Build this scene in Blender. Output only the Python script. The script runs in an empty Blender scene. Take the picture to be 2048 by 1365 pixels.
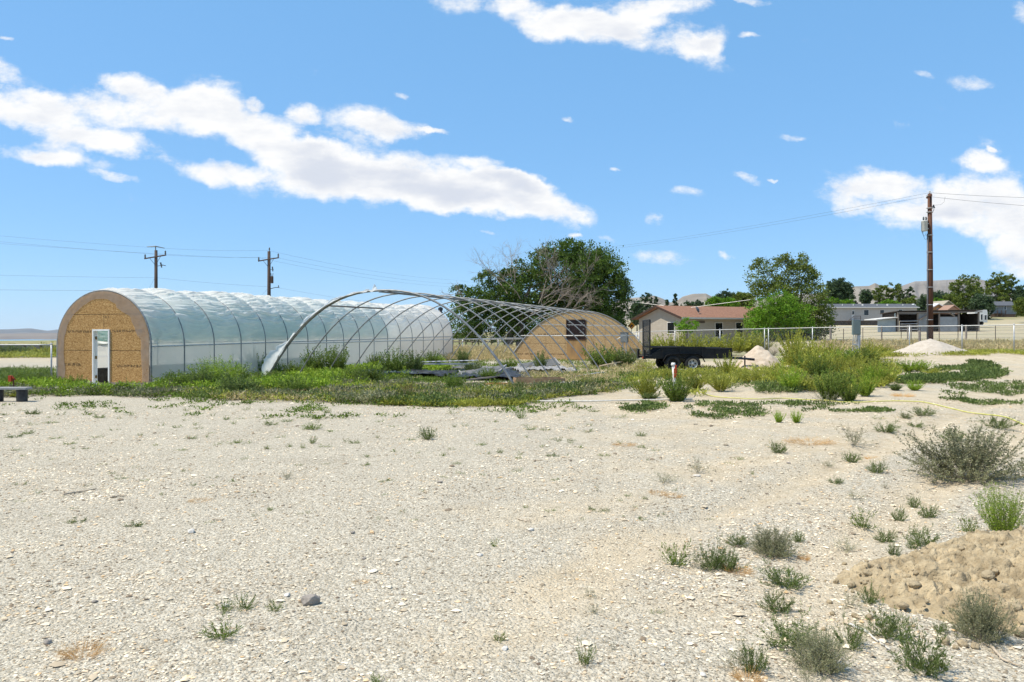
SUN_E = 5.0; SKY_S = 0.12; SKY_TINT = (1, 1, 1); SKY_AIR = (1.0, .3, 1.5); CLOUD_V = .80; EXPO = 0.30; SKY_FLAT = (.18, .475, .88, .58); HAZE = 1.6e-5
import bpy, math, random
import numpy as np
from mathutils import Vector, Matrix
rad = math.radians
sc = bpy.context.scene
COL = sc.collection
F, CX, HY, H = 1562.0, 1024.0, 668.0, 1.9      # focal length and horizon of the 2048 px wide view, eye height
rng = np.random.default_rng(7)
random.seed(7)

# ------------------------------------------------------------ tagging
def tag(o, label=None, cat=None, group=None, kind=None):
    if label: o['label'] = label
    if cat: o['category'] = cat
    if group: o['group'] = group
    if kind: o['kind'] = kind
    return o
def empty(name, loc=(0, 0, 0), rz=0.0, label=None, cat=None, group=None):
    o = bpy.data.objects.new(name, None); COL.objects.link(o)
    o.location = loc; o.rotation_euler = (0, 0, rz); o.empty_display_size = .2
    return tag(o, label, cat, group)

# ------------------------------------------------------------ noise
def _hash(ix, iy, iz, s):
    n = (ix.astype(np.int64) * 374761393 + iy.astype(np.int64) * 668265263 + iz.astype(np.int64) * 2147483647 + s * 974711) & 0xffffffff
    n = ((n ^ (n >> 13)) * 1274126177) & 0xffffffff
    n = (n ^ (n >> 16)) & 0xffffffff
    return n / 4294967295.0
def vnoise(x, y, z=0.0, s=0):
    x, y, z = np.broadcast_arrays(np.asarray(x, float), np.asarray(y, float), np.asarray(z, float))
    ix, iy, iz = np.floor(x), np.floor(y), np.floor(z)
    fx, fy, fz = x - ix, y - iy, z - iz
    fx, fy, fz = [f * f * (3 - 2 * f) for f in (fx, fy, fz)]
    r = 0
    for a in (0, 1):
        for b in (0, 1):
            for c in (0, 1):
                r = r + _hash(ix + a, iy + b, iz + c, s) * (fx if a else 1 - fx) * (fy if b else 1 - fy) * (fz if c else 1 - fz)
    return r
def fbm(x, y, z=0.0, s=0, o=4):
    r, a, t = 0, 1.0, 0
    for k in range(o):
        r = r + a * vnoise(np.asarray(x) * 2 ** k, np.asarray(y) * 2 ** k, np.asarray(z) * 2 ** k, s + k * 17); t += a; a *= .5
    return r / t
def sstep(a, b, x):
    t = np.clip((np.asarray(x, float) - a) / (b - a), 0, 1); return t * t * (3 - 2 * t)

# ------------------------------------------------------------ terrain height
CT = [  # (px, py of the ground, depth)
 (-200, 1113, 6.67), (1024, 1113, 6.67), (2300, 1113, 6.67), (0, 965, 10), (1024, 965, 10), (2048, 965, 10),
 (0, 816, 20), (600, 816, 20), (1024, 814, 20), (1400, 811, 20), (2048, 800, 20.5), (-300, 816, 20),
 (205, 774, 28), (-200, 774, 28), (520, 765, 30.6), (780, 768, 29), (1040, 774, 27), (1160, 764, 30), (1385, 745, 35), (1600, 738, 34), (1900, 738, 33), (2300, 738, 33),
 (760, 735, 42), (1100, 740, 41), (110, 745, 40),
 (900, 719, 55), (1160, 722, 55), (1300, 716, 53), (1350, 706, 55), (1819, 706, 45.5), (2028, 706, 42), (2400, 706, 42),
 (60, 718, 60), (-300, 718, 60), (500, 712, 65),
 (1020, 697, 88), (1200, 692, 86), (1400, 689, 80), (1650, 680, 78), (1860, 678, 72), (2048, 676, 72), (2400, 676, 70),
 (60, 703, 85), (-300, 702, 85), (500, 699, 90), (900, 694, 95), (1870, 664, 109), (1600, 668, 112), (2048, 661, 115),
 (1740, 651, 156), (2010, 634, 220), (2400, 634, 220), (1500, 652, 220), (1250, 664, 230), (1100, 672, 230),
 (60, 695, 180), (-300, 695, 180), (700, 692, 200), (60, 690, 500), (-300, 690, 500), (700, 689, 500), (1000, 678, 500), (1300, 640, 500), (1700, 622, 500), (2300, 612, 500),
 (60, 689.5, 2200), (-400, 689.5, 2200), (800, 689.5, 2200), (1100, 672, 2200), (1700, 640, 2200), (2300, 630, 2200),
 (60, 684.5, 9000), (-400, 684.5, 9000), (800, 684, 9000), (1200, 672, 9000), (2000, 664, 9000)]
_c = np.array([((p - CX) / F, math.log(d), H - (y - HY) * d / F) for p, y, d in CT])
def Gbase(x, y):
    x = np.asarray(x, float); y = np.asarray(y, float)
    d = np.maximum(y, 5.0); u = np.clip(x / d, -.95, .95); ld = np.log(d)
    # interpolate the sight-line slope so that far ground stays smooth
    num = 0; den = 0
    for cu, cl, cz in _c:
        dd = ((u - cu) / .20) ** 2 + ((ld - cl) / .20) ** 2 + .05
        w = dd ** -2.2
        num = num + w * cz / math.exp(cl); den = den + w
    z = num / den * d
    return z * sstep(4, 9, d)
_U = np.linspace(-.95, .95, 191); _D = np.linspace(math.log(5), math.log(14000), 320)
_ug, _dg = np.meshgrid(_U, np.exp(_D), indexing='ij'); _TAB = Gbase(_ug * _dg, _dg) / _dg / sstep(4, 9, _dg).clip(1e-6)
def Gfast(x, y):
    d = np.maximum(y, 5.0); u = np.clip(x / d, -.95, .95); a = (u + .95) / 1.9 * 190; b = np.clip((np.log(d) - _D[0]) / (_D[-1] - _D[0]) * 319, 0, 318.999)
    a = np.clip(a, 0, 189.999); i, j = a.astype(int), b.astype(int); fa, fb = a - i, b - j
    t = (_TAB[i, j] * (1 - fa) + _TAB[i + 1, j] * fa) * (1 - fb) + (_TAB[i, j + 1] * (1 - fa) + _TAB[i + 1, j + 1] * fa) * fb
    return t * d * sstep(4, 9, d)
def TRK(y): return np.interp(y, [3, 4.26, 6.4, 8.9, 12.8, 18, 24, 34], [-.9, -.34, .72, 2.7, 5.95, 10.6, 15.9, 25.5])
def mound(x, y):
    """loose dirt heap by the camera"""
    e = 1 - ((x - 4.95) / 2.45) ** 2 - ((y - 5.75) / 1.30) ** 2 + .50 * (fbm(x * .9 + 3, y * .9, 0, 5) - .5)
    return np.where(e > 0, .31 * np.clip(e, 0, 1) ** .8, 0)
def G(x, y):
    x = np.asarray(x, float); y = np.asarray(y, float)
    near = sstep(70, 30, y)
    z = Gfast(x, y) + near * .05 * (fbm(x * .35, y * .35, 0, 3) - .5) + near * .022 * (fbm(x * 2.2, y * 2.2, 0, 9, 3) - .5)
    # wheel ruts bending from the lower middle to the right
    c = TRK(y)
    for off in (0, 1.9):
        z = z - near * .06 * np.exp(-((x - c - off) / .30) ** 2) * sstep(5, 9, y) * sstep(34, 26, y)
    z = z + .12 * np.exp(-((x - 8.8) / 2.6) ** 2 - ((y - 24.5) / 1.2) ** 2)
    return z
def g(x, y): return float(G(x, y))
def X(px, d): return (px - CX) / F * d
def Z(py, d): return H - (py - HY) * d / F
def at(px, py, extra=None):
    """the point of the ground seen at a pixel of the photograph"""
    u = (px - CX) / F; v = (py - HY) / F
    ds = np.exp(np.linspace(math.log(3.2), math.log(160), 500))
    zz = G(u * ds, ds) + (extra(u * ds, ds) if extra else 0)
    hit = np.nonzero(H - v * ds <= zz)[0]
    d = ds[hit[0]] if len(hit) else 160
    return Vector((u * d, d, float(G(u * d, d) + (extra(u * d, d) if extra else 0))))

# ------------------------------------------------------------ materials
MATS = {}
def newmat(name):
    m = bpy.data.materials.new(name); m.use_nodes = True; MATS[name] = m
    nt = m.node_tree; nt.nodes.clear(); return m, nt, nt.nodes, nt.links
def N(nt, t, **kw):
    n = nt.nodes.new(t)
    for k, v in kw.items():
        if k.startswith('_'): setattr(n, k[1:], v)
        else: n.inputs[k.replace('__', ' ')].default_value = v
    return n
def c4(c): return (c[0], c[1], c[2], 1)
def simple(name, c1, c2=None, scale=4, rough=.8, bump=0, bscale=30, metal=0, stretch=(1, 1, 1), detail=5, contrast=(.35, .65), spec=.3):
    m, nt, ns, L = newmat(name)
    out = N(nt, 'ShaderNodeOutputMaterial'); b = N(nt, 'ShaderNodeBsdfPrincipled', Roughness=rough, Metallic=metal)
    b.inputs['Specular IOR Level'].default_value = spec
    L.new(b.outputs[0], out.inputs[0]); b.inputs['Base Color'].default_value = c4(c1)
    tc = N(nt, 'ShaderNodeTexCoord'); mp = N(nt, 'ShaderNodeMapping', Scale=stretch); L.new(tc.outputs['Object'], mp.inputs[0])
    if c2:
        no = N(nt, 'ShaderNodeTexNoise', Scale=scale, Detail=detail, Roughness=.6); L.new(mp.outputs[0], no.inputs['Vector'])
        r = N(nt, 'ShaderNodeValToRGB'); r.color_ramp.elements[0].position = contrast[0]; r.color_ramp.elements[1].position = contrast[1]
        r.color_ramp.elements[0].color = c4(c1); r.color_ramp.elements[1].color = c4(c2)
        L.new(no.outputs['Fac'], r.inputs[0]); L.new(r.outputs[0], b.inputs['Base Color'])
    if bump:
        no = N(nt, 'ShaderNodeTexNoise', Scale=bscale, Detail=4); L.new(mp.outputs[0], no.inputs['Vector'])
        bp = N(nt, 'ShaderNodeBump', Strength=bump, Distance=.02); L.new(no.outputs['Fac'], bp.inputs['Height']); L.new(bp.outputs[0], b.inputs['Normal'])
    return m
def leafmat(name, cols, trans=.3, rough=.6):
    m, nt, ns, L = newmat(name)
    out = N(nt, 'ShaderNodeOutputMaterial'); ge = N(nt, 'ShaderNodeNewGeometry'); r = N(nt, 'ShaderNodeValToRGB')
    cr = r.color_ramp
    while len(cr.elements) < len(cols): cr.elements.new(.5)
    for i, c in enumerate(cols): cr.elements[i].position = i / (len(cols) - 1); cr.elements[i].color = c4(c)
    L.new(ge.outputs['Random Per Island'], r.inputs[0])
    no = N(nt, 'ShaderNodeTexNoise', Scale=.9, Detail=2); L.new(ge.outputs['Position'], no.inputs['Vector'])
    hv = N(nt, 'ShaderNodeHueSaturation', Saturation=1.0); L.new(r.outputs[0], hv.inputs['Color'])
    mr = N(nt, 'ShaderNodeMapRange'); mr.inputs['From Min'].default_value = .3; mr.inputs['From Max'].default_value = .7
    mr.inputs['To Min'].default_value = .75; mr.inputs['To Max'].default_value = 1.3
    L.new(no.outputs['Fac'], mr.inputs[0]); L.new(mr.outputs[0], hv.inputs['Value'])
    d = N(nt, 'ShaderNodeBsdfPrincipled', Roughness=rough); d.inputs['Specular IOR Level'].default_value = .25
    t = N(nt, 'ShaderNodeBsdfTranslucent'); mx = N(nt, 'ShaderNodeMixShader', Fac=trans)
    L.new(hv.outputs[0], d.inputs['Base Color']); L.new(hv.outputs[0], t.inputs['Color'])
    L.new(d.outputs[0], mx.inputs[1]); L.new(t.outputs[0], mx.inputs[2]); L.new(mx.outputs[0], out.inputs[0])
    return m

# ------------------------------------------------------------ mesh building
class MB:
    def __init__(s): s.v = []; s.f = []; s.mi = []; s.n = 0; s.cur = 0
    def add(s, v, f):
        v = np.asarray(v, float).reshape(-1, 3)
        s.v.append(v); s.f += [tuple(i + s.n for i in q) for q in f]; s.mi += [s.cur] * len(f); s.n += len(v); return s
    def box(s, a, b, rot=None, org=None):
        (x0, y0, z0), (x1, y1, z1) = a, b
        v = np.array([(x, y, z) for z in (z0, z1) for y in (y0, y1) for x in (x0, x1)], float)
        if rot is not None:
            o = np.array(org if org is not None else v.mean(0)); v = (v - o) @ np.array(rot.to_3x3()).T + o
        return s.add(v, [(0, 2, 3, 1), (4, 5, 7, 6), (0, 1, 5, 4), (2, 6, 7, 3), (0, 4, 6, 2), (1, 3, 7, 5)])
    def tube(s, pts, r, seg=8, cap=True):
        P = np.array([tuple(p) for p in pts], float); n = len(P)
        R = np.full(n, r, float) if np.isscalar(r) else np.array(r, float)
        T = np.gradient(P, axis=0); T /= np.linalg.norm(T, axis=1)[:, None] + 1e-12
        up = np.array([0, 0, 1.0]) if abs(T[0][2]) < .9 else np.array([1.0, 0, 0])
        V = []
        for i in range(n):
            a = np.cross(T[i], up); a /= np.linalg.norm(a) + 1e-12; b = np.cross(a, T[i]); up = b
            for k in range(seg):
                an = 2 * math.pi * k / seg; V.append(P[i] + R[i] * (math.cos(an) * a + math.sin(an) * b))
        Fc = [(i * seg + k, i * seg + (k + 1) % seg, (i + 1) * seg + (k + 1) % seg, (i + 1) * seg + k) for i in range(n - 1) for k in range(seg)]
        if cap: Fc += [tuple(range(seg))[::-1], tuple((n - 1) * seg + k for k in range(seg))]
        return s.add(V, Fc)
    def lathe(s, prof, seg=20, c=(0, 0, 0), axis='z', cap=True):
        V = []
        for r, z in prof:
            for k in range(seg):
                a = 2 * math.pi * k / seg; p = (r * math.cos(a), r * math.sin(a), z)
                if axis == 'y': p = (p[0], p[2], p[1])
                if axis == 'x': p = (p[2], p[0], p[1])
                V.append((p[0] + c[0], p[1] + c[1], p[2] + c[2]))
        n = len(prof)
        Fc = [(i * seg + k, i * seg + (k + 1) % seg, (i + 1) * seg + (k + 1) % seg, (i + 1) * seg + k) for i in range(n - 1) for k in range(seg)]
        if cap: Fc += [tuple(range(seg))[::-1], tuple((n - 1) * seg + k for k in range(seg))]
        return s.add(V, Fc)
    def prism(s, poly, y0, y1):
        """polygon in x,z pushed from y0 to y1"""
        n = len(poly); V = [(x, y0, z) for x, z in poly] + [(x, y1, z) for x, z in poly]
        return s.add(V, [tuple(range(n)), tuple(range(2 * n - 1, n - 1, -1))] + [(i, n + i, n + (i + 1) % n, (i + 1) % n) for i in range(n)])
    def grid(s, P):
        P = np.asarray(P, float); a, b = P.shape[:2]
        return s.add(P.reshape(-1, 3), [(i * b + j, i * b + j + 1, (i + 1) * b + j + 1, (i + 1) * b + j) for i in range(a - 1) for j in range(b - 1)])
    def build(s, name, mats, parent=None, smooth=False):
        me = bpy.data.meshes.new(name); me.from_pydata(np.concatenate(s.v).tolist(), [], s.f)
        mats = mats if isinstance(mats, (list, tuple)) else [mats]
        for m in mats: me.materials.append(m)
        if len(mats) > 1: me.polygons.foreach_set('material_index', s.mi)
        if smooth: me.polygons.foreach_set('use_smooth', [True] * len(me.polygons))
        me.update()
        o = bpy.data.objects.new(name, me); COL.objects.link(o)
        if parent is not None: o.parent = parent
        return o
def quads_mesh(name, V, mats, mi=None, k=4):
    """V: (n,k,3) separate faces"""
    n = len(V); me = bpy.data.meshes.new(name)
    me.vertices.add(n * k); me.vertices.foreach_set('co', V.reshape(-1).astype(np.float32))
    me.loops.add(n * k); me.loops.foreach_set('vertex_index', np.arange(n * k, dtype=np.int32))
    me.polygons.add(n); me.polygons.foreach_set('loop_start', np.arange(0, n * k, k, dtype=np.int32)); me.polygons.foreach_set('loop_total', np.full(n, k, np.int32))
    for m in (mats if isinstance(mats, (list, tuple)) else [mats]): me.materials.append(m)
    if mi is not None: me.polygons.foreach_set('material_index', np.asarray(mi, np.int32))
    me.update(calc_edges=True); return me
def obj(name, me, parent=None):
    o = bpy.data.objects.new(name, me); COL.objects.link(o)
    if parent is not None: o.parent = parent
    return o
def unit(v): return v / (np.linalg.norm(v, axis=-1, keepdims=True) + 1e-12)
def leafquads(c, d, ln, wd, R):
    """rhombic leaves: c base, d direction, lengths and widths"""
    n = len(c); d = unit(d); s = unit(np.cross(d, R.normal(size=(n, 3)))); ln = np.broadcast_to(ln, n)[:, None]; wd = np.broadcast_to(wd, n)[:, None]
    return np.stack([c, c + d * ln * .5 + s * wd * .5, c + d * ln, c + d * ln * .5 - s * wd * .5], 1)

# ------------------------------------------------------------ materials in use
galv = simple('galvanised', (.36, .37, .38), (.50, .51, .52), 8, .45, metal=.4)
galv_l = simple('galvanised_bright', (.40, .40, .39), (.50, .50, .48), 8, .45, metal=.2)
pipe_gray = simple('hoop_pipe', (.17, .175, .175), (.27, .275, .27), 6, .5, metal=.3)
wood_new = simple('bare_lumber', (.45, .33, .20), (.60, .47, .31), 6, .8, .15, 20, stretch=(1, 1, 8))
wood_old = simple('weathered_wood', (.16, .13, .11), (.30, .26, .22), 9, .9, .4, 30, stretch=(4, 4, 1))
pole_wood = simple('creosote_pole', (.075, .032, .019), (.125, .056, .032), 7, .8, .3, 30, stretch=(6, 6, .4))
pole_dark = simple('dark_pole_wood', (.05, .035, .028), (.10, .07, .055), 7, .85, .3, 30, stretch=(6, 6, .4))
black_paint = simple('black_paint', (.006, .006, .007), (.013, .013, .013), 5, .45, .05, 60)
rubber = simple('tyre_rubber', (.018, .018, .018), (.032, .03, .028), 12, .85, .2, 50)
white_paint = simple('white_paint', (.72, .72, .70), (.80, .80, .78), 4, .5)
black_plastic = simple('black_plastic', (.015, .015, .016), (.05, .05, .05), 6, .5, .3, 8)
red_paint = simple('red_paint', (.42, .045, .015), (.52, .07, .02), 20, .5, .1, 40)
pvc = simple('white_pipe', (.52, .49, .43), (.66, .63, .57), 12, .55)
glass_dark = simple('dark_window', (.012, .014, .016), None, 4, .08, spec=.6)
wire_m = simple('wire', (.09, .10, .11), None, 4, .6)
rock_m = simple('grey_rock', (.20, .175, .15), (.33, .29, .25), 14, .9, .6, 40)
rock_l = simple('pale_rock', (.50, .46, .40), (.66, .62, .56), 14, .9, .5, 40)
clod_m = simple('dirt_clod', (.27, .21, .13), (.41, .33, .21), 12, .95, .8, 50)
dry_stick = simple('dry_stick', (.36, .29, .21), (.50, .42, .32), 20, .9, .3, 50)

L_green = leafmat('leaf_green', [(.075, .12, .014), (.13, .19, .024), (.19, .26, .042)])
L_bright = leafmat('leaf_bright', [(0.163, 0.243, 0.016), (0.244, 0.352, 0.029), (0.326, 0.435, 0.051)])
L_olive = leafmat('leaf_olive', [(0.204, 0.224, 0.029), (0.319, 0.333, 0.046), (0.434, 0.435, 0.082)])
L_sage = leafmat('leaf_sage', [(.145, .15, .068), (.215, .215, .11), (.305, .30, .175)], .2)
L_dkgreen = leafmat('leaf_dark', [(.065, .10, .022), (.11, .155, .036), (.18, .23, .065)])
L_dry = leafmat('leaf_dry', [(.46, .22, .05), (.60, .34, .10), (.66, .46, .22)], .2)
L_straw = leafmat('leaf_straw', [(.38, .29, .14), (.52, .42, .22), (.30, .27, .10)], .2)
L_rust = leafmat('leaf_rust', [(.14, .12, .03), (.24, .17, .04), (.30, .20, .05)], .2)
T_dark = leafmat('tree_leaf_dark', [(0.041, 0.077, 0.010), (0.075, 0.128, 0.018), (0.115, 0.186, 0.029)], .28)
T_mid = leafmat('tree_leaf_mid', [(0.081, 0.115, 0.018), (0.136, 0.179, 0.029), (0.190, 0.237, 0.046)], .3)
T_lime = leafmat('tree_leaf_lime', [(.085, .18, .010), (.14, .27, .016), (.19, .34, .03)], .35)
T_blue = leafmat('tree_leaf_far', [(.04, .07, .03), (.06, .10, .042), (.085, .13, .055)], .25)
bark = simple('bark', (.10, .08, .06), (.19, .16, .13), 6, .95, .5, 20)
bark_dead = simple('dead_branch', (.22, .18, .145), (.32, .275, .23), 6, .95)
stem_g = simple('weed_stem', (.16, .17, .07), (.26, .25, .12), 6, .8)
stem_s = simple('grey_stem', (.25, .22, .16), (.38, .34, .26), 6, .8)
# ============================================================ ground
def ground_material():
    m, nt, ns, L = newmat('gravel_ground')
    out = N(nt, 'ShaderNodeOutputMaterial'); b = N(nt, 'ShaderNodeBsdfPrincipled', Roughness=.95); b.inputs['Specular IOR Level'].default_value = .15
    L.new(b.outputs[0], out.inputs[0])
    ge = N(nt, 'ShaderNodeNewGeometry'); P = ge.outputs['Position']
    def noise(s, d=4, r=.55, off=(0, 0, 0)):
        mp = N(nt, 'ShaderNodeMapping', Location=off); L.new(P, mp.inputs[0])
        n = N(nt, 'ShaderNodeTexNoise', Scale=s, Detail=d, Roughness=r); L.new(mp.outputs[0], n.inputs['Vector']); return n.outputs['Fac']
    def ramp(f, a, b_, c0=(0, 0, 0), c1=(1, 1, 1)):
        r = N(nt, 'ShaderNodeValToRGB'); r.color_ramp.elements[0].position = a; r.color_ramp.elements[1].position = b_
        r.color_ramp.elements[0].color = c4(c0); r.color_ramp.elements[1].color = c4(c1); L.new(f, r.inputs[0]); return r.outputs[0]
    def mix(f, a, b_, mode='MIX'):
        x = N(nt, 'ShaderNodeMix', _data_type='RGBA', _blend_type=mode)
        if hasattr(f, 'links') or not isinstance(f, (int, float)): L.new(f, x.inputs['Factor'])
        else: x.inputs['Factor'].default_value = f
        for s, v in (('A', a), ('B', b_)):
            k = x.inputs[6 if s == 'A' else 7]
            if isinstance(v, tuple): k.default_value = c4(v)
            else: L.new(v, k)
        return x.outputs[2]
    gravel = ramp(noise(1.4, 6), .3, .7, (.41, .335, .22), (.555, .465, .325))
    v1 = N(nt, 'ShaderNodeTexVoronoi', Scale=42); L.new(P, v1.inputs['Vector'])
    v2 = N(nt, 'ShaderNodeTexVoronoi', Scale=95); L.new(P, v2.inputs['Vector'])
    sp = N(nt, 'ShaderNodeSeparateColor'); L.new(v1.outputs['Color'], sp.inputs[0])
    sp2 = N(nt, 'ShaderNodeSeparateColor'); L.new(v2.outputs['Color'], sp2.inputs[0])
    g1 = mix(.5, gravel, ramp(sp.outputs[0], 0, 1, (.11, .09, .06), (.74, .69, .58)))
    g1 = mix(.4, g1, ramp(sp2.outputs[1], 0, 1, (.13, .11, .075), (.72, .67, .56)))
    sand = ramp(noise(3, 6, .6, (9, 3, 0)), .3, .7, (.45, .365, .245), (.57, .48, .345))
    # finer sand in large soft patches and in the vehicle tracks (attribute painted on the mesh from the track layout)
    a = N(nt, 'ShaderNodeAttribute', _attribute_name='sand'); sf = a.outputs['Fac']
    ad = N(nt, 'ShaderNodeMath', _operation='ADD'); L.new(sf, ad.inputs[0])
    mm = N(nt, 'ShaderNodeMath', _operation='MULTIPLY_ADD'); L.new(noise(.8, 5, .6), mm.inputs[0]); mm.inputs[1].default_value = 1.6; mm.inputs[2].default_value = -.8; L.new(mm.outputs[0], ad.inputs[1])
    base = mix(ramp(ad.outputs[0], .25, .75), g1, sand)
    base = mix(ramp(noise(.55, 7, .7, (31, 8, 0)), .50, .72, (0, 0, 0), (.30, .30, .30)), base, (.27, .225, .165))
    # far fields
    f = N(nt, 'ShaderNodeAttribute', _attribute_name='field').outputs['Fac']
    field = mix(ramp(noise(.18, 5, .65, (4, 4, 0)), .42, .58), (.33, .27, .15), (.15, .165, .05))
    base = mix(ramp(noise(11, 4, .75, (5, 2, 1)), .53, .66, (0, 0, 0), (.55, .55, .55)), base, (.24, .20, .14)); base = mix(ramp(noise(14, 4, .75, (15, 2, 1)), .56, .70, (0, 0, 0), (.5, .5, .5)), base, (.74, .69, .58))
    base = mix(f, base, field)
    L.new(base, b.inputs['Base Color'])
    # bump: pebbles
    def bump(h, dist, st, prev=None):
        bp = N(nt, 'ShaderNodeBump', Strength=st, Distance=dist); L.new(h, bp.inputs['Height'])
        if prev: L.new(prev, bp.inputs['Normal'])
        return bp.outputs[0]
    def inv(s): 
        k = N(nt, 'ShaderNodeMath', _operation='SUBTRACT'); k.inputs[0].default_value = 1; L.new(s, k.inputs[1]); return k.outputs[0]
    n0 = bump(noise(7, 5, .7), .05, .6)
    n1 = bump(inv(v1.outputs['Distance']), .014, .9, n0)
    n2 = bump(inv(v2.outputs['Distance']), .006, .8, n1)
    L.new(n2, b.inputs['Normal'])
    return m
MG = ground_material()
def build_ground():
    def axis(a, b, step, far, k):
        v = list(np.arange(a, b + 1e-6, step)); s = step
        while v[-1] < far: s *= k; v.append(v[-1] + s)
        return v
    xr = axis(0, 14, .14, 12000, 1.07); xs = np.array([-x for x in xr[:0:-1]] + xr)
    ys = np.array(axis(2.6, 30, .14, 14000, 1.035)); ys = np.concatenate([[-400, -120, -40, -12, -4, 0, 1.6], ys])
    XX, YY = np.meshgrid(xs, ys); ZZ = G(XX, YY)
    a, b = XX.shape; P = np.stack([XX, YY, ZZ], -1)
    me = bpy.data.meshes.new('ground')
    me.vertices.add(a * b); me.vertices.foreach_set('co', P.reshape(-1).astype(np.float32))
    I, J = np.meshgrid(np.arange(a - 1), np.arange(b - 1), indexing='ij'); q = np.stack([I * b + J, I * b + J + 1, (I + 1) * b + J + 1, (I + 1) * b + J], -1).reshape(-1, 4)
    n = len(q); me.loops.add(n * 4); me.loops.foreach_set('vertex_index', q.reshape(-1).astype(np.int32))
    me.polygons.add(n); me.polygons.foreach_set('loop_start', np.arange(0, n * 4, 4, dtype=np.int32)); me.polygons.foreach_set('loop_total', np.full(n, 4, np.int32))
    me.polygons.foreach_set('use_smooth', np.ones(n, bool))
    me.materials.append(MG)
    # sand fraction: wheel tracks, the worked strip towards the gate, the belt right of centre
    u = XX / np.maximum(YY, 3); py = HY + F * H / np.maximum(YY, 3)
    s = np.zeros_like(XX)
    c = TRK(YY); c2 = TRK(YY + 2.6) - 1.0
    for off in (0, 1.9): s = np.maximum(s, 1.25 * np.exp(-((XX - c - off) / .62) ** 2) * sstep(3.5, 6, YY))
    s = np.maximum(s, .95 * np.exp(-((XX - c2 + 2.5) / 1.1) ** 2) * sstep(6, 9, YY)); s = np.maximum(s, .8 * np.exp(-((YY - 8.3 - .12 * XX) / .9) ** 2) * sstep(-1.5, .8, XX) * sstep(5, 3.5, XX))
    s = np.maximum(s, .75 * sstep(13, 17, YY + .35 * np.maximum(XX, -4)) * sstep(-.10, .22, u + .22 * (fbm(XX * .25, YY * .25, 0, 45) - .5)) * sstep(60, 45, YY))
    s = np.maximum(s, .55 * sstep(13.5, 12, np.abs(YY - 14)) * sstep(-.12, .2, u) * sstep(.6, .25, u))
    s = s * (.35 + 1.0 * fbm(XX * .45, YY * .45, 0, 44, 5)) * (.75 + .25 * sstep(9, 15, YY))
    at_ = me.attributes.new('sand', 'FLOAT', 'POINT'); at_.data.foreach_set('value', s.reshape(-1).astype(np.float32))
    # dry grass and scrub colour beyond the yard
    fe = sstep(42, 50, YY) * sstep(62, 57, YY) * sstep(.05, .18, u) * .6
    s = np.maximum(s, .6 * sstep(45, 58, YY)); at_.data.foreach_set('value', s.reshape(-1).astype(np.float32))
    fe = np.maximum(fe, .38 * sstep(60, 66, YY) * sstep(.12, .25, u)); fe = np.maximum(fe, sstep(150, 210, YY) * sstep(.0, .3, u)); fe = np.maximum(fe, sstep(75, 110, YY) * sstep(.25, 0, u))
    at_ = me.attributes.new('field', 'FLOAT', 'POINT'); at_.data.foreach_set('value', fe.reshape(-1).astype(np.float32))
    me.update(calc_edges=True)
    tag(obj('ground', me), 'pale gravel and sandy dirt yard stretching to the horizon', kind='structure')
build_ground()

# loose gravel, uncountable
def gravel():
    n = 95000
    t = rng.random(n); d = 3.9 * (21 / 3.9) ** (t ** .9)
    u = rng.uniform(-.70, .70, n); x = u * d; y = d
    keep = rng.random(n) < .35 + .65 * sstep(.42, .58, fbm(x * .5, y * .5, 0, 71)) * (1 - .9 * np.exp(-((x - TRK(y)) / .5) ** 2)) * (1 - .9 * np.exp(-((x - TRK(y) - 1.9) / .5) ** 2))
    keep &= mound(x, y) < .02
    x, y = x[keep], y[keep]; n = len(x)
    s = (.0042 + .0075 * rng.random(n) ** 3) * (1 + .6 * (y - 4) / 16)
    big = rng.random(n) < .022; s[big] *= rng.uniform(1.5, 2.6, big.sum())
    base = np.array([(1, 0, 0), (.3, .95, 0), (-.8, .6, 0), (-.85, -.5, 0), (.25, -.95, 0), (0, 0, .6), (0, 0, -.5)], float)
    F7 = [(0, 1, 5), (1, 2, 5), (2, 3, 5), (3, 4, 5), (4, 0, 5)]
    V = base[None] * (1 + .3 * rng.normal(size=(n, 7, 1))) + .12 * rng.normal(size=(n, 7, 3))
    V[:, 5, 2] = np.abs(V[:, 5, 2]); V[:, :, :2] *= rng.uniform(.9, 1.7, (n, 1, 2))
    an = rng.uniform(0, 6.28, n); ca, sa = np.cos(an)[:, None], np.sin(an)[:, None]
    vx = V[:, :, 0] * ca - V[:, :, 1] * sa; vy = V[:, :, 0] * sa + V[:, :, 1] * ca
    V = np.stack([vx, vy, V[:, :, 2]], -1) * s[:, None, None]
    V += np.stack([x, y, G(x, y) + s * .35], -1)[:, None]
    V = V[:, :6]; me = bpy.data.meshes.new('gravel'); me.vertices.add(n * 6); me.vertices.foreach_set('co', V.reshape(-1).astype(np.float32))
    Fi = (np.array(F7)[None] + np.arange(n)[:, None, None] * 6).reshape(-1)
    me.loops.add(len(Fi)); me.loops.foreach_set('vertex_index', Fi.astype(np.int32)); k = len(Fi) // 3
    me.polygons.add(k); me.polygons.foreach_set('loop_start', np.arange(0, k * 3, 3, dtype=np.int32)); me.polygons.foreach_set('loop_total', np.full(k, 3, np.int32))
    me.update(calc_edges=True)
    m = leafmat('pebble', [(.15, .11, .075), (.355, .285, .195), (.56, .465, .33), (.68, .585, .435), (.76, .67, .52), (.56, .38, .20)], 0, .9)
    me.materials.append(m)
    tag(obj('gravel', me), 'loose pale limestone gravel spread over the open yard', 'gravel', kind='stuff')
gravel()

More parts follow.
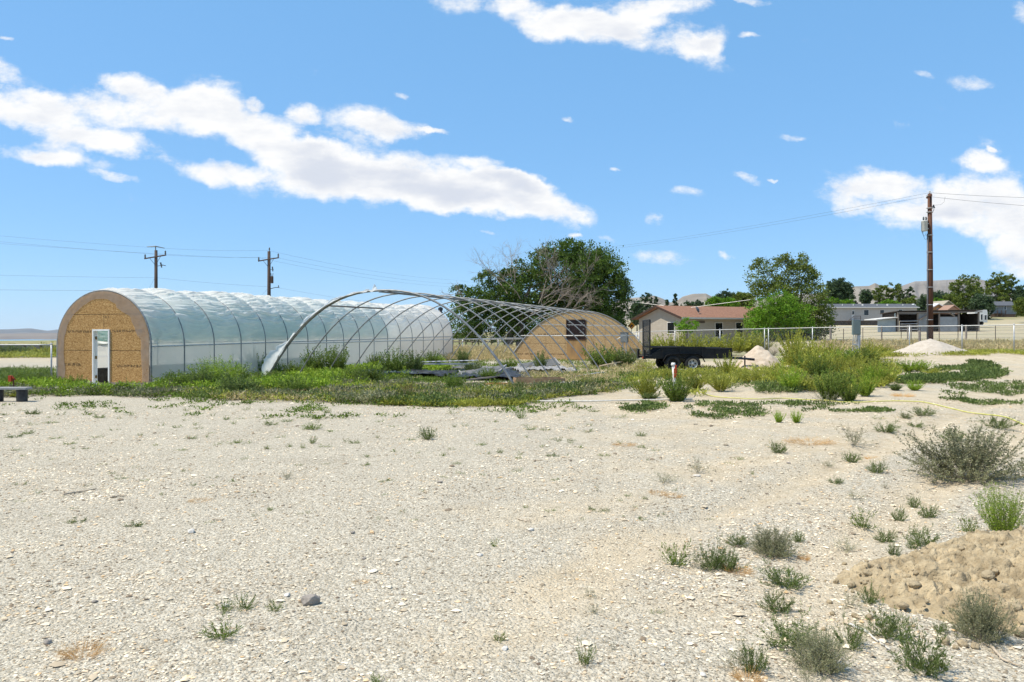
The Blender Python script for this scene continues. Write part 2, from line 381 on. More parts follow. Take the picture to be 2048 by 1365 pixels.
# ============================================================ sun, sky, clouds
SUN_EL = rad(60); SUN_AZ = math.atan2(-.97, -.20)      # from +Y towards +X
sd = Vector((math.sin(SUN_AZ) * math.cos(SUN_EL), math.cos(SUN_AZ) * math.cos(SUN_EL), math.sin(SUN_EL)))
li = bpy.data.lights.new('sun', 'SUN'); li.energy = SUN_E; li.angle = rad(.53); li.color = (1, .925, .80)
lo = bpy.data.objects.new('sun', li); COL.objects.link(lo); lo.rotation_euler = sd.to_track_quat('Z', 'Y').to_euler(); lo.location = (0, 0, 30)
CLOUDS = [  # px, py, rx, ry, turn (deg), weight
 (20, 215, 120, 42, -5, 1), (30, 148, 85, 32, -28, 1), (140, 240, 150, 55, -6, 1), (210, 288, 125, 26, -14, 1), (70, 305, 90, 24, -8, 1), (150, 325, 85, 20, -12, 1), (225, 355, 55, 11, -6, .9),
 (300, 205, 150, 52, -4, 1), (260, 165, 60, 22, -10, .55), (430, 178, 70, 34, -18, .9), (440, 235, 150, 55, -8, 1), (560, 285, 130, 48, -20, 1), (640, 320, 120, 36, -8, .9),
 (605, 225, 36, 24, -30, .75), (700, 238, 110, 38, -6, 1), (790, 252, 90, 22, -12, .9), (875, 262, 34, 7, 0, .8), (521, 200, 20, 12, 0, .8),
 (420, 338, 105, 26, -4, .95), (540, 358, 150, 42, -8, 1), (740, 330, 130, 58, 0, 1), (760, 375, 190, 42, -6, 1), (900, 350, 150, 50, -12, 1), (1000, 385, 130, 48, -10, 1), (930, 405, 170, 28, -6, 1),
 (1085, 405, 90, 36, -25, .95), (1165, 425, 34, 26, -60, .8), (965, 315, 46, 17, -3, .85), (1030, 355, 70, 24, -10, .8),
 (930, 2, 110, 34, -12, 1), (1060, 30, 70, 48, -30, .95), (1170, 60, 120, 38, -6, 1), (1220, 35, 110, 40, 5, 1), (1340, 75, 100, 36, -14, 1), (1340, 8, 90, 34, 20, 1), (1415, 115, 60, 32, -45, .85), (1440, 80, 26, 40, 20, .75), (1500, 72, 20, 7, 0, .6), (1500, 0, 45, 8, 0, .7),
 (1750, 355, 90, 34, 0, .95), (1850, 390, 130, 46, -12, 1), (1810, 432, 130, 28, 0, .9), (1690, 388, 60, 36, 0, .9), (1990, 345, 75, 60, -20, .95), (1960, 320, 50, 22, 0, .9), (1990, 420, 130, 60, 0, 1), (2060, 480, 110, 80, 0, .75), (2030, 520, 60, 40, 0, .5),
 (1130, 241, 20, 6, 0, .8), (805, 186, 20, 11, -10, .8), (1380, 391, 46, 13, 0, .8), (1485, 357, 34, 11, 0, .75), (1540, 358, 12, 4, 0, .5), (1585, 279, 34, 9, 0, .75), (1796, 255, 18, 14, -40, .65), (1943, 166, 48, 18, -14, .85), (1853, 152, 30, 11, -15, .65),
 (1328, 518, 90, 18, 0, .8), (1452, 518, 16, 7, 0, .5), (1222, 475, 32, 10, -8, .6), (1308, 440, 20, 18, -40, .5), (2044, 25, 28, 18, -40, .8), (20, 70, 20, 7, -15, .6), (1138, 472, 14, 6, 0, .6), (970, 463, 24, 7, 0, .5), (1985, 296, 14, 5, 0, .6), (1230, 338, 14, 5, 0, .5)]
w = bpy.data.worlds.new('World'); sc.world = w; w.use_nodes = True; nt = w.node_tree; nt.nodes.clear(); L = nt.links
wo = N(nt, 'ShaderNodeOutputWorld'); bg = N(nt, 'ShaderNodeBackground', Strength=SKY_S); L.new(bg.outputs[0], wo.inputs[0])
sky = N(nt, 'ShaderNodeTexSky', _sky_type='NISHITA'); sky.sun_disc = False; sky.sun_elevation = SUN_EL; sky.sun_rotation = SUN_AZ; sky.altitude = 1400; sky.air_density = SKY_AIR[0]; sky.dust_density = SKY_AIR[1]; sky.ozone_density = SKY_AIR[2]
tint = N(nt, 'ShaderNodeMix', _data_type='RGBA', _blend_type='MULTIPLY'); tint.inputs['Factor'].default_value = 1; L.new(sky.outputs[0], tint.inputs[6]); tint.inputs[7].default_value = c4(SKY_TINT)
flat = N(nt, 'ShaderNodeMix', _data_type='RGBA'); flat.inputs['Factor'].default_value = SKY_FLAT[3]; flat.inputs[7].default_value = c4([v / SKY_S for v in SKY_FLAT[:3]]); L.new(tint.outputs[2], flat.inputs[6])
tc = N(nt, 'ShaderNodeTexCoord'); sx = N(nt, 'ShaderNodeSeparateXYZ'); L.new(tc.outputs['Generated'], sx.inputs[0])
def mth(op, a, b=None, c=None, clamp=False):
    n = N(nt, 'ShaderNodeMath', _operation=op, _use_clamp=clamp)
    for i, v in enumerate((a, b, c)):
        if v is None: continue
        if isinstance(v, (int, float)): n.inputs[i].default_value = v
        else: L.new(v, n.inputs[i])
    return n.outputs[0]
# a gnomonic sheet of cloud fixed in world directions (its axis is world +Y)
yy = mth('MAXIMUM', mth('ABSOLUTE', sx.outputs['Y']), .08)
uu = mth('DIVIDE', sx.outputs['X'], yy); vv = mth('DIVIDE', sx.outputs['Z'], yy)
cb = N(nt, 'ShaderNodeCombineXYZ'); L.new(uu, cb.inputs[0]); L.new(vv, cb.inputs[1])
def wnoise(scale, detail, r, stretch=(1, 1, 1), off=(0, 0, 0), color=False, dist=0):
    mp = N(nt, 'ShaderNodeMapping', Scale=stretch, Location=off); L.new(cb.outputs[0], mp.inputs[0])
    n = N(nt, 'ShaderNodeTexNoise', Scale=scale, Detail=detail, Roughness=r, Distortion=dist); L.new(mp.outputs[0], n.inputs['Vector'])
    return n.outputs['Color' if color else 'Fac']
wv = N(nt, 'ShaderNodeVectorMath', _operation='MULTIPLY_ADD'); L.new(wnoise(13, 5, .6, color=True), wv.inputs[0]); wv.inputs[1].default_value = (.06, .04, 0); 
cc = N(nt, 'ShaderNodeVectorMath', _operation='ADD'); L.new(cb.outputs[0], cc.inputs[0]); cc.inputs[1].default_value = (-.03, -.02, 0); L.new(cc.outputs[0], wv.inputs[2])
acc = None; frames = {}
for fr in (-7, -32, 8):      # three turned frames shared by all the puffs
    ca, sa = math.cos(rad(fr)), math.sin(rad(fr)); q = []
    for row in ((ca, sa, 0), (-sa, ca, 0)):
        d = N(nt, 'ShaderNodeVectorMath', _operation='DOT_PRODUCT'); L.new(wv.outputs[0], d.inputs[0]); d.inputs[1].default_value = row; q.append(d.outputs['Value'])
    c_ = N(nt, 'ShaderNodeCombineXYZ'); L.new(q[0], c_.inputs[0]); L.new(q[1], c_.inputs[1]); frames[fr] = (c_.outputs[0], ca, sa)
for px, py, rx, ry, tn, wt in CLOUDS:
    out_, ca, sa = frames[min(frames, key=lambda f: abs(f - tn))]
    u0, v0 = (px - CX) / F, (HY - py) / F; p0, p1 = ca * u0 + sa * v0, -sa * u0 + ca * v0
    mp = N(nt, 'ShaderNodeVectorMath', _operation='MULTIPLY_ADD'); L.new(out_, mp.inputs[0])
    wt = max(wt, .9) * (1.02 if rx < 60 else 1); rx, ry = rx * .96, ry * .88; mp.inputs[1].default_value = (F / rx, F / ry, 0); mp.inputs[2].default_value = (-p0 * F / rx, -p1 * F / ry, 0)
    ln = N(nt, 'ShaderNodeVectorMath', _operation='DOT_PRODUCT'); L.new(mp.outputs[0], ln.inputs[0]); L.new(mp.outputs[0], ln.inputs[1])
    e = mth('MULTIPLY_ADD', ln.outputs['Value'], -.55 * wt, 1.0 * wt, clamp=True)
    acc = e if acc is None else mth('ADD', acc, e)
# clouds go on beyond the picture, so that other views and the light have them too
away = mth('MAXIMUM', mth('SUBTRACT', mth('ABSOLUTE', uu), .80), mth('SUBTRACT', vv, .55)); away = mth('MULTIPLY', away, 6, clamp=True)
extra_c = mth('MULTIPLY', mth('SUBTRACT', wnoise(2.6, 4, .55, (1, 1.6, 1), (3, 7, 0)), .50), 6)
acc = mth('ADD', acc, mth('MULTIPLY', mth('MAXIMUM', extra_c, 0), away))
dens = mth('ADD', acc, mth('MULTIPLY_ADD', wnoise(17, 11, .68, (1, 1.5, 1)), 2.6, -1.3))
mask = N(nt, 'ShaderNodeMapRange', _interpolation_type='SMOOTHSTEP'); L.new(dens, mask.inputs[0]); mask.inputs['From Min'].default_value = .38; mask.inputs['From Max'].default_value = 1.5
mask.inputs['To Max'].default_value = .97
thick = N(nt, 'ShaderNodeMapRange', _interpolation_type='SMOOTHSTEP')
L.new(mth('ADD', acc, mth('MULTIPLY_ADD', wnoise(11, 5, .6, (1, 2.6, 1), (2, 5, 0)), 3.6, -1.8)), thick.inputs[0]); thick.inputs['From Min'].default_value = .9; thick.inputs['From Max'].default_value = 2.9
ccol = N(nt, 'ShaderNodeMix', _data_type='RGBA'); L.new(thick.outputs[0], ccol.inputs['Factor'])
k = CLOUD_V / SKY_S
ccol.inputs[6].default_value = c4((1.08 * k, 1.07 * k, 1.05 * k)); ccol.inputs[7].default_value = c4((.74 * k, .78 * k, .87 * k))
abv = N(nt, 'ShaderNodeMapRange'); L.new(sx.outputs['Z'], abv.inputs[0]); abv.inputs['From Min'].default_value = .0; abv.inputs['From Max'].default_value = .06
fm = N(nt, 'ShaderNodeMix', _data_type='RGBA'); L.new(mth('MULTIPLY', mask.outputs[0], abv.outputs[0]), fm.inputs['Factor']); L.new(flat.outputs[2], fm.inputs[6]); L.new(ccol.outputs[2], fm.inputs[7])
L.new(fm.outputs[2], bg.inputs[0])

# ============================================================ camera
cam = bpy.data.cameras.new('camera'); co = bpy.data.objects.new('camera', cam); COL.objects.link(co); sc.camera = co
cam.sensor_width = 36; cam.lens = 36 * F / 2048; cam.shift_y = -(682.5 - HY) / 2048; cam.clip_start = .1; cam.clip_end = 40000
co.location = (0, 0, H); co.rotation_euler = (rad(90), 0, 0)
sc.view_settings.view_transform = 'Standard'; sc.view_settings.look = 'None'; sc.view_settings.gamma = 1; sc.view_settings.exposure = EXPO
sc.cycles.max_bounces = 8; sc.cycles.transparent_max_bounces = 24; sc.cycles.use_denoising = True
sc.cycles.volume_bounces = 0
w.cycles.sampling_method = 'MANUAL'; w.cycles.sample_map_resolution = 512
# ============================================================ plastic film and boards
def film_material(name, tint, lo, hi, base=(.80, .82, .82), rough=.35):
    """milky greenhouse plastic, whiter and more opaque as attribute crease rises"""
    m, nt, ns, L = newmat(name); out = N(nt, 'ShaderNodeOutputMaterial')
    a = N(nt, 'ShaderNodeAttribute', _attribute_name='crease'); ge = N(nt, 'ShaderNodeNewGeometry')
    no = N(nt, 'ShaderNodeTexNoise', Scale=1.3, Detail=5, Roughness=.6); L.new(ge.outputs['Position'], no.inputs['Vector'])
    ad = N(nt, 'ShaderNodeMath', _operation='MULTIPLY_ADD'); L.new(no.outputs['Fac'], ad.inputs[0]); ad.inputs[1].default_value = .7; ad.inputs[2].default_value = -.35
    a2 = N(nt, 'ShaderNodeMath', _operation='ADD'); L.new(a.outputs['Fac'], a2.inputs[0]); L.new(ad.outputs[0], a2.inputs[1])
    mr = N(nt, 'ShaderNodeMapRange'); L.new(a2.outputs[0], mr.inputs[0]); mr.inputs['To Min'].default_value = lo; mr.inputs['To Max'].default_value = hi
    tr = N(nt, 'ShaderNodeBsdfTransparent', Color=c4(tint)); df = N(nt, 'ShaderNodeBsdfPrincipled', Roughness=rough); df.inputs['Base Color'].default_value = c4(base); df.inputs['Specular IOR Level'].default_value = .22
    tl = N(nt, 'ShaderNodeBsdfTranslucent', Color=c4(base)); m1 = N(nt, 'ShaderNodeMixShader', Fac=.48); m2 = N(nt, 'ShaderNodeMixShader')
    L.new(df.outputs[0], m1.inputs[1]); L.new(tl.outputs[0], m1.inputs[2]); L.new(mr.outputs[0], m2.inputs[0]); L.new(tr.outputs[0], m2.inputs[1]); L.new(m1.outputs[0], m2.inputs[2]); L.new(m2.outputs[0], out.inputs[0])
    return m
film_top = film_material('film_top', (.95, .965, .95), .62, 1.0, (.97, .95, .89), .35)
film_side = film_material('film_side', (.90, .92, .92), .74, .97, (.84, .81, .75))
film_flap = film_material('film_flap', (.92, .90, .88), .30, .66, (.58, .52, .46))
film_rag = film_material('film_rag', (.93, .95, .95), .6, .97)
teal = simple('teal_shade_cloth', (.27, .44, .40), (.34, .51, .47), 3, .9)
def teal_fix():
    nt = teal.node_tree; L = nt.links; b = [n for n in nt.nodes if n.type == 'BSDF_PRINCIPLED'][0]; out = [n for n in nt.nodes if n.type == 'OUTPUT_MATERIAL'][0]
    t = N(nt, 'ShaderNodeBsdfTranslucent', Color=(.09, .34, .30, 1)); mx = N(nt, 'ShaderNodeMixShader', Fac=.5); L.new(b.outputs[0], mx.inputs[1]); L.new(t.outputs[0], mx.inputs[2]); tp = N(nt, 'ShaderNodeBsdfTransparent'); m2 = N(nt, 'ShaderNodeMixShader', Fac=.28); L.new(mx.outputs[0], m2.inputs[1]); L.new(tp.outputs[0], m2.inputs[2]); L.new(m2.outputs[0], out.inputs[0])   # an open weave
teal_fix()

def osb_material(name, seams, c=((.19, .10, .034), (.40, .225, .080), (.56, .37, .165)), stamps=()):
    """oriented strand board: flakes, panel joints and faint ink rows, laid out in the wall's own x and z"""
    m, nt, ns, L = newmat(name); out = N(nt, 'ShaderNodeOutputMaterial'); b = N(nt, 'ShaderNodeBsdfPrincipled', Roughness=.85); L.new(b.outputs[0], out.inputs[0]); b.inputs['Specular IOR Level'].default_value = .2
    tc = N(nt, 'ShaderNodeTexCoord'); mp = N(nt, 'ShaderNodeMapping', Scale=(1, .1, 1.8)); L.new(tc.outputs['Object'], mp.inputs[0])
    wn = N(nt, 'ShaderNodeTexNoise', Scale=6, Detail=3); L.new(mp.outputs[0], wn.inputs['Vector'])
    va = N(nt, 'ShaderNodeVectorMath', _operation='MULTIPLY_ADD'); L.new(wn.outputs['Color'], va.inputs[0]); va.inputs[1].default_value = (.10, 0, .10); L.new(mp.outputs[0], va.inputs[2])
    vo = N(nt, 'ShaderNodeTexVoronoi', Scale=24); L.new(va.outputs[0], vo.inputs['Vector']); vo2 = N(nt, 'ShaderNodeTexVoronoi', Scale=44); L.new(va.outputs[0], vo2.inputs['Vector'])
    s1 = N(nt, 'ShaderNodeSeparateColor'); L.new(vo.outputs['Color'], s1.inputs[0]); s2 = N(nt, 'ShaderNodeSeparateColor'); L.new(vo2.outputs['Color'], s2.inputs[0])
    av = N(nt, 'ShaderNodeMath', _operation='ADD'); L.new(s1.outputs[0], av.inputs[0]); L.new(s2.outputs[1], av.inputs[1])
    hf = N(nt, 'ShaderNodeMath', _operation='MULTIPLY'); L.new(av.outputs[0], hf.inputs[0]); hf.inputs[1].default_value = .5
    r = N(nt, 'ShaderNodeValToRGB'); cr = r.color_ramp; cr.elements.new(.5)
    for i, (p, k) in enumerate(zip((.08, .5, .9), c)): cr.elements[i].position = p; cr.elements[i].color = c4(k)
    L.new(hf.outputs[0], r.inputs[0]); col = r.outputs[0]
    sp = N(nt, 'ShaderNodeSeparateXYZ'); L.new(tc.outputs['Object'], sp.inputs[0])
    def band(sock, c0, hw):
        d = N(nt, 'ShaderNodeMath', _operation='SUBTRACT'); L.new(sock, d.inputs[0]); d.inputs[1].default_value = c0
        a = N(nt, 'ShaderNodeMath', _operation='ABSOLUTE'); L.new(d.outputs[0], a.inputs[0]); l = N(nt, 'ShaderNodeMath', _operation='LESS_THAN'); L.new(a.outputs[0], l.inputs[0]); l.inputs[1].default_value = hw; return l.outputs[0]
    def mul(p, q):
        k = N(nt, 'ShaderNodeMath', _operation='MULTIPLY'); L.new(p, k.inputs[0])
        if isinstance(q, float): k.inputs[1].default_value = q
        else: L.new(q, k.inputs[1])
        return k.outputs[0]
    def dark(f, colr):
        global _d
        x = N(nt, 'ShaderNodeMix', _data_type='RGBA'); L.new(f, x.inputs['Factor']); L.new(dark.col, x.inputs[6]); x.inputs[7].default_value = c4(colr); dark.col = x.outputs[2]
    dark.col = col
    for kind, c0, lo, hi in seams:      # 'h': joint at height c0 from x lo to hi ; 'v': joint at x c0 from z lo to hi
        f = mul(band(sp.outputs['Z' if kind == 'h' else 'X'], c0, .009), band(sp.outputs['X' if kind == 'h' else 'Z'], (lo + hi) / 2, (hi - lo) / 2)); dark(f, (.045, .028, .015))
    mp2 = N(nt, 'ShaderNodeMapping', Scale=(16, .1, 4)); L.new(tc.outputs['Object'], mp2.inputs[0]); n2 = N(nt, 'ShaderNodeTexNoise', Scale=1, Detail=6, Roughness=.75); L.new(mp2.outputs[0], n2.inputs['Vector'])
    gt = N(nt, 'ShaderNodeMath', _operation='GREATER_THAN'); L.new(n2.outputs['Fac'], gt.inputs[0]); gt.inputs[1].default_value = .49
    for z0, lo, hi, hh in stamps:
        f = mul(mul(mul(band(sp.outputs['Z'], z0, hh), band(sp.outputs['X'], (lo + hi) / 2, (hi - lo) / 2)), gt.outputs[0]), .8); dark(f, (.07, .045, .025))
    L.new(dark.col, b.inputs['Base Color'])
    bp = N(nt, 'ShaderNodeBump', Strength=.35, Distance=.01); L.new(hf.outputs[0], bp.inputs['Height']); L.new(bp.outputs[0], b.inputs['Normal'])
    return m
def arch_wall(xs, zlo, zhi, y0, y1):
    """strips of wall between zlo(x) and zhi(x); returns an MB with outer skin only"""
    mb = MB()
    for a, b in zip(xs[:-1], xs[1:]):
        m = (a + b) / 2
        for lo, hi in zlo_hi(zlo, zhi, a, b, m):
            V = [(a, y0, lo[0]), (b, y0, lo[1]), (b, y0, hi[1]), (a, y0, hi[0]), (a, y1, lo[0]), (b, y1, lo[1]), (b, y1, hi[1]), (a, y1, hi[0])]
            mb.add(V, [(0, 1, 2, 3), (7, 6, 5, 4), (3, 2, 6, 7), (4, 5, 1, 0)])
    return mb
def zlo_hi(zlo, zhi, a, b, m):
    return [((l, l), (zhi(a), zhi(b))) if k is None else ((l, l), (k, k)) for l, k in zlo(m)]

# ============================================================ film covered greenhouse
A1 = math.atan2(-.30, .954)
W1, HIP, L1, NB1 = 2.08, 1.48, 28.4, 17
G1 = empty('film_greenhouse', (-14.68, 28.0, .0), A1, 'arched greenhouse wrapped in milky plastic film with a strand board front and a narrow doorway', 'greenhouse')
SL1 = .27 / L1
def top1(x): return HIP + 1.95 * math.sqrt(max(0, 1 - (x / W1) ** 2)) if abs(x) < W1 else HIP
def prof1(phi, k=1.0): return (W1 * k * math.cos(phi), HIP + 1.95 * k * math.sin(phi))
def hoop1(k=1.0):
    P = [(W1 * k * (1 - .0 * t), .0 + (HIP) * t) for t in (0, .5)] + [prof1(p, k) for p in np.linspace(0, math.pi, 33)] + [(-W1 * k, HIP * t) for t in (.5, 0)]
    return P
OSB1 = osb_material('strand_board_front', [('h', 1.30, -2.1, 2.1), ('h', 2.60, -2.1, 2.1), ('v', .06, 2.08, 2.60), ('h', .2, -2.1, -.46)],
                    stamps=[(1.98, -1.6, -.5, .045), (2.0, .42, 1.75, .045), (.78, -1.75, -.95, .05), (.76, .65, 1.75, .045), (2.5, .1, .3, .03)])
xs = sorted(set(list(np.round(np.linspace(-2.04, 2.04, 49), 3)) + [-.42, .34]))
wall = arch_wall(xs, lambda m: [(2.06, None)] if -.42 < m < .34 else [(.0, None)], lambda x: top1(x / 1.0) - .01, 0, .03)
wall.build('end_wall', OSB1, G1)
# film strip folded over the front edge
def flap():
    mb = MB(); n = 90; P = np.zeros((n, 6, 3)); ph = np.linspace(-.62, math.pi + .62, n)
    for i, p in enumerate(ph):
        q = min(max(p, 0), math.pi); x, z = prof1(q, 1.0)
        if p < 0: z = HIP * (1 + p / .62)
        if p > math.pi: z = HIP * (1 - (p - math.pi) / .62)
        wd = .20 + .30 * float(fbm(i * .09, 3, 0, 31)) + (.10 if .2 < p < 1.2 else 0)
        nx, nz = (math.cos(q), math.sin(q))
        for j in range(6):
            t = j / 5; P[i, j] = (x - nx * wd * t, -.012 - .014 * float(vnoise(i * .7, j * 1.3, 0, 8)), z - nz * wd * t)
    mb.grid(P); o = mb.build('edge_film', film_flap, G1, True); crease(o, lambda c: fbm(c[:, 0] * 5, c[:, 2] * 5, 0, 12))
def crease(o, fn):
    me = o.data; n = len(me.vertices); c = np.empty(n * 3, np.float32); me.vertices.foreach_get('co', c)
    a = me.attributes.new('crease', 'FLOAT', 'POINT'); a.data.foreach_set('value', np.clip(fn(c.reshape(-1, 3)), 0, 1).astype(np.float32))
flap()
mb = MB(); mb.box((-2.06, -.028, 0), (-.47, -.004, .20)); mb.build('base_board', wood_old, G1); mb = MB(); mb.box((.40, -.028, 0), (2.06, -.004, .17)); mb.build('base_board', wood_old, G1)
# door frame, door leaf, hinges
mb = MB(); mb.box((-.42, -.05, 0), (-.37, .08, 2.06)); mb.box((.29, -.05, 0), (.34, .08, 2.06)); mb.box((-.37, -.048, 2.005), (.29, .078, 2.058)); mb.box((-.37, -.10, .0), (.29, .07, .035))
mb.build('door_frame', white_paint, G1)
dl = MB(); dl.box((-.37, .085, .05), (-.33, .76, 2.0), Matrix.Rotation(rad(47), 4, 'Z'), (-.37, .085, 1)); d = dl.build('door', white_paint, G1)
for z in (.35, 1.05, 1.75):
    hb = MB(); hb.box((-.372, .03, z - .05), (-.322, .078, z + .05)); hb.tube([(-.32, .055, z - .06), (-.32, .055, z + .06)], .01); hb.build('hinge', simple('brass%d' % int(z * 100), (.25, .17, .07), None, 4, .5, metal=.6) if z == .35 else MATS['brass35'], d)
def side(t, s): return 1
# hoops, rails
for i in range(NB1 + 1):
    y = .03 + L1 * i / NB1; mb = MB(); k = 1.012
    mb.tube([(x, y, z + SL1 * y) for x, z in hoop1(k)], .023 if i else .035, 8); mb.build('hoop', pipe_gray, G1, True)
for s in (1, -1):
    mb = MB(); mb.tube([(s * (W1 + .02), y, HIP - .03 + SL1 * y) for y in np.linspace(0, L1, 30)], .022, 6); mb.build('hip_rail', galv, G1, True)
mb = MB(); mb.tube([(0, y, HIP + 1.92 + SL1 * y) for y in np.linspace(0, L1, 10)], .02, 6); mb.build('ridge_pipe', galv, G1, True)
# cover: one sheet over all the bays, puffed and creased between the hoops
def cover():
    ns, nph = 22, 270; S = NB1 * ns + 1
    yy_ = np.linspace(0, L1, S); ph = np.linspace(0, math.pi, nph); PH, YY_ = np.meshgrid(ph, yy_, indexing='ij')
    f = YY_ / L1 * NB1; bay = np.minimum(np.floor(f), NB1 - 1); s = f - bay; arc = PH * 2.02
    hump = 4 * s * (1 - s); up = np.sin(PH) ** .8
    r = vnoise(bay * 3.7, 0, 0, 5)
    puff = (.07 + .12 * r) * hump ** .7 * up
    q = arc + .20 * hump * np.cos(PH) + .40 * (fbm(f * .9, arc * .8, 0, 6) - .5) + bay * 7.3
    n1 = vnoise(q * 5.5, s * 1.5 + bay * 5, 0, 11); n2 = vnoise(q * 11, s * 1.1 + bay * 3, 0, 12); n3 = vnoise(q * 23, s * 1.6 + bay * 9, 0, 13)
    rg = (1 - np.abs(2 * n1 - 1)) ** 3.2 * .45 + (1 - np.abs(2 * n2 - 1)) ** 3.5 * .85 + (1 - np.abs(2 * n3 - 1)) ** 4 * .35
    zone = sstep(.25, .7, PH) * (1 - .35 * sstep(1.25, 1.6, PH)) + .10; zone = zone * sstep(.25, .6, fbm(f * .5, arc * 1.1, 0, 15) + .15)
    w_ = rg * zone * (.35 + .65 * hump ** .4)
    k = 1.0 + .006
    rad_ = puff + .085 * w_
    x = (W1 * k + rad_) * np.cos(PH); z = HIP + (1.95 * k + rad_) * np.sin(PH) - .02 * hump * (PH < .05) + SL1 * YY_
    P = np.stack([x, YY_, z], -1); mb = MB(); mb.grid(P); o = mb.build('plastic_cover', film_top, G1, True)
    ridge_white = .95 * sstep(.95, 1.4, PH) * sstep(2.2, 1.6, PH) + .45 * sstep(.55, 1.2, PH) * (1 - sstep(1.9, 2.4, PH))  # film turns whiter and more opaque towards the ridge
    cr_ = np.clip(w_ * 1.45 - .05 + ridge_white + .75 * sstep(9.5, 12, f) + .16 * (fbm(f * 2, arc * 2, 0, 19) - .3) + .5 * np.exp(-(np.minimum(s, 1 - s) / .02) ** 2), 0, 1)
    a = o.data.attributes.new('crease', 'FLOAT', 'POINT'); a.data.foreach_set('value', cr_.reshape(-1).astype(np.float32))
cover()
def skirt(sg):
    S = NB1 * 8 + 1; y = np.linspace(0, L1, S); z = np.linspace(.02, HIP, 14); ZZ_, YY_ = np.meshgrid(z, y, indexing='ij')
    f = YY_ / L1 * NB1; s = f - np.floor(f); x = sg * (W1 + .012 + .025 * np.sin(math.pi * s) * np.sin(math.pi * ZZ_ / HIP) * (.4 + vnoise(np.floor(f) * 3, 0, 0, 3)) + .018 * fbm(f * 2, ZZ_ * 3, 0, 4))
    mb = MB(); mb.grid(np.stack([x, YY_, ZZ_ + SL1 * YY_], -1)); o = mb.build('side_film', film_side, G1, True)
    cr_ = .42 * fbm(f * 2.5, ZZ_ * 2.5, 0, 7) + .30 * sstep(.35, .0, ZZ_) + .30 * (ZZ_ / HIP) ** 2 + .3 * sstep(8, 12, f)
    a = o.data.attributes.new('crease', 'FLOAT', 'POINT'); a.data.foreach_set('value', cr_.reshape(-1).astype(np.float32))
skirt(1); skirt(-1)
# shade cloth hung inside the sunny bays
def shade():
    S = 11 * 12 + 1; y = np.linspace(.35, L1 * 11.2 / NB1, S); t = np.linspace(0, 1, 30); T_, Y_ = np.meshgrid(t, y, indexing='ij')
    ph = .06 + 1.12 * T_; f = Y_ / L1 * NB1; s = f - np.floor(f)
    k = .965 - .035 * np.sin(math.pi * s) - .03 * fbm(f * 3, T_ * 9 + f, 0, 21)
    mb = MB(); mb.grid(np.stack([W1 * k * np.cos(ph), Y_, HIP + .0 + 1.95 * k * np.sin(ph) + SL1 * Y_], -1)); mb.build('shade_cloth', teal, G1, True)
    mb = MB(); mb.grid(np.stack([-W1 * k * np.cos(ph), Y_, HIP + .0 + 1.95 * k * np.sin(ph) + SL1 * Y_], -1)[::-1]); mb.build('shade_cloth', teal, G1, True)
shade()
# back wall
mb = arch_wall(xs, lambda m: [(.0, None)], lambda x: top1(x) + SL1 * L1 - .01, L1 - .03, L1); mb.build('rear_wall', OSB1, G1)

# long black planting bed inside, seen through the doorway
pb = MB(); pb.box((1.15, .0, 0), (1.85, 14, .52)); 
for k in range(12): pb.box((1.12, .4 + k * 1.15, 0), (1.15, .46 + k * 1.15, .54))
pb.box((1.10, -.03, .52), (1.88, 14.03, .56))
o = pb.build('planting_bed', black_plastic); o.matrix_world = Matrix.Translation((-14.68, 28.0, .02)) @ Matrix.Rotation(A1, 4, 'Z') @ Matrix.Translation((-3.0, 1.6, 0))
tag(o, 'long black raised planting bed inside the film greenhouse, seen through its doorway', 'planting bed')

# ============================================================ bare hoop greenhouse
C2 = (-4.80, 28.78); A2 = math.atan2(-.342, .94); W2, H2, BAY2, NB2 = 5.3, 3.5, 2.13, 13; L2 = BAY2 * NB2
G2 = empty('hoop_frame_greenhouse', (C2[0], C2[1], 0), A2, 'wide greenhouse stripped to bare curved steel hoops with torn plastic on its front hoop', 'greenhouse')
M2 = Matrix.Translation((C2[0], C2[1], 0)) @ Matrix.Rotation(A2, 4, 'Z')
def w2(x, y, z=0): return M2 @ Vector((x, y, z))
def gz2(x, y): v = w2(x, y); return g(v.x, v.y)
def prof2(x, w_=W2, h=H2): return h * (1 - (abs(x) / w_) ** 2.35)
hxs = np.sin(np.linspace(-math.pi / 2, math.pi / 2, 45)) * W2
def hoop2(y, dx=0, w_=W2, n=45):
    P = []
    zl, zr = gz2(-w_, y) - .12, gz2(w_, y) - .12
    for x in hxs * w_ / W2:
        z = prof2(x, w_); t = (x / w_ + 1) / 2; P.append((x + dx, y, z + (zl * (1 - t) + zr * t) * (1 - z / H2)))
    return P
for i in range(NB2 + 1):
    mb = MB(); y = BAY2 * i; wj = W2 - .10 * i / NB2; P = hoop2(y, random.uniform(-.03, .03), wj)
    mb.tube(P, .028 if i else .038, 8); o = mb.build('hoop', pipe_gray, G2, True)
mb = MB(); mb.tube([(x, .09, z - .015) for x, y, z in hoop2(0)][:], .026, 6); mb.build('front_lock_channel', pipe_gray, G2, True)
mb = MB(); mb.tube([(0, y, H2 - .06) for y in np.linspace(-.2, L2, 20)], .03, 6); mb.tube([(.28, -.1, H2 - .055), (.28, L2 * .6, H2 - .06)], .022, 6); mb.build('ridge_pipe', pipe_gray, G2, True)
zh = 1.52; xh = W2 * (1 - zh / H2) ** (1 / 2.35)
mb = MB(); mb.tube([(-xh + .03, y, zh + .1 * y / L2) for y in np.linspace(0, L2, 20)], .028, 6); mb.build('side_pipe', galv_l, G2, True)
mb = MB(); mb.tube([(-3.9, L2 - 1.1, 1.76), (4.1, L2 - 1.1, 1.78)], .038, 6); mb.build('cross_pipe', galv_l, G2, True)
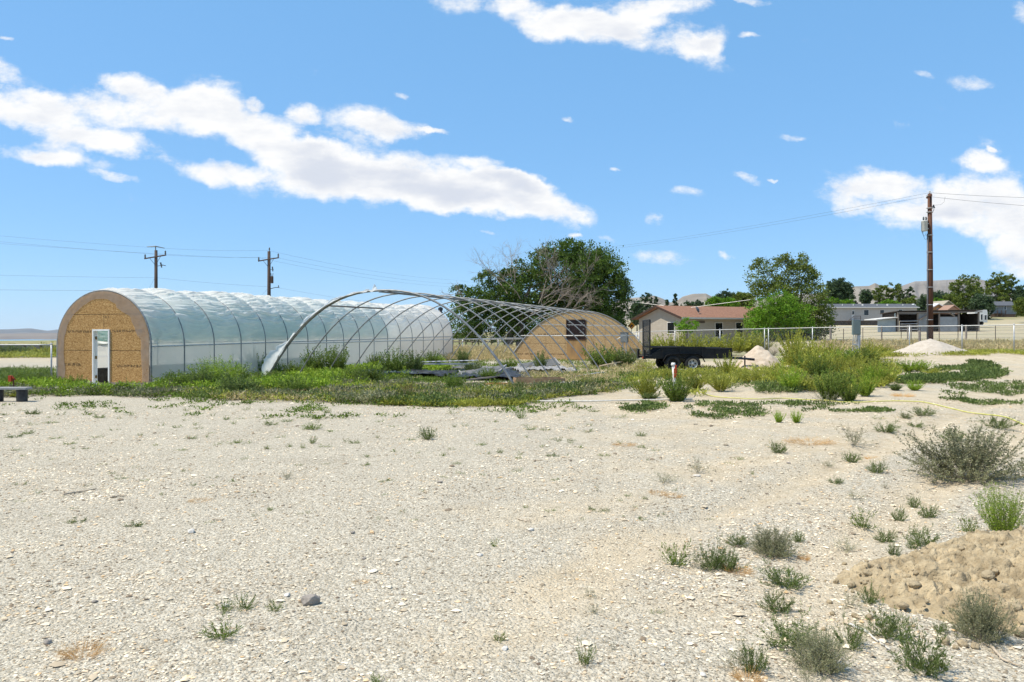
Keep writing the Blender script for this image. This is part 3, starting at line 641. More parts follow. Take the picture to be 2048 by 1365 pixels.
mb = MB(); mb.tube([(3.0, L2 - 1.3, 1.50), (3.35, L2 - 1.2, 1.72)], .04, 6); mb.build('bent_pipe_end', galv_l, G2, True)
# loose strut between the first and third hoop
mb = MB(); xa = -2.35; mb.tube([(xa, 0, prof2(xa) - .02), (xa + .0, 4.3, prof2(xa) + .0)], .032, 6); mb.build('loose_strut', wood_old, G2)
for (y0, x0, y1, x1) in ((8.6, 1.0, 10.6, 2.3), (12.7, -.4, 12.8, 2.2)): mb = MB(); mb.tube([(x0, y0, prof2(x0) - .03), (x1, y1, prof2(x1) - .03)], .018, 5); mb.build('wind_brace', galv_l, G2)
# end wall with window, stained board, joints
OSB2 = osb_material('strand_board_back', [('h', 1.22, -5.3, .0), ('h', 2.44, -5.3, -1.0), ('v', -.98, .0, 2.6), ('v', 1.1, 0, 2.9), ('v', 1.9, 0, 2.8), ('v', 3.1, 0, 2.2), ('v', 4.2, 0, 1.6), ('v', -2.4, 0, 2.4), ('h', .62, -.8, 3)],
                    ((.23, .14, .065), (.41, .28, .14), (.54, .40, .225)), stamps=[(1.85, -3.0, -1.2, .06), (.45, -4.7, -3.0, .05), (.45, -2.2, -.2, .05)])
xs2 = sorted(set(list(np.round(np.linspace(-5.2, 5.2, 61), 3)) + [-.86, .50]))
def lo2(m): return [(-.15, 1.50), (2.86, None)] if -.86 < m < .50 else [(-.15, None)]
mb = arch_wall(xs2, lo2, lambda x: prof2(x, 5.24, 3.52) - .01, L2 + .02, L2 + .06); ew = mb.build('end_wall', OSB2, G2)
win = MB(); win.box((-.90, L2 - .03, 1.46), (-.84, L2 + .05, 2.90)); win.box((.48, L2 - .03, 1.46), (.54, L2 + .05, 2.90)); win.box((-.84, L2 - .028, 2.84), (.48, L2 + .048, 2.90)); win.box((-.84, L2 - .028, 1.46), (.48, L2 + .048, 1.52))
wn = win.build('window', simple('window_frame_dark', (.035, .018, .012), (.06, .03, .02), 8, .7), G2)
pn = MB(); pn.box((-.84, L2 + .012, 1.52), (.48, L2 + .022, 2.84)); pn.build('pane', simple('dusty_pane', (.012, .006, .005), (.025, .012, .01), 5, .35), wn)
dm = MB()
for z in (1.75, 2.0, 2.22, 2.45, 2.7):
    for s in (-.72, .1, .3): 
        if random.random() < .8: dm = MB(); dm.box((s, L2 + .002, z), (s + random.uniform(.06, .16), L2 + .0115, z + .02)); dm.build('glazing_clip', galv_l, wn)
sb = MB(); sb.box((-.86, L2 + .0, .10), (.50, L2 + .017, 1.455)); sb.build('stained_board', simple('stained_board', (.38, .23, .09), (.25, .155, .075), 1.6, .8, stretch=(2, 1, .6)), G2)['label'] = 'water stained orange board below the window'
ws = MB(); ws.grid(np.array([[(x, L2 + .0 + .03 * k, prof2(x, 5.24, 3.52) + .01 - .10 * k * float(vnoise(x * 3, 0, 0, 9)) * 1.6) for k in (0, 1)] for x in np.linspace(-5.0, 5.0, 70) if abs(x) > 2.2 and (x < -2.9 or x > 3.0)][0:24])); o = ws.build('edge_film_strip', film_rag, G2); crease(o, lambda c: np.ones(len(c)))
# torn film hanging on the front hoop
def rag(x0, x1, wd, name, drop=0, seed=1, n=60):
    P = np.zeros((n, 9, 3)); xx = np.linspace(x0, x1, n)
    for i, x in enumerate(xx):
        z = prof2(x) + gz2(x, 0) * (1 - prof2(x) / H2); dz = -H2 * 2.35 * (abs(x) / W2) ** 1.35 / W2 * np.sign(x); tn = np.array([1, 0, dz]); tn /= np.linalg.norm(tn); nr = np.array([-tn[2], 0, tn[0]])
        if nr[2] < 0: nr = -nr
        w_ = wd(i / (n - 1)) * (.7 + .6 * float(fbm(i * .15, seed, 0, 3)))
        for j in range(9):
            t = j / 8 - .25; off = w_ * t
            P[i, j] = np.array([x, -.05 - .05 * float(fbm(i * .2, j * .5, seed, 5)), z]) + nr * off + np.array([0, .16 * math.sin(t * 3), -drop * max(t, 0) * w_])
    mb = MB(); mb.grid(P); o = mb.build(name, film_rag, G2, True); crease(o, lambda c: .45 + .6 * fbm(c[:, 0] * 6, c[:, 2] * 6, 0, 23))
rag(-W2 + .02, -4.15, lambda t: .16 + .42 * math.sin(math.pi * min(1, t * .9 + .12)) ** 1.0, 'torn_film', 0, 1)
rag(-4.5, -3.75, lambda t: .55 * (1 - t) + .1, 'torn_film', 1.4, 2, 30)
rag(-3.5, -1.9, lambda t: .13 + .08 * math.sin(9 * t), 'torn_film', .2, 3)
rag(-2.0, -.55, lambda t: .09 + .10 * math.sin(7 * t + 1) ** 2, 'torn_film', .4, 4)
rag(-.45, -.2, lambda t: .24 * math.sin(math.pi * t), 'torn_film', -.3, 5, 16)

# electrical box on the pipe in front of the back wall
E = empty('electrical_box', tuple(w2(3.35, L2 - .45, 0)), A2, 'grey electrical box on conduits before the back wall of the hoop greenhouse', 'electrical box')
mb = MB(); mb.box((-.26, -.1, 1.30), (.26, .1, 1.98)); mb.box((-.29, -.13, 1.98), (.29, .13, 2.01)); mb.build('cabinet', simple('grey_enclosure', (.13, .145, .15), (.19, .20, .20), 5, .5), E)
mb = MB(); mb.box((-.22, -.115, 1.36), (.22, -.1, 1.92)); mb.tube([(.2, -.13, 1.6), (.2, -.13, 1.7)], .012); mb.build('cabinet_door', simple('grey_enclosure_door', (.17, .185, .19), None, 4, .5), E)
for s in (-.1, .12):
    mb = MB(); mb.tube([(s, 0, -.1), (s, 0, 1.32)], .035, 8); mb.build('conduit', galv, E)

# ============================================================ stuff lying in the hoop greenhouse
def slat_panel(name, x, y, wd, ln, rz, tilt, lab, h=.12, n=9, m=galv_l):
    r = empty(name, tuple(w2(x, y, 0)), A2 + rz, lab, 'slatted rack'); r.location.z = gz2(x, y) + h
    r.rotation_euler[1] = tilt[0]; r.rotation_euler[0] = tilt[1]
    f = MB(); f.box((-wd / 2, -ln / 2, 0), (-wd / 2 + .06, ln / 2, .07)); f.box((wd / 2 - .06, -ln / 2, 0), (wd / 2, ln / 2, .07)); f.build('side_rail', m, r)
    s = MB()
    for k in range(n): t = -ln / 2 + ln * (k + .5) / n; s.box((-wd / 2 + .06, t - .045, .015), (wd / 2 - .06, t + .045, .045))
    s.build('slats', m, r); return r
rackm = simple('weathered_grey_board', (.19, .185, .18), (.32, .31, .30), 7, .8)
slat_panel('slatted_rack', 1.6, 5.2, 2.4, 1.9, .2, (-.14, .10), 'grey slatted rack tilted up on rubble behind the front hoop leg', .20, 9, rackm)
slat_panel('slatted_rack', .3, 4.1, 2.0, 1.2, .5, (-.05, .10), 'low grey slatted rack lying flat beside the crumpled black sheeting', .12, 7, rackm)
slat_panel('slatted_rack', 2.0, 12.5, 2.0, 2.2, .4, (-.16, .12), 'pale slatted rack propped steeply below the window of the back wall', .30, 8, rackm)
slat_panel('slatted_rack', .0, 9.8, 2.6, 1.4, -.1, (.03, .05), 'grey slatted rack flat on the ground halfway down the hoops', .18, 7, rackm)
def sheet(x, y, wd, ln, lab, seed, amp=.14, m=black_plastic, name='plastic_sheet'):
    n, k = 36, 26; U, V_ = np.meshgrid(np.linspace(-.5, .5, n), np.linspace(-.5, .5, k), indexing='ij')
    u2 = U + .12 * (fbm(V_ * 3, 0, seed, 3) - .5); v2 = V_ + .12 * (fbm(U * 3, 5, seed, 3) - .5)
    h = amp * (1 - np.abs(2 * fbm(U * 5, V_ * 4, seed, 6) - 1)) ** 2 + .5 * amp * fbm(U * 14, V_ * 14, seed, 8) + .03
    gx = gz2(x, y); P = np.stack([u2 * wd, v2 * ln, h], -1); mb = MB(); mb.grid(P); o = mb.build(name, m, None, True); o.location = w2(x, y, 0); o.location.z = gx; o.rotation_euler = (0, 0, A2 + seed * .13)
    return tag(o, lab, 'plastic sheeting')
sheet(-1.0, 3.6, 4.2, 2.4, 'crumpled black plastic sheeting bunched in front of the metal bench', 1, .22)
sheet(2.6, 4.4, 3.0, 3.0, 'black plastic sheeting spread under the tilted slatted rack', 2, .14)
sheet(1.0, 7.6, 4.5, 3.0, 'wrinkled black ground sheet deeper inside the hoops', 3, .12)
sheet(3.2, 9.2, 2.6, 2.6, 'grey dusty plastic sheet beside the small dark green bush', 4, .22, rackm)
sheet(-.9, 3.0, 1.1, .7, 'bunched roll of dark plastic on the edge of the black sheeting', 5, .24, simple('dark_teal_plastic', (.012, .03, .03), (.10, .13, .13), 4, .4))
# corrugated bench
B = empty('metal_bench', tuple(w2(-1.2, 7.6, 0)), A2 + .30, 'long corrugated metal bench top propped on black blocks inside the hoops', 'bench'); B.location.z = gz2(-1.2, 7.6)
n = 60; xx = np.linspace(-1.75, 1.75, n); mb = MB(); P = np.stack([np.stack([xx, np.full(n, yv), .50 + .03 * (xx + 1.7) + .018 * np.abs(np.sin(xx * 12))], -1) for yv in np.linspace(-.45, .45, 3)], 0); mb.grid(P); mb.grid(P[::-1] - np.array([0, 0, .02]))
mb.box((-1.76, -.47, .42), (1.72, -.43, .50)); mb.build('bench_top', simple('corrugated_grey', (.34, .345, .35), (.46, .46, .46), 5, .5, metal=.3), B)
for x in (-1.5, 1.35):
    mb = MB(); mb.box((x - .14, -.38, 0), (x + .14, .38, .46)); mb.box((x - .17, -.41, 0), (x + .17, .41, .05)); mb.build('support_block', black_paint, B)
def plank(name, p0, p1, wd, th, m, lab, cat, lift=.03, roll=0):
    a = at(*p0); b = at(*p1); a.z += lift; b.z += lift; d = (b - a); ln = d.length; mb = MB()
    k = 10
    for i in range(k):     # a board, bent a touch, as one body
        pass
    xs_ = np.linspace(0, ln, k + 1); z = .012 * np.sin(xs_ / ln * 3.1); 
    ring = [(-wd / 2, 0), (wd / 2, 0), (wd / 2, th), (-wd / 2, th)]
    V = [(x, y, zz + z[i]) for i, x in enumerate(xs_) for y, zz in ring]
    Fc = [(i * 4 + q, i * 4 + (q + 1) % 4, i * 4 + 4 + (q + 1) % 4, i * 4 + 4 + q) for i in range(k) for q in range(4)] + [(3, 2, 1, 0), tuple(k * 4 + q for q in range(4))]
    mb.add(V, Fc); o = mb.build(name, m); o.location = a; o.rotation_euler = d.to_track_quat('X', 'Z').to_euler(); return tag(o, lab, cat)
plank('board', (762, 776), (905, 775), .14, .07, wood_new, 'pale wooden board along the front sill beside the rust coloured weed', 'board', .06)
plank('board', (905, 775), (970, 772), .14, .06, wood_new, 'pale front sill board continuing past the yellow green weed', 'board', .07)
plank('board', (968, 774), (1030, 773), .16, .06, simple('orange_board', (.36, .16, .05), (.45, .22, .08), 6, .8), 'orange stained sill board by the foot of the front hoop', 'board', .05)
plank('board', (780, 768), (845, 760), .12, .05, wood_new, 'short pale board angled behind the front sill', 'board', .08)
plank('board', (925, 770), (1000, 761), .10, .05, wood_old, 'weathered board lying over the black sheeting', 'board', .12)
plank('board', (1050, 765), (1120, 762), .12, .04, wood_new, 'thin pale board just behind the wooden planter box', 'board', .10)
plank('board', (1200, 742), (1265, 729), .09, .04, wood_new, 'narrow pale stick board lying in the weeds below the electrical box', 'board', .22)
plank('board', (1150, 760), (1208, 751), .10, .04, galv_l, 'grey metal strip lying aslant beyond the planter box', 'metal strip', .10)
def pbox(name, px, py, wd, dp, ht, rz, m, lab, cat):
    p = at(px, py); r = empty(name, tuple(p), rz, lab, cat); t = .04
    for a, b in (((-wd / 2, -dp / 2, 0), (wd / 2, -dp / 2 + t, ht)), ((-wd / 2, dp / 2 - t, 0), (wd / 2, dp / 2, ht)), ((-wd / 2, -dp / 2 + t, 0), (-wd / 2 + t, dp / 2 - t, ht - .004)), ((wd / 2 - t, -dp / 2 + t, 0), (wd / 2, dp / 2 - t, ht - .004))):
        mb = MB(); mb.box(a, b); mb.build('side_board', m, r)
    return r
r = pbox('planter_box', 1078, 772, 1.75, .8, .28, .12, simple('box_wood', (.26, .16, .09), (.38, .26, .15), 5, .85), 'brown wooden planter box right of the front hoop foot', 'planter')
mb = MB(); mb.box((-.83, -.36, 0), (.83, .36, .2)); mb.build('soil', simple('soil', (.16, .12, .08), (.24, .18, .12), 9, .95, .5), r)
r = pbox('crate', 1146, 776, .95, .6, .17, -.1, simple('grey_box_wood', (.13, .105, .08), (.22, .18, .14), 5, .85), 'low weathered wooden crate holding white scraps', 'crate')
mb = MB()
for k in range(14): x, y = random.uniform(-.4, .4), random.uniform(-.22, .22); mb.box((x - .05, y - .04, .02), (x + .05, y + .04, .20 + random.uniform(-.03, .03)), Matrix.Rotation(random.uniform(-.6, .6), 4, 'Y'))
mb.build('scraps', pvc, r)
p = at(1172, 778); r = empty('plastic_rack', tuple(p), .05, 'flat white plastic rack with a blue top edge beside the low crate', 'rack')
mb = MB(); mb.box((-.55, -.02, .02), (.62, .02, .06)); mb.box((-.55, -.5, .02), (.55, -.46, .05)); mb.tube([(-.1, -.48, .05), (.2, 0, .07)], .03); mb.box((-.55, -.46, .02), (-.5, -.02, .05)); mb.build('frame', pvc, r)
mb = MB(); mb.box((-.6, .02, .05), (.68, .07, .12)); mb.build('top_edge', simple('blue_plastic', (.03, .06, .20), None, 4, .5), r)

# stove pipe behind the film house
p = Vector((X(881, 62), 62, 0)); mb = MB(); mb.lathe([(.13, 0), (.13, 3.75), (.19, 3.76), (.19, 3.95), (.02, 4.05)], 16); o = mb.build('stove_pipe', simple('stove_black', (.03, .035, .04), None, 4, .5), None, False); o.location = p; tag(o, 'dark stove pipe rising behind the far end of the film greenhouse', 'stove pipe')
# ============================================================ chain link fence by the yard
def fence(name, pts, htop, label, posts, mesh=True, rail_r=.024):
    """pts: (x, y) line; htop(x, y): height of the rail; posts: params along the line"""
    r = empty(name, (0, 0, 0), 0, label, 'fence')
    P = np.array(pts, float); seg = np.linalg.norm(np.diff(P, axis=0), axis=1); cum = np.concatenate([[0], np.cumsum(seg)])
    def pos(s): return np.array([np.interp(s, cum, P[:, 0]), np.interp(s, cum, P[:, 1])])
    n = int(cum[-1] / .6) + 2; ss = np.linspace(0, cum[-1], n)
    mb = MB(); mb.tube([(*pos(s), htop(*pos(s))) for s in ss], rail_r, 8); mb.build('top_rail', galv_l, r, True)
    for s in posts:
        x, y = pos(s); mb = MB(); zt = htop(x, y); mb.tube([(x, y, g(x, y) - .1), (x, y, zt + .02)], .030, 8); mb.lathe([(.038, zt + .02), (.036, zt + .055), (.01, zt + .075)], 8, (x, y, 0)); mb.build('post', galv, r, True)
    if mesh:
        st = .075; L_ = cum[-1]; V = []; k = int(L_ / st)
        for dr in (1, -1):
            for i in range(-20, k + 1):
                h_ = 1.45; s0, s1 = i * st, i * st + h_ * .7 
                if dr < 0: s0, s1 = s1, s0
                a0, a1 = max(0, min(L_, s0)), max(0, min(L_, s1))
                if abs(a1 - a0) < .02: continue
                t0, t1 = (a0 - s0) / (s1 - s0), (a1 - s0) / (s1 - s0)
                A, B_ = pos(a0), pos(a1); za, zb = htop(*A), htop(*B_); p = np.array([*A, za - h_ + h_ * t0]); q = np.array([*B_, zb - h_ + h_ * t1])
                V.append(np.array([p + [0, 0, .0018], p - [0, 0, .0018], q - [0, 0, .0018], q + [0, 0, .0018]])); V.append(np.array([p + [0, .0018, 0], p - [0, .0018, 0], q - [0, .0018, 0], q + [0, .0018, 0]]))
        obj('wire_mesh', quads_mesh('wire_mesh', np.array(V), galv), r)
    return r
FA, FB = np.array([28.6, 39.0]), np.array([9.4, 58.3]); fl = np.linalg.norm(FB - FA)
tab = [(2110, 649), (2048, 650), (1924, 652), (1819, 653), (1625, 656), (1529, 658), (1440, 660), (1350, 662), (1278, 664)]
tx = np.array([t[0] for t in tab][::-1], float); ty = np.array([t[1] for t in tab][::-1], float)
def rail_right(x, y): return Z(float(np.interp(CX + F * x / y, tx, ty)), y)
posts = []
for px in (1278, 1350, 1440, 1529, 1537, 1625, 1720, 1819, 1924, 2028, 2140):
    u = (px - CX) / F; dx, dy = FB - FA; t = (u * FA[1] - FA[0]) / (dx - u * dy); posts.append(min(max(t, 0), 1) * fl)
fence('chain_link_fence', [FA, FB], rail_right, 'galvanised chain link fence running behind the trailer and the gravel pile', posts)
tx2 = [840, 908, 980, 1060, 1278]; ty2 = [680, 679.5, 679, 678, 665]
def rail_mid(x, y): return Z(float(np.interp(CX + F * x / y, tx2, ty2)), y)
FC = np.array([X(1278, 58.4), 58.4]); FD = np.array([X(860, 74), 74]); l2 = np.linalg.norm(FD - FC)
fence('chain_link_fence', [FC, FD], rail_mid, 'far stretch of chain link fence seen between the two greenhouses', [l2 * t for t in (.01, .25, .46, .62, .70, .81, .95)], rail_r=.025)
fence('chain_link_fence', [(-27, 29.6), (-16.95, 28.75)], lambda x, y: Z(690, 28.9), 'chain link fence ending at the side wall of the film greenhouse', [0, 3.4, 6.7, 10.08])

# ============================================================ wooden posts and wire beyond the fence
for px, top, bot, d, wd, lab in ((1661, 652, 686, 64, .17, 'dark wooden fence post standing between the leafy tree and the meter pedestal'), (1839, 663, 696, 50, .16, 'short thick wooden post just before the tall utility pole'),
                           (1932, 651, 680, 62, .15, 'grey wooden post behind the chain link fence beyond the gravel pile'), (1763, 652, 676, 66, .11, 'pale leaning gate post by the metal shed lean-to'), (1815, 652, 678, 66, .10, 'thin pale post in front of the open shed bay'), (1822, 652, 679, 66, .09, 'slim post paired beside the open shed bay')):
    p = Vector((X(px, d), d, g(X(px, d), d))); zt = Z(top, d); mb = MB(); mb.tube([(0, 0, -.2), (.01, 0, (zt - p.z) * .5), (0, 0, zt - p.z)], [wd * .55, wd * .5, wd * .48], 9); mb.lathe([(wd * .48, zt - p.z), (wd * .2, zt - p.z + .03)], 9)
    o = mb.build('wooden_post', wood_old); o.location = p; tag(o, lab, 'fence post')
r = empty('wire_fence', (0, 0, 0), 0, 'low wire fence on thin steel posts running past the wooden posts beyond the chain link', 'fence')
wl = [(X(px, 64), 64 + (px - 1850) * .004) for px in (1640, 2120)]
for h_ in (.25, .55, .85, 1.1):
    mb = MB(); mb.tube([(x, y, g(x, y) + h_) for x, y in zip(np.linspace(wl[0][0], wl[1][0], 24), np.linspace(wl[0][1], wl[1][1], 24))], .008, 4); mb.build('strand', wire_m, r)
for t in np.linspace(0, 1, 13):
    x = wl[0][0] * (1 - t) + wl[1][0] * t; y = wl[0][1] * (1 - t) + wl[1][1] * t; mb = MB(); z0 = g(x, y); mb.box((x - .025, y - .006, z0 - .1), (x + .025, y + .006, z0 + 1.25)); mb.box((x - .006, y + .006, z0 - .1), (x + .006, y + .045, z0 + 1.25)); mb.build('steel_post', pole_dark, r)

# corral rail fence behind the hoops
r = empty('rail_fence', (0, 0, 0), 0, 'brown wooden rail fence crossing the field behind the bare hoops', 'fence')
cy = 96
for k, px in enumerate(np.linspace(880, 1060, 15)):
    x = X(px, cy); mb = MB(); z0 = g(x, cy); mb.tube([(x, cy, z0 - .1), (x, cy, Z(674.5, cy))], .09, 6); mb.build('post', wood_old, r)
for py in (673.5, 679, 684):
    mb = MB(); m = galv_l if py < 675 else wood_old; mb.tube([(X(px, cy), cy - .1, Z(py, cy)) for px in np.linspace(876, 1064, 12)], .07, 5); mb.build('rail', m, r)
# board fence far on the other side, by the lake
r = empty('board_fence', (0, 0, 0), 0, 'grey weathered board fence in the scrub below the lake', 'fence')
d = 84
mb = MB(); 
for k in range(60):
    px = -40 + k * 4.2; x = X(px, d); mb.box((x, d, g(x, d) - .1), (x + .2, d + .04, Z(690.5, d) + random.uniform(-.04, .04)))
mb.build('boards', simple('grey_boards', (.13, .125, .13), (.20, .195, .19), 3, .9), r)
for px in (0, 50, 82, 125, 170):
    mb = MB(); x = X(px, d); mb.box((x - .08, d - .14, g(x, d) - .1), (x + .08, d - .002, Z(689, d))); mb.build('post', pole_dark, r)

# ============================================================ utility poles and their wires
def insul(mb, x, y, z, h_=.22, r_=.055): mb.lathe([(r_ * .4, z), (r_, z + h_ * .3), (r_ * .6, z + h_ * .5), (r_ * .9, z + h_ * .75), (r_ * .3, z + h_)], 8, (x, y, 0))
porcelain = simple('porcelain', (.10, .11, .11), None, 4, .3); porc_l = simple('porcelain_pale', (.5, .5, .48), None, 4, .3)
def far_pole(px, d, top, rr, lab, armpy, armx, topfit):
    x = X(px, d); z0 = g(x, d) - .2; r = empty('utility_pole', (x, d, z0), 0, lab, 'utility pole'); zt = Z(top, d) - z0
    mb = MB(); mb.tube([(0, 0, 0), (0, 0, zt * .5), (0, 0, zt)], [rr * 1.25, rr * 1.1, rr * .9], 12); mb.build('pole', pole_dark if px < 400 else pole_dark, r, True)
    az = Z(armpy, d) - z0; a = armx
    mb = MB(); mb.tube([(-a, -.18, az - .20), (a, -.18, az + .20)], .075, 6); arm = mb.build('crossarm', pole_dark, r)
    for s in (-1, 1):
        mb = MB(); insul(mb, s * (a - .08), -.18, az + s * .20 + .06, .42, .11); mb.build('insulator', porcelain, arm)
        mb = MB(); mb.tube([(s * a * .5, -.2, az + s * .1 - .05), (s * .05, -.15, az - .85)], .022, 5); mb.build('brace', pole_dark, arm)
    if topfit:
        mb = MB(); mb.tube([(-.95, -.1, zt + .36), (0, -.1, zt + .42), (1.0, -.1, zt + .22)], [.03, .07, .03], 6); mb.tube([(0, -.1, zt - .1), (0, -.1, zt + .4)], .05, 6); mb.build('top_bracket', porcelain, r)
    else:
        mb = MB(); mb.tube([(.08, -.1, zt - .15), (.08, -.1, zt + .1)], .04, 6); insul(mb, .08, -.1, zt + .08, .35, .1); mb.build('insulator', porcelain, r)
    return r, z0, zt
P1, z1, t1 = far_pole(312, 85, 501, .17, 'brown utility pole with a crossarm rising behind the front end of the film greenhouse', 514.5, 1.18, True)
mb = MB(); zc = Z(531, 85) - z1; mb.tube([(.1, 0, zc - .1), (.75, 0, zc)], .03, 5); mb.tube([(.5, 0, zc + .3), (.62, 0, zc - .25)], [.09, .07], 8); mb.tube([(.6, 0, zc + .05), (1.05, 0, zc - .05)], .04, 5); mb.build('fuse_cutout', porcelain, P1)
P2, z2_, t2 = far_pole(538, 90, 503, .19, 'utility pole with a crossarm and small transformer above the middle of the film greenhouse', 519.5, 1.2, False)
mb = MB(); zc = Z(560, 90) - z2_; mb.lathe([(.02, zc - .42), (.17, zc - .40), (.17, zc + .36), (.1, zc + .42)], 12, (.36, -.05, 0)); mb.build('transformer', pole_dark, P2)
mb = MB(); [mb.tube([(.36 + q, -.05, zc + .4), (.36 + q * 1.5, -.05, zc + .75)], .035, 6) for q in (-.08, .08)]; mb.build('bushing', porcelain, P2)
mb = MB(); zc = Z(539, 90) - z2_; mb.tube([(.15, 0, zc - .05), (.55, 0, zc)], .03, 5); mb.tube([(.38, 0, zc + .3), (.45, 0, zc - .25)], [.08, .06], 8); mb.build('fuse_cutout', porcelain, P2)
mb = MB(); zc = Z(576, 90) - z2_; mb.tube([(.15, 0, zc - .12), (.7, 0, zc + .02), (1.2, 0, zc + .06)], .04, 5); insul(mb, 1.1, 0, zc + .1, .2, .06); mb.build('wire_bracket', pole_dark, P2)
def wire(name, pts, r_, lab, sag=0.0, n=26, mat=wire_m):
    """pts: (px, py, depth); a hanging span between each pair"""
    P = []
    for (a, b) in zip(pts[:-1], pts[1:]):
        A = np.array([X(a[0], a[2]), a[2], Z(a[1], a[2])]); B_ = np.array([X(b[0], b[2]), b[2], Z(b[1], b[2])])
        for t in np.linspace(0, 1, n)[(1 if P else 0):]: P.append(A * (1 - t) + B_ * t - np.array([0, 0, sag * 4 * t * (1 - t)]))
    mb = MB(); mb.tube(P, r_, 5); return tag(mb.build(name, mat), lab, 'power line')
WR = .008
wire('power_line', [(-260, 447, 78), (312, 496, 85), (538, 501, 90)], WR, 'top power wire joining the tips of the two crossarm utility poles', .15)
wire('power_line', [(-260, 457, 78), (295, 508, 85), (518, 515, 90)], WR, 'middle power wire resting on the lower ends of both crossarms', .15)
wire('power_line', [(-260, 467, 78), (336, 509, 85), (559, 516, 90)], WR, 'power wire resting on the raised ends of both crossarms', .12)
wire('power_line', [(-260, 543, 76), (314, 556, 85), (540, 574, 90)], WR, 'thinner telephone wire fixed halfway down both crossarm poles', .1)
wire('power_line', [(-260, 577, 76), (314, 582, 85), (640, 612, 88)], WR * 1.25, 'thick low cable passing just above the film greenhouse roof', .05)
wire('power_line', [(539, 502, 90), (905, 560, 150), (1300, 598, 240)], WR, 'top wire sloping down from the transformer pole towards the big tree', .6)
wire('power_line', [(518, 516, 90), (905, 574, 150), (1300, 604, 240)], WR, 'middle wire sloping down from the transformer pole towards the big tree', .6)
wire('power_line', [(559, 517, 90), (905, 568, 150), (1300, 602, 240)], WR, 'outer wire sloping down from the transformer pole towards the big tree', .5)
wire('power_line', [(556, 576, 90), (820, 612, 150), (905, 622, 180)], WR, 'telephone wire leaving the bracket of the transformer pole behind the roof', .3)
wire('guy_wire', [(536, 578, 90), (518, 596, 90.5)], WR, 'short guy wire slanting down from the transformer pole', 0)
wire('guy_wire', [(310, 556, 85), (291, 590, 85.5)], WR, 'guy wire slanting down from the front crossarm pole', 0)

# big pole on the other side
px, d = 1860, 55.0; x = X(px, d); z0 = g(x, d) - .2
r = empty('utility_pole', (x, d, z0), 0, 'tall reddish brown utility pole with a grey transformer can behind the gravel pile', 'utility pole')
def zz(py): return Z(py, d) - z0
mb = MB(); mb.tube([(.01, 0, 0), (.02, 0, zz(540)), (-.02, 0, zz(388))], [.205, .175, .135], 18); mb.build('pole', pole_wood, r, True)
mb = MB(); mb.tube([(-.215, -.06, 0), (-.20, -.06, zz(468))], .055, 8); mb.build('conduit', simple('conduit_grey', (.12, .115, .12), (.17, .165, .17), 4, .6), r, True)
mb = MB(); mb.tube([(-.36, -.26, zz(397.5)), (.02, -.16, zz(391))], .075, 6); arm = mb.build('crossarm', pole_wood, r)
mb = MB(); insul(mb, -.33, -.25, zz(395), .14, .07); mb.build('insulator', porc_l, arm)
mb = MB(); insul(mb, -.02, -.0, zz(388) + .02, .2, .075); mb.build('insulator', porc_l, r)
tr = MB(); zb = zz(463); zt_ = zz(443); tr.lathe([(.02, zb - .03), (.20, zb), (.21, zb + .03), (.205, zt_ - .05), (.225, zt_ - .02), (.20, zt_ + .03), (.03, zt_ + .07)], 20, (-.42, -.05, 0)); t_ = tr.build('transformer', simple('transformer_grey', (.40, .40, .37), (.50, .50, .46), 5, .5), r, True)
for q in (-.06, .10):
    mb = MB(); mb.tube([(-.42 + q, -.05, zt_ + .04), (-.42 + q * 1.2, -.07, zt_ + .17), (-.42 + q, -.05, zt_ + .30)], [.05, .065, .045], 8); mb.build('bushing', porcelain, t_)
for py in (448, 458):
    mb = MB(); mb.box((-.25, -.08, zz(py) - .03), (-.1, .0, zz(py) + .03)); mb.build('mounting_bracket', galv, r)
mb = MB(); mb.tube([(.12, 0, zz(416)), (.26, -.03, zz(411))], .035, 6); mb.tube([(.22, -.03, zz(410)), (.29, -.03, zz(417))], [.04, .06], 8); mb.tube([(.28, -.03, zz(418)), (.17, 0, zz(426))], .018, 5); mb.build('fuse_cutout', porcelain, r)
for py in (417, 425, 471, 505, 540, 575, 610, 640, 653):
    mb = MB(); mb.lathe([(.21, zz(py) - .02), (.215, zz(py)), (.21, zz(py) + .02)], 14, (-.01, 0, 0)); mb.box((-.30, -.1, zz(py) - .015), (-.19, -.03, zz(py) + .015)); mb.build('strap', galv_l, r)
for q in (0, 1, 2):
    mb = MB(); t = np.linspace(0, 1, 14); mb.tube([(-.64 + .5 * tt * (.3 + .35 * q) - .06 * math.sin(math.pi * tt), -.1, zz(446) - (.75 + .22 * q) * math.sin(math.pi * tt * .75)) for tt in t], .010, 4); mb.build('cable', wire_m, r)
mb = MB(); mb.tube([(.28, -.03, zz(411)), (.75, -.03, zz(410)), (.98, -.03, zz(404)), (1.05, -.03, zz(394))], .008, 4); mb.build('jumper_cable', wire_m, r)
wire('power_line', [(1858, 386, 55), (980, 510, 150)], .007, 'upper wire sagging from the top of the tall pole past the far clouds', 1.2)
wire('power_line', [(1848, 394, 55), (980, 513, 150)], .007, 'lower wire sagging from the short crossarm of the tall pole', 1.2)
wire('power_line', [(1862, 386, 55), (2300, 398, 47)], .010, 'upper wire leaving the tall pole out of the picture', .15)
wire('power_line', [(1862, 394, 55), (2300, 425, 47)], .010, 'lower wire leaving the tall pole out of the picture', .15)
wire('power_line', [(1255, 603, 90), (1370, 617, 85), (1500, 600, 82), (1560, 580, 80)], .022, 'pale service cable drooping over the brown roofed house', .0, mat=galv_l)

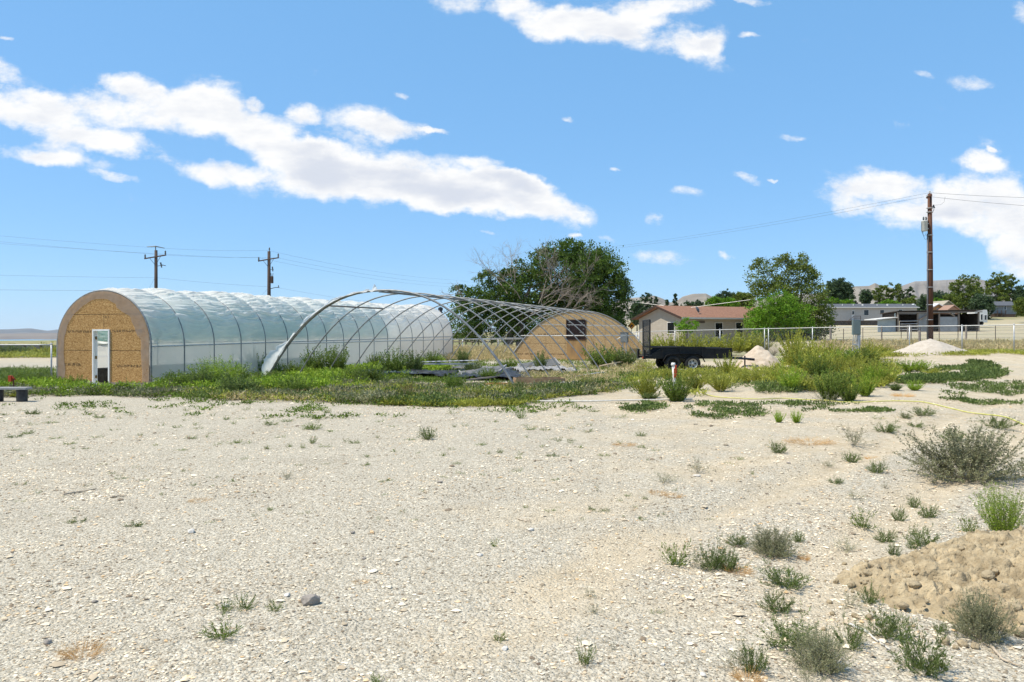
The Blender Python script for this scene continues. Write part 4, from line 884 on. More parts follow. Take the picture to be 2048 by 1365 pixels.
# ============================================================ hills, lake
def ridge(name, pts, d0, d1, zb, mat, lab, nx=420, ny=36, rough=.18, fy=1.0, seed=0):
    xs_ = np.linspace(pts[0][0], pts[-1][0], nx); py = np.interp(xs_, [p[0] for p in pts], [p[1] for p in pts]); t = np.linspace(0, 1, ny)
    P = np.zeros((ny, nx, 3))
    top = H - (py - HY) * d1 / F; kx = np.hanning(5); kx /= kx.sum(); top = np.convolve(np.pad(top, 2, 'edge'), kx, 'valid')
    for j, tt in enumerate(t):
        d = d0 + (d1 - d0) * tt * 1.15
        Xw = (xs_ - CX) / F * d
        gl = 1 - np.abs(2 * fbm(xs_ * .045 * fy + tt * 1.5 * np.sin(xs_ * .02), tt * 3.5 + xs_ * .01, seed, 5) - 1)
        s = sstep(0, .87, np.full(nx, tt)) * (1 if tt < .9 else 1 - (tt - .87) * 1.5)
        e = s ** (.75 + .9 * fbm(xs_ * .02 * fy, 0, seed, 6)); e = e - rough * (1 - gl) * 4 * s * (1 - s)
        P[j] = np.stack([Xw, np.full(nx, d), zb + (top - zb) * e], -1)
    mb = MB(); mb.grid(P); return tag(mb.build(name, mat, None, True), lab, kind='structure')
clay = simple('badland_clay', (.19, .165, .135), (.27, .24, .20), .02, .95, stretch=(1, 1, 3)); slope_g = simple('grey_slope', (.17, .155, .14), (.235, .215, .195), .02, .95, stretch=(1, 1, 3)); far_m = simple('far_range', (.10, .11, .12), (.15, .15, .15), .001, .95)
ridge('hills', [(1100, 640), (1200, 620), (1248, 598), (1275, 596), (1290, 595), (1308, 592), (1325, 598), (1340, 606), (1352, 604), (1366, 594), (1385, 589), (1412, 588), (1425, 595), (1440, 602), (1480, 604), (1520, 600), (1560, 590), (1620, 588), (1660, 590)], 650, 1000, 8, clay, 'pale clay badland hills on the skyline', seed=2, rough=.14)
ridge('hills', [(1540, 640), (1600, 612), (1640, 596), (1680, 580), (1710, 574), (1738, 573), (1750, 567), (1762, 573), (1785, 577), (1800, 590), (1830, 610), (1870, 640)], 620, 900, 9, clay, 'grey clay hills with a small peak', seed=5, rough=.14)
ridge('hills', [(1680, 640), (1760, 600), (1800, 574), (1830, 564), (1880, 562), (1915, 560), (1945, 558), (1970, 562), (2000, 578), (2060, 588), (2200, 595)], 700, 1100, 9, slope_g, 'dark grey mesa hill on the skyline', seed=8, rough=.12)
ridge('hills', [(-700, 668), (-100, 667), (30, 667.5), (110, 666), (400, 668), (900, 669), (1200, 668)], 3700, 5200, -33, simple('brown_shore', (.16, .135, .12), (.20, .175, .15), .002, .95), 'low brown land beyond the lake', rough=.05, seed=3)
ridge('mountains', [(-700, 655), (-100, 661), (20, 659), (60, 657), (95, 662), (118, 659), (300, 658), (500, 662), (800, 666), (1100, 668)], 8000, 11500, -40, far_m, 'distant mountain range beyond the lake', rough=.1, fy=.4, seed=4)
mb = MB(); mb.add([(-5200, 2150, -28.6), (1500, 2150, -28.6), (1500, 4200, -28.6), (-5200, 4200, -28.6)], [(0, 1, 2, 3)])
m, nt, ns, L = newmat('lake_water'); out = N(nt, 'ShaderNodeOutputMaterial'); b = N(nt, 'ShaderNodeBsdfPrincipled', Roughness=.25); b.inputs['Base Color'].default_value = (.10, .26, .36, 1); L.new(b.outputs[0], out.inputs[0])
tag(mb.build('lake', m), 'blue lake far beyond the yard', kind='structure')
# road behind the yard
def strip(name, pts, wd, mat, lab, lift=.05):
    P = []; n = len(pts)
    for i, (x, y) in enumerate(pts):
        a = pts[max(i - 1, 0)]; b_ = pts[min(i + 1, n - 1)]; t = np.array([b_[0] - a[0], b_[1] - a[1]]); t = t / np.linalg.norm(t); nn = np.array([-t[1], t[0]])
        P.append([(x + nn[0] * s, y + nn[1] * s, g(x + nn[0] * s, y + nn[1] * s) + lift) for s in np.linspace(-wd / 2, wd / 2, 4)])
    mb = MB(); mb.grid(np.array(P)); return tag(mb.build(name, mat), lab, kind='structure')
road_m = simple('old_asphalt', (.20, .195, .185), (.27, .26, .245), .6, .95)
strip('road', [(x, 66 + .02 * x) for x in np.linspace(-60, -19, 40)], 3.6, road_m, 'old grey road beyond the chain link fence')
strip('road', [(x, 78 + .06 * x) for x in np.linspace(-16, 14, 40)], 9, road_m, 'old grey road behind the hoops')
strip('road', [(x, 118 + .05 * x) for x in np.linspace(12, 22, 12)], 6, road_m, 'grey road by the road sign')

# ============================================================ brown roofed house
shing = simple('brown_shingle', (.19, .095, .058), (.29, .155, .10), 5, .95, .3, 12, stretch=(1, 1, 3)); siding = simple('beige_siding', (.36, .32, .265), (.40, .36, .30), 2, .85); trimw = simple('pale_trim', (.62, .60, .56), None, 4, .7)
def cladding(mat, pitch=.2, k=.5):
    nt = mat.node_tree; L = nt.links; b = [n for n in nt.nodes if n.type == 'BSDF_PRINCIPLED'][0]; tc = N(nt, 'ShaderNodeTexCoord'); w_ = N(nt, 'ShaderNodeTexWave', _wave_type='BANDS', _bands_direction='Z', _wave_profile='SAW'); w_.inputs['Scale'].default_value = 1 / pitch / 3.14 * 1.0
    L.new(tc.outputs['Object'], w_.inputs['Vector']); bp = N(nt, 'ShaderNodeBump', Strength=k, Distance=.03); L.new(w_.outputs['Fac'], bp.inputs['Height']); L.new(bp.outputs[0], b.inputs['Normal'])
cladding(siding, .2); cladding(shing, .18, .8)
def window(parent, x0, x1, z0, z1, y, fm, pane=glass_dark, bars=0, name='window', axis='x'):
    def bx(mb, a0, a1, b0, b1, ya, yb):
        if axis == 'x': mb.box((a0, ya, b0), (a1, yb, b1))
        else: mb.box((ya, a0, b0), (yb, a1, b1))
    t = .07; fr = MB(); s = -1 if axis == 'x' else -1
    for q in ((x0 - t, x0, z0 - t, z1 + t), (x1, x1 + t, z0 - t, z1 + t), (x0, x1, z1, z1 + t), (x0, x1, z0 - t, z0)): bx(fr, *q, y - .05, y - .001)
    if bars: bx(fr, x0, x1, (z0 + z1) / 2 - .035, (z0 + z1) / 2 + .035, y - .046, y - .001)
    w_ = fr.build(name, fm, parent); pm = MB(); bx(pm, x0, x1, z0, z1, y - .028, y - .004); pm.build('pane', pane, w_); return w_
hx, hy = 17.55, 80.0; ha = rad(24); hz = .62
Hs = empty('brown_roof_house', (hx, hy, hz), ha, 'beige single storey house with a brown shingle roof behind the trailer', 'house')
LN, WDH, EV, RG = 15.5, 8.2, 2.98, 4.18
mb = MB(); mb.prism([(0, -.4), (LN, -.4), (LN, EV), (0, EV)], 0, .15); mb.prism([(0, -.4), (LN, -.4), (LN, EV), (0, EV)], WDH - .15, WDH); mb.build('long_wall', siding, Hs)
for xg in (0, LN - .15):
    V = [(0.15, -.4), (WDH - .15, -.4), (WDH - .15, EV), (WDH / 2, RG - .1), (.15, EV)]; mb = MB(); n = len(V)
    mb.add([(xg, y, z) for y, z in V] + [(xg + .15, y, z) for y, z in V], [tuple(range(n)), tuple(range(2 * n - 1, n - 1, -1))] + [(i, n + i, n + (i + 1) % n, (i + 1) % n) for i in range(n)]); mb.build('gable_wall', siding, Hs)
sl = (RG - EV) / (WDH / 2); e = .5
def roofside(s):
    y0 = -e if s < 0 else WDH + e; z0 = EV - e * sl; P = [(-.6, y0, z0), (LN + .6, y0, z0), (LN + .6, WDH / 2, RG), (-.6, WDH / 2, RG)]
    V = P + [(x, y, z + .13) for x, y, z in P]; mb = MB(); mb.add(V, [(0, 1, 2, 3), (7, 6, 5, 4), (0, 4, 5, 1), (1, 5, 6, 2), (3, 2, 6, 7), (0, 3, 7, 4)]); return mb.build('roof', shing, Hs)
roofside(-1); roofside(1)
for s in (0, 1):
    y0, y1 = (-e - .02, WDH / 2) if s == 0 else (WDH / 2, WDH + e + .02); za, zb = (EV - e * sl, RG) if s == 0 else (RG, EV - e * sl); mb = MB()
    mb.add([(-.66, y0, za - .08), (-.605, y0, za - .08), (-.605, y1, zb - .08), (-.66, y1, zb - .08), (-.66, y0, za + .15), (-.605, y0, za + .15), (-.605, y1, zb + .15), (-.66, y1, zb + .15)], [(0, 1, 2, 3), (7, 6, 5, 4), (0, 4, 5, 1), (1, 5, 6, 2), (3, 2, 6, 7), (0, 3, 7, 4)]); mb.build('barge_board', simple('brown_trim%d' % s, (.05, .03, .022), None, 4, .8), Hs)
mb = MB(); mb.box((-.6, -e - .08, EV - e * sl - .03), (LN + .6, -e - .005, EV - e * sl + .12)); mb.build('gutter', trimw, Hs)
window(Hs, 4.05, 4.95, .95, 2.40, 0, trimw, bars=1); window(Hs, 6.75, 7.65, .95, 2.45, 0, trimw, bars=1)
window(Hs, 1.5, 2.7, 1.35, 2.45, 0, trimw, glass_dark, axis='y')
mb = MB(); mb.box((1.6, -.04, 2.38), (2.7, -.001, 2.62)); mb.build('vent', simple('vent_brown', (.12, .10, .08), None, 4, .8), Hs)
mb = MB(); mb.box((9.2, -1.9, 2.45), (12.6, -.005, 2.52)); mb.box((9.25, -1.85, -.3), (9.33, -1.77, 2.45)); mb.build('awning', trimw, Hs)
mb = MB(); mb.box((8.9, -.03, 0), (9.8, -.002, 2.1)); mb.build('door', simple('tan_door', (.30, .26, .21), None, 4, .6), Hs)
# dish on the roof
dp = MB(); dp.lathe([(.02, 0), (.18, .02), (.30, .07), (.36, .13)], 18, axis='y'); D = dp.build('dish', simple('dish_grey', (.10, .10, .10), None, 4, .5), Hs); D.location = (2.6, .9, EV + .9); D.rotation_euler = (rad(-25), 0, rad(30)); D.data.materials[0].use_backface_culling = False
dp = MB(); dp.tube([(0, 0, -.45), (0, .05, -.1)], .025, 6); dp.tube([(0, -.05, -.15), (.1, -.32, -.08)], .012, 4); m_ = dp.build('dish_arm', galv, Hs); m_.location = (2.6, .95, EV + .85)

# ============================================================ white mobile home
hd = 156; x0 = X(1655, hd); x1 = X(1834, hd); zb = Z(646, hd)
def zw(py): return Z(py, hd) - zb
Wm = empty('mobile_home', (x0, hd, zb), 0, 'long pale grey mobile home with a dark roof beyond the metal shed', 'house'); wl_ = x1 - x0
wsid = simple('pale_siding', (.40, .375, .345), (.45, .42, .39), 2, .8); cladding(wsid, .2, .4); droof = simple('dark_roof', (.07, .075, .085), (.11, .115, .125), 3, .9)
mb = MB(); mb.box((0, 0, zw(642)), (wl_, 6, zw(616))); mb.build('wall', wsid, Wm)
mb = MB(); mb.box((.1, .2, -1.2), (wl_ - .1, 5.8, zw(642))); mb.build('skirting', simple('dark_skirting', (.07, .06, .05), (.14, .12, .10), 4, .9), Wm)
mb = MB(); yy0 = -.4; V = [(-.3, yy0, zw(615)), (wl_ + .3, yy0, zw(615)), (wl_ + .3, 3, zw(607)), (-.3, 3, zw(607)), (wl_ + .3, 6.4, zw(615)), (-.3, 6.4, zw(615))]
mb.add(V + [(a, b_, c - .12) for a, b_, c in V], [(0, 1, 2, 3), (3, 2, 4, 5), (6, 9, 8, 7), (9, 11, 10, 8), (0, 6, 7, 1), (5, 4, 10, 11), (0, 3, 9, 6), (3, 5, 11, 9), (1, 7, 8, 2), (2, 8, 10, 4)]); mb.build('roof', droof, Wm)
mb = MB(); mb.box((-.32, -.46, zw(616.4)), (wl_ + .32, -.405, zw(614.6))); mb.build('fascia', trimw, Wm)
for a, b_, t_, bt in ((1728, 1737, 620.5, 631), (1760, 1768, 620.5, 627.5), (1797, 1804, 620, 625)): window(Wm, X(a, hd) - x0, X(b_, hd) - x0, zw(bt), zw(t_), 0, trimw, bars=0)
mb = MB(); mb.box((X(1703, hd) - x0, -.05, zw(642)), (X(1709, hd) - x0, -.002, zw(621))); dr = mb.build('door', trimw, Wm)
window(dr, X(1704.3, hd) - x0, X(1707.7, hd) - x0, zw(629), zw(623), -.05, wsid, name='door_window')
mb = MB(); xa = X(1701, hd) - x0; mb.box((xa, -1.6, zw(642)), (xa + 1.3, -.06, zw(641)));  mb.tube([(xa, -1.6, -.9), (xa, -1.6, zw(632))], .05, 5); mb.tube([(xa + 1.3, -1.6, -.9), (xa + 1.3, -1.6, zw(632))], .05, 5); mb.tube([(xa, -1.6, zw(633)), (xa + 1.3, -1.6, zw(633))], .05, 5); mb.tube([(xa, -1.6, zw(637)), (xa + 1.3, -1.6, zw(637))], .04, 5); mb.tube([(xa, -1.6, zw(633)), (xa - 1.5, -1.6, zw(646))], .05, 5); mb.build('porch_steps', pole_dark, Wm)
for px_ in (1660, 1690, 1712, 1731, 1760, 1781, 1812):
    mb = MB(); mb.tube([(X(px_, hd) - x0, 1.2, zw(612)), (X(px_, hd) - x0, 1.2, zw(608))], .09 + .12 * (px_ in (1731, 1781)), 8); mb.build('roof_vent', trimw, Wm)

# ============================================================ open fronted shed and its lean-to
sd_ = 109; sx0 = X(1795, sd_); zg = Z(664.5, sd_)
def zs(py): return Z(py, sd_) - zg
def xs_(px): return X(px, sd_) - sx0
S = empty('open_shed', (sx0, sd_, zg), 0, 'open fronted livestock shed with dark bays and grey metal panels', 'shed')
dwood = simple('shed_dark_wood', (.035, .028, .022), (.07, .055, .045), 4, .95); corr = simple('corrugated_panel', (.33, .34, .345), (.43, .44, .45), 1.5, .55, metal=.2)
W_ = xs_(1959); D_ = 4.5
mb = MB(); mb.box((0, D_ - .1, 0), (xs_(1803), D_, zs(627))); mb.box((xs_(1831), D_ - .1, 0), (W_, D_, zs(627))); mb.box((xs_(1803), D_ - .1, zs(641)), (xs_(1831), D_, zs(627))); mb.build('rear_wall', dwood, S)
for a in (.04, W_ - .1): mb = MB(); mb.box((a, .12, 0), (a + .06, D_ - .11, zs(627))); mb.build('side_wall', dwood, S)
mb = MB(); V = [(-.25, -.4, zs(623.5)), (W_ + .25, -.4, zs(621)), (W_ + .25, D_ + .2, zs(625)), (-.25, D_ + .2, zs(627))]; mb.add(V + [(a, b_, c + .10) for a, b_, c in V], [(0, 3, 2, 1), (4, 5, 6, 7), (0, 1, 5, 4), (1, 2, 6, 5), (2, 3, 7, 6), (3, 0, 4, 7)]); mb.build('roof', dwood, S)
mb = MB(); V = [(-.2, zs(627.5)), (W_ + .2, zs(625.2)), (W_ + .2, zs(623.2)), (-.2, zs(625.3))]; mb.prism(V, -.36, -.28); mb.build('fascia', wood_old, S)
for px_ in (1796, 1835, 1878, 1917, 1957): mb = MB(); mb.box((xs_(px_) - .09, -.12, 0), (xs_(px_) + .09, .08, zs(625))); mb.build('post', wood_old, S)
for a, b_, t_ in ((1837, 1857, 627), (1880, 1915, 634)): mb = MB(); nn = 40; xx = np.linspace(xs_(a), xs_(b_), nn * 3); zt_ = zs(t_); mb.grid(np.array([[(q, -.02 - .025 * math.sin(i * 1.05), z_) for z_ in (.05, zt_)] for i, q in enumerate(xx)])); mb.build('metal_panel', corr, S)
mb = MB(); mb.tube([(xs_(1837), -.2, zs(640)), (xs_(1853), -.2, zs(630))], .1, 4); mb.build('brace', wood_old, S); mb = MB(); mb.tube([(xs_(1897), -.2, zs(626)), (xs_(1908), -.2, zs(633))], .1, 4); mb.build('brace', wood_old, S)
for z_ in (.3, .7, 1.1, 1.5): mb = MB(); mb.tube([(xs_(1799), -.15, z_), (xs_(1834), -.15, z_ + .05)], .05, 5); mb.build('gate_bar', galv, S)
LT = empty('lean_to_shed', (sx0, sd_, zg), 0, 'low blue grey metal lean-to against the end of the open shed', 'shed')
mb = MB(); mb.prism([(xs_(1757), 0), (-.15, 0), (-.15, zs(638)), (xs_(1757), zs(640.5))], .2, .3); mb.build('wall', simple('blue_grey_metal', (.27, .32, .34), (.34, .39, .41), 2, .6), LT)
mb = MB(); V = [(xs_(1751), -.3, zs(640.2)), (-.12, -.3, zs(636)), (-.12, 3.5, zs(635.5)), (xs_(1751), 3.5, zs(640))]; mb.add(V + [(a, b_, c + .1) for a, b_, c in V], [(0, 3, 2, 1), (4, 5, 6, 7), (0, 1, 5, 4), (1, 2, 6, 5), (2, 3, 7, 6), (3, 0, 4, 7)]); mb.build('roof', trimw, LT)
mb = MB(); mb.prism([(xs_(1792.5), zs(635)), (-.14, zs(633)), (-.14, zs(626)), (xs_(1792.5), zs(629))], .35, .42); mb.build('upper_panel', simple('pale_blue_panel', (.42, .55, .60), None, 4, .6), LT)

# campers and far buildings
cw = simple('camper_white', (.62, .61, .58), (.70, .69, .66), 2, .5)
def camper(px0, px1, top, bot, d, lab, m, wins, name='camper_trailer'):
    x0 = X(px0, d); zg = Z(bot, d); w_ = X(px1, d) - x0; h_ = Z(top, d) - zg; r = empty(name, (x0, d, zg), 0, lab, 'camper')
    mb = MB(); mb.prism([(0, .5), (w_, .5), (w_, h_ * .85), (w_ * .95, h_), (w_ * .06, h_), (0, h_ * .9)], 0, 2.4); mb.build('body', m, r)
    for a, b_, c, e_ in wins: window(r, a * w_, b_ * w_, c * h_, e_ * h_, 0, trimw)
    for q in (.4, .55): mb = MB(); mb.lathe([(.02, -.1), (.33, -.1), (.36, 0), (.33, .1), (.02, .1)], 14, (w_ * q, .1, .36), axis='y'); mb.build('wheel', rubber, r)
    return r
camper(1803.5, 1829, 636.5, 661, 122, 'cream camper trailer seen through the open bay of the shed', simple('camper_cream', (.50, .45, .33), None, 4, .6), ((.55, .75, .4, .8),))
camper(1950, 1975, 620, 651, 138, 'white camper trailer standing at the end of the open shed', cw, ((.45, .6, .35, .7), (.75, .92, .35, .65)))
gd = 210; gx = X(1981, gd); gzb = Z(634, gd)
Gh = empty('grey_house', (gx, gd, gzb), 0, 'small grey house with a slate roof and white framed window between the far trees', 'house'); gw = X(2034, gd) - gx
def zg_(py): return Z(py, gd) - gzb
gs = simple('grey_siding', (.20, .21, .22), (.25, .26, .27), 2, .8)
mb = MB(); mb.box((0, 0, -1.0), (gw, 6, zg_(611))); mb.build('wall', gs, Gh)
mb = MB(); mb.box((-.02, -.06, -1.2), (gw + .02, -.002, zg_(628.5))); mb.build('skirting', simple('red_brown_skirt', (.20, .11, .07), (.12, .09, .07), 3, .9), Gh)
mb = MB(); V = [(-.4, -.5, zg_(611.5)), (gw + .4, -.5, zg_(611.5)), (gw + .4, 3, zg_(602.5)), (-.4, 3, zg_(602.5)), (gw + .4, 6.5, zg_(611.5)), (-.4, 6.5, zg_(611.5))]
mb.add(V + [(a, b_, c - .12) for a, b_, c in V], [(0, 1, 2, 3), (3, 2, 4, 5), (6, 9, 8, 7), (9, 11, 10, 8), (0, 6, 7, 1), (5, 4, 10, 11), (0, 3, 9, 6), (3, 5, 11, 9), (1, 7, 8, 2), (2, 8, 10, 4)]); mb.build('roof', droof, Gh)
window(Gh, X(2008, gd) - gx, X(2012, gd) - gx, zg_(620), zg_(611.8), 0, white_paint); window(Gh, X(1984, gd) - gx, X(1989, gd) - gx, zg_(623), zg_(618), 0, gs)
mb = MB(); mb.box((X(1988, gd) - gx, -1.5, zg_(627.5)), (X(2005, gd) - gx, -.07, zg_(626.8))); [mb.box((X(q, gd) - gx, -1.5, -1), (X(q, gd) - gx + .15, -1.35, zg_(621))) for q in (1988, 1996, 2004)]; mb.build('deck', pole_dark, Gh)
def cottage(px0, px1, top, eave, bot, d, lab, wm, rm, name='far_house'):
    x0 = X(px0, d); zb_ = Z(bot, d); w_ = X(px1, d) - x0; he = Z(eave, d) - zb_; ht = Z(top, d) - zb_; r = empty(name, (x0, d, zb_), 0, lab, 'house')
    mb = MB(); mb.prism([(0, -.5), (w_, -.5), (w_, he), (w_ / 2, ht - .15), (0, he)], 0, 7); mb.build('wall', wm, r)
    for s in (0, 1):
        a, b_ = ((-.4, he - .3), (w_ / 2, ht)) if s == 0 else ((w_ / 2, ht), (w_ + .4, he - .3)); mb = MB(); mb.prism([a, b_, (b_[0], b_[1] + .2), (a[0], a[1] + .2)], -.4, 7.4); mb.build('roof', rm, r)
    return window(r, w_ * .42, w_ * .56, he * .45, he * .85, 0, trimw)
tanw = simple('tan_wall', (.36, .28, .20), None, 4, .8); rosew = simple('rose_wall', (.38, .22, .15), None, 4, .8)
cottage(1878, 1914, 603, 617, 634, 180, 'tan gabled house half hidden behind the roof of the open shed', simple('olive_tan_wall', (.30, .28, .21), None, 4, .8), simple('tan_roof', (.33, .29, .22), None, 4, .9))
cottage(1896, 1918, 612, 620, 634, 168, 'rose brown gable peeking over the open shed roof', rosew, simple('rose_roof', (.30, .19, .14), None, 4, .9))
cottage(1864, 1888, 609, 615, 634, 172, 'white roofed cabin directly behind the tall utility pole', simple('orange_wall', (.42, .24, .10), None, 4, .8), white_paint)
cottage(1818, 1836, 610, 615, 632, 175, 'small white roofed building between trees beyond the mobile home', tanw, white_paint)

# orange road sign
sg = empty('road_sign', (X(1263, 92), 92, g(X(1263, 92), 92)), 0, 'orange diamond road sign with a black arrow behind the hoops', 'road sign'); zc = Z(652, 92) - sg.location.z
orange = simple('sign_orange', (.85, .30, .02), None, 4, .5); q = .44
mb = MB(); mb.prism([(0, zc - q), (q, zc), (0, zc + q), (-q, zc)], -.03, -.01); pl = mb.build('sign_plate', orange, sg)
mb = MB(); mb.prism([(-.16, zc - .03), (.02, zc - .03), (.02, zc - .13), (.2, zc + .02), (.02, zc + .17), (.02, zc + .07), (-.08, zc + .07), (-.08, zc - .2), (-.16, zc - .2)], -.034, -.0301); mb.build('arrow', black_paint, pl)
mb = MB(); mb.tube([(0, 0, -.2), (0, 0, zc)], .04, 6); mb.build('sign_post', galv, sg)

# ============================================================ black utility trailer
td = 35.0; zt0 = .20
T = empty('utility_trailer', (X(1288, td), td, zt0), 0, 'black twin axle utility trailer with its mesh tail ramp standing upright', 'trailer')
def tx_(px): return X(px, td) - X(1288, td)
def tz(py): return Z(py, td) - zt0
R0, R1, W3 = tx_(1301), tx_(1463), 1.9
mb = MB(); 
mb.box((tx_(1289), 0, tz(718)), (R1, .09, tz(711.5))); mb.build('frame_rail', black_paint, T)
mb = MB(); mb.box((tx_(1289), W3 - .09, tz(718)), (R1, W3, tz(711.5))); mb.build('frame_rail', black_paint, T)
mb = MB(); mb.box((tx_(1289) + .01, .09, tz(714)), (R1 - .01, W3 - .09, tz(711.8))); mb.build('deck', dwood, T)
for k in range(6): mb = MB(); a = R0 + .2 + k * .66; mb.box((a, .1, tz(718.4)), (a + .06, W3 - .1, tz(714.1))); mb.build('crossmember', black_paint, T)
for y0 in (.0, W3 - .03):
    mb = MB(); mb.prism([(tx_(1303), tz(709)), (tx_(1323), tz(697)), (R1, tz(698.5)), (R1, tz(712)), (tx_(1303), tz(711.5))], y0 + .005, y0 + .028); mb.build('side_panel', black_paint, T)
    mb = MB(); mb.tube([(tx_(1301), y0 + .015, tz(695.2)), (tx_(1370), y0 + .015, tz(695.4)), (tx_(1412), y0 + .015, tz(697.2)), (R1 + .03, y0 + .015, tz(697.6))], .035, 4); mb.build('top_rail', black_paint, T)
mb = MB(); mb.box((tx_(1353), -.03, tz(697.5)), (tx_(1410), .0, tz(693.6))); mb.build('tool_tray', black_paint, T)
for px_ in (1325, 1360, 1405, 1432): mb = MB(); mb.box((tx_(px_) - .03, -.035, tz(716)), (tx_(px_) + .03, -.001, tz(697.6))); mb.build('stake', black_paint, T)
mb = MB(); mb.box((R1 - .05, .0305, tz(712)), (R1, W3 - .0305, tz(697.5))); mb.build('front_panel', black_paint, T)
mb = MB(); mb.box((R1 - .06, -.04, tz(722)), (R1 + .02, .0, tz(696))); mb.build('corner_post', black_paint, T)
# tail ramp standing upright: frame, mesh bars
rg = MB(); gx0 = tx_(1301.5)
for yv in (.02, W3 - .06): rg.box((gx0 - .06, yv, tz(711)), (gx0, yv + .05, tz(640)))
for z_ in (tz(641.5), tz(664), tz(688), tz(709)): rg.box((gx0 - .055, .07, z_), (gx0 - .005, W3 - .06, z_ + .05))
rm_ = rg.build('tail_ramp', black_paint, T)
mb = MB()
for k in range(40): z_ = tz(709) + (tz(641) - tz(709)) * k / 40; mb.box((gx0 - .04, .071, z_ + .052), (gx0 - .02, W3 - .061, z_ + .072))
for k in range(18): mb.box((gx0 - .019, .12 + k * .095, tz(709)), (gx0 - .012, .14 + k * .095, tz(642)))
mb.build('mesh', black_paint, rm_)
mb = MB(); mb.box((tx_(1287), -.02, tz(719)), (tx_(1291), .3, tz(700))); mb.box((tx_(1287), W3 - .3, tz(719)), (tx_(1291), W3 + .02, tz(700))); mb.build('tail_bracket', black_paint, T)
mb = MB(); mb.box((tx_(1285.5), .02, tz(717.5)), (tx_(1287) - .002, .18, tz(714.5))); mb.build('tail_light', red_paint, T)
# wheels
hubm = simple('wheel_rim', (.42, .40, .36), (.55, .53, .48), 8, .5, metal=.2)
def wheel(xc, yc, zc, out):
    mb = MB(); mb.lathe([(.215, -.105), (.30, -.11), (.345, -.09), (.355, 0), (.345, .09), (.30, .11), (.215, .105), (.215, -.105)], 32, (xc, yc, zc), axis='y', cap=False); t = mb.build('wheel', rubber, T, True)
    mb = MB(); o_ = out * .085; prof = [(.02, .03 * out), (.06, .035 * out), (.075, .0), (.13, .0), (.17, .02 * out), (.205, .085 * out), (.216, .09 * out), (.212, -.06 * out)]
    mb.lathe(prof, 28, (xc, yc, zc), axis='y'); rim = mb.build('rim', hubm if px_ > 1360 else black_paint, t, True)
    for k in range(5):
        a = 2 * math.pi * k / 5; mb = MB(); mb.lathe([(.035, .0), (.035, .004 * out)], 10, (xc + .125 * math.cos(a), yc + out * .012, zc + .125 * math.sin(a)), axis='y'); mb.build('rim_hole', black_paint, rim)
    mb = MB(); mb.lathe([(.045, .03 * out), (.04, .09 * out), (.02, .1 * out)], 12, (xc, yc, zc), axis='y'); mb.build('hub_cap', galv, rim)
for px_ in (1383.5, 1344):
    for yc, o_ in ((-.14, -1), (W3 + .14, 1)): wheel(tx_(px_), yc, .37, o_)
for yc in (-.27, W3 + .03):
    mb = MB(); arcp = [(tx_(1325), .50), (tx_(1331), .74), (tx_(1340), .80), (tx_(1392), .80), (tx_(1402), .70), (tx_(1408), .45)]
    P = [[(x_, y_, z_) for y_ in (yc, yc + .24)] for x_, z_ in arcp]; mb.grid(P); mb.grid([[(x_, y_, z_ - .012) for x_, y_, z_ in row] for row in P[::-1]]); mb.build('fender', black_paint, T)
for px_ in (1383.5, 1344): mb = MB(); mb.tube([(tx_(px_), -.1, .37), (tx_(px_), W3 + .1, .37)], .04, 8); mb.build('axle', black_paint, T)
mb = MB(); mb.tube([(R1 - .1, .25, tz(716)), (tx_(1515), W3 / 2, tz(720))], .05, 4); mb.tube([(R1 - .1, W3 - .25, tz(716)), (tx_(1515), W3 / 2, tz(720))], .05, 4); mb.tube([(tx_(1508), W3 / 2, tz(720)), (tx_(1522), W3 / 2, tz(721))], [.05, .06], 8); mb.build('drawbar', black_paint, T)
mb = MB(); mb.tube([(tx_(1501), W3 / 2 - .1, .05), (tx_(1501), W3 / 2 - .1, tz(713))], .035, 8); mb.box((tx_(1498), W3 / 2 - .2, .02), (tx_(1504), W3 / 2, .05)); mb.build('jack', black_paint, T)

# meter pedestal
pd = 40; p = Vector((X(1713, pd), pd, g(X(1713, pd), pd)))
E = empty('meter_pedestal', tuple(p), 0, 'grey green electric meter cabinet on steel legs among the olive bushes', 'electrical box'); 
def pz(py): return Z(py, pd) - p.z
gg = simple('grey_green', (.115, .155, .15), (.15, .19, .185), 3, .5)
mb = MB(); mb.box((-.19, -.06, pz(670)), (.19, .12, pz(640.5))); mb.build('cabinet', gg, E)
mb = MB(); mb.box((-.155, -.08, pz(668.5)), (.155, -.061, pz(642))); mb.build('cabinet_door', simple('grey_green_door', (.14, .18, .175), None, 3, .5), E)
for a, b_, r_ in ((-.15, -.24, .02), (-.06, -.10, .018), (.10, .08, .05), (.02, .0, .022), (.16, .16, .02)): mb = MB(); mb.tube([(a, 0, pz(670)), (b_, 0, -.1)], r_, 8); mb.build('leg', galv, E)
mb = MB(); mb.box((-.2, -.02, pz(690)), (.17, .02, pz(688))); mb.build('crossbar', galv, E)

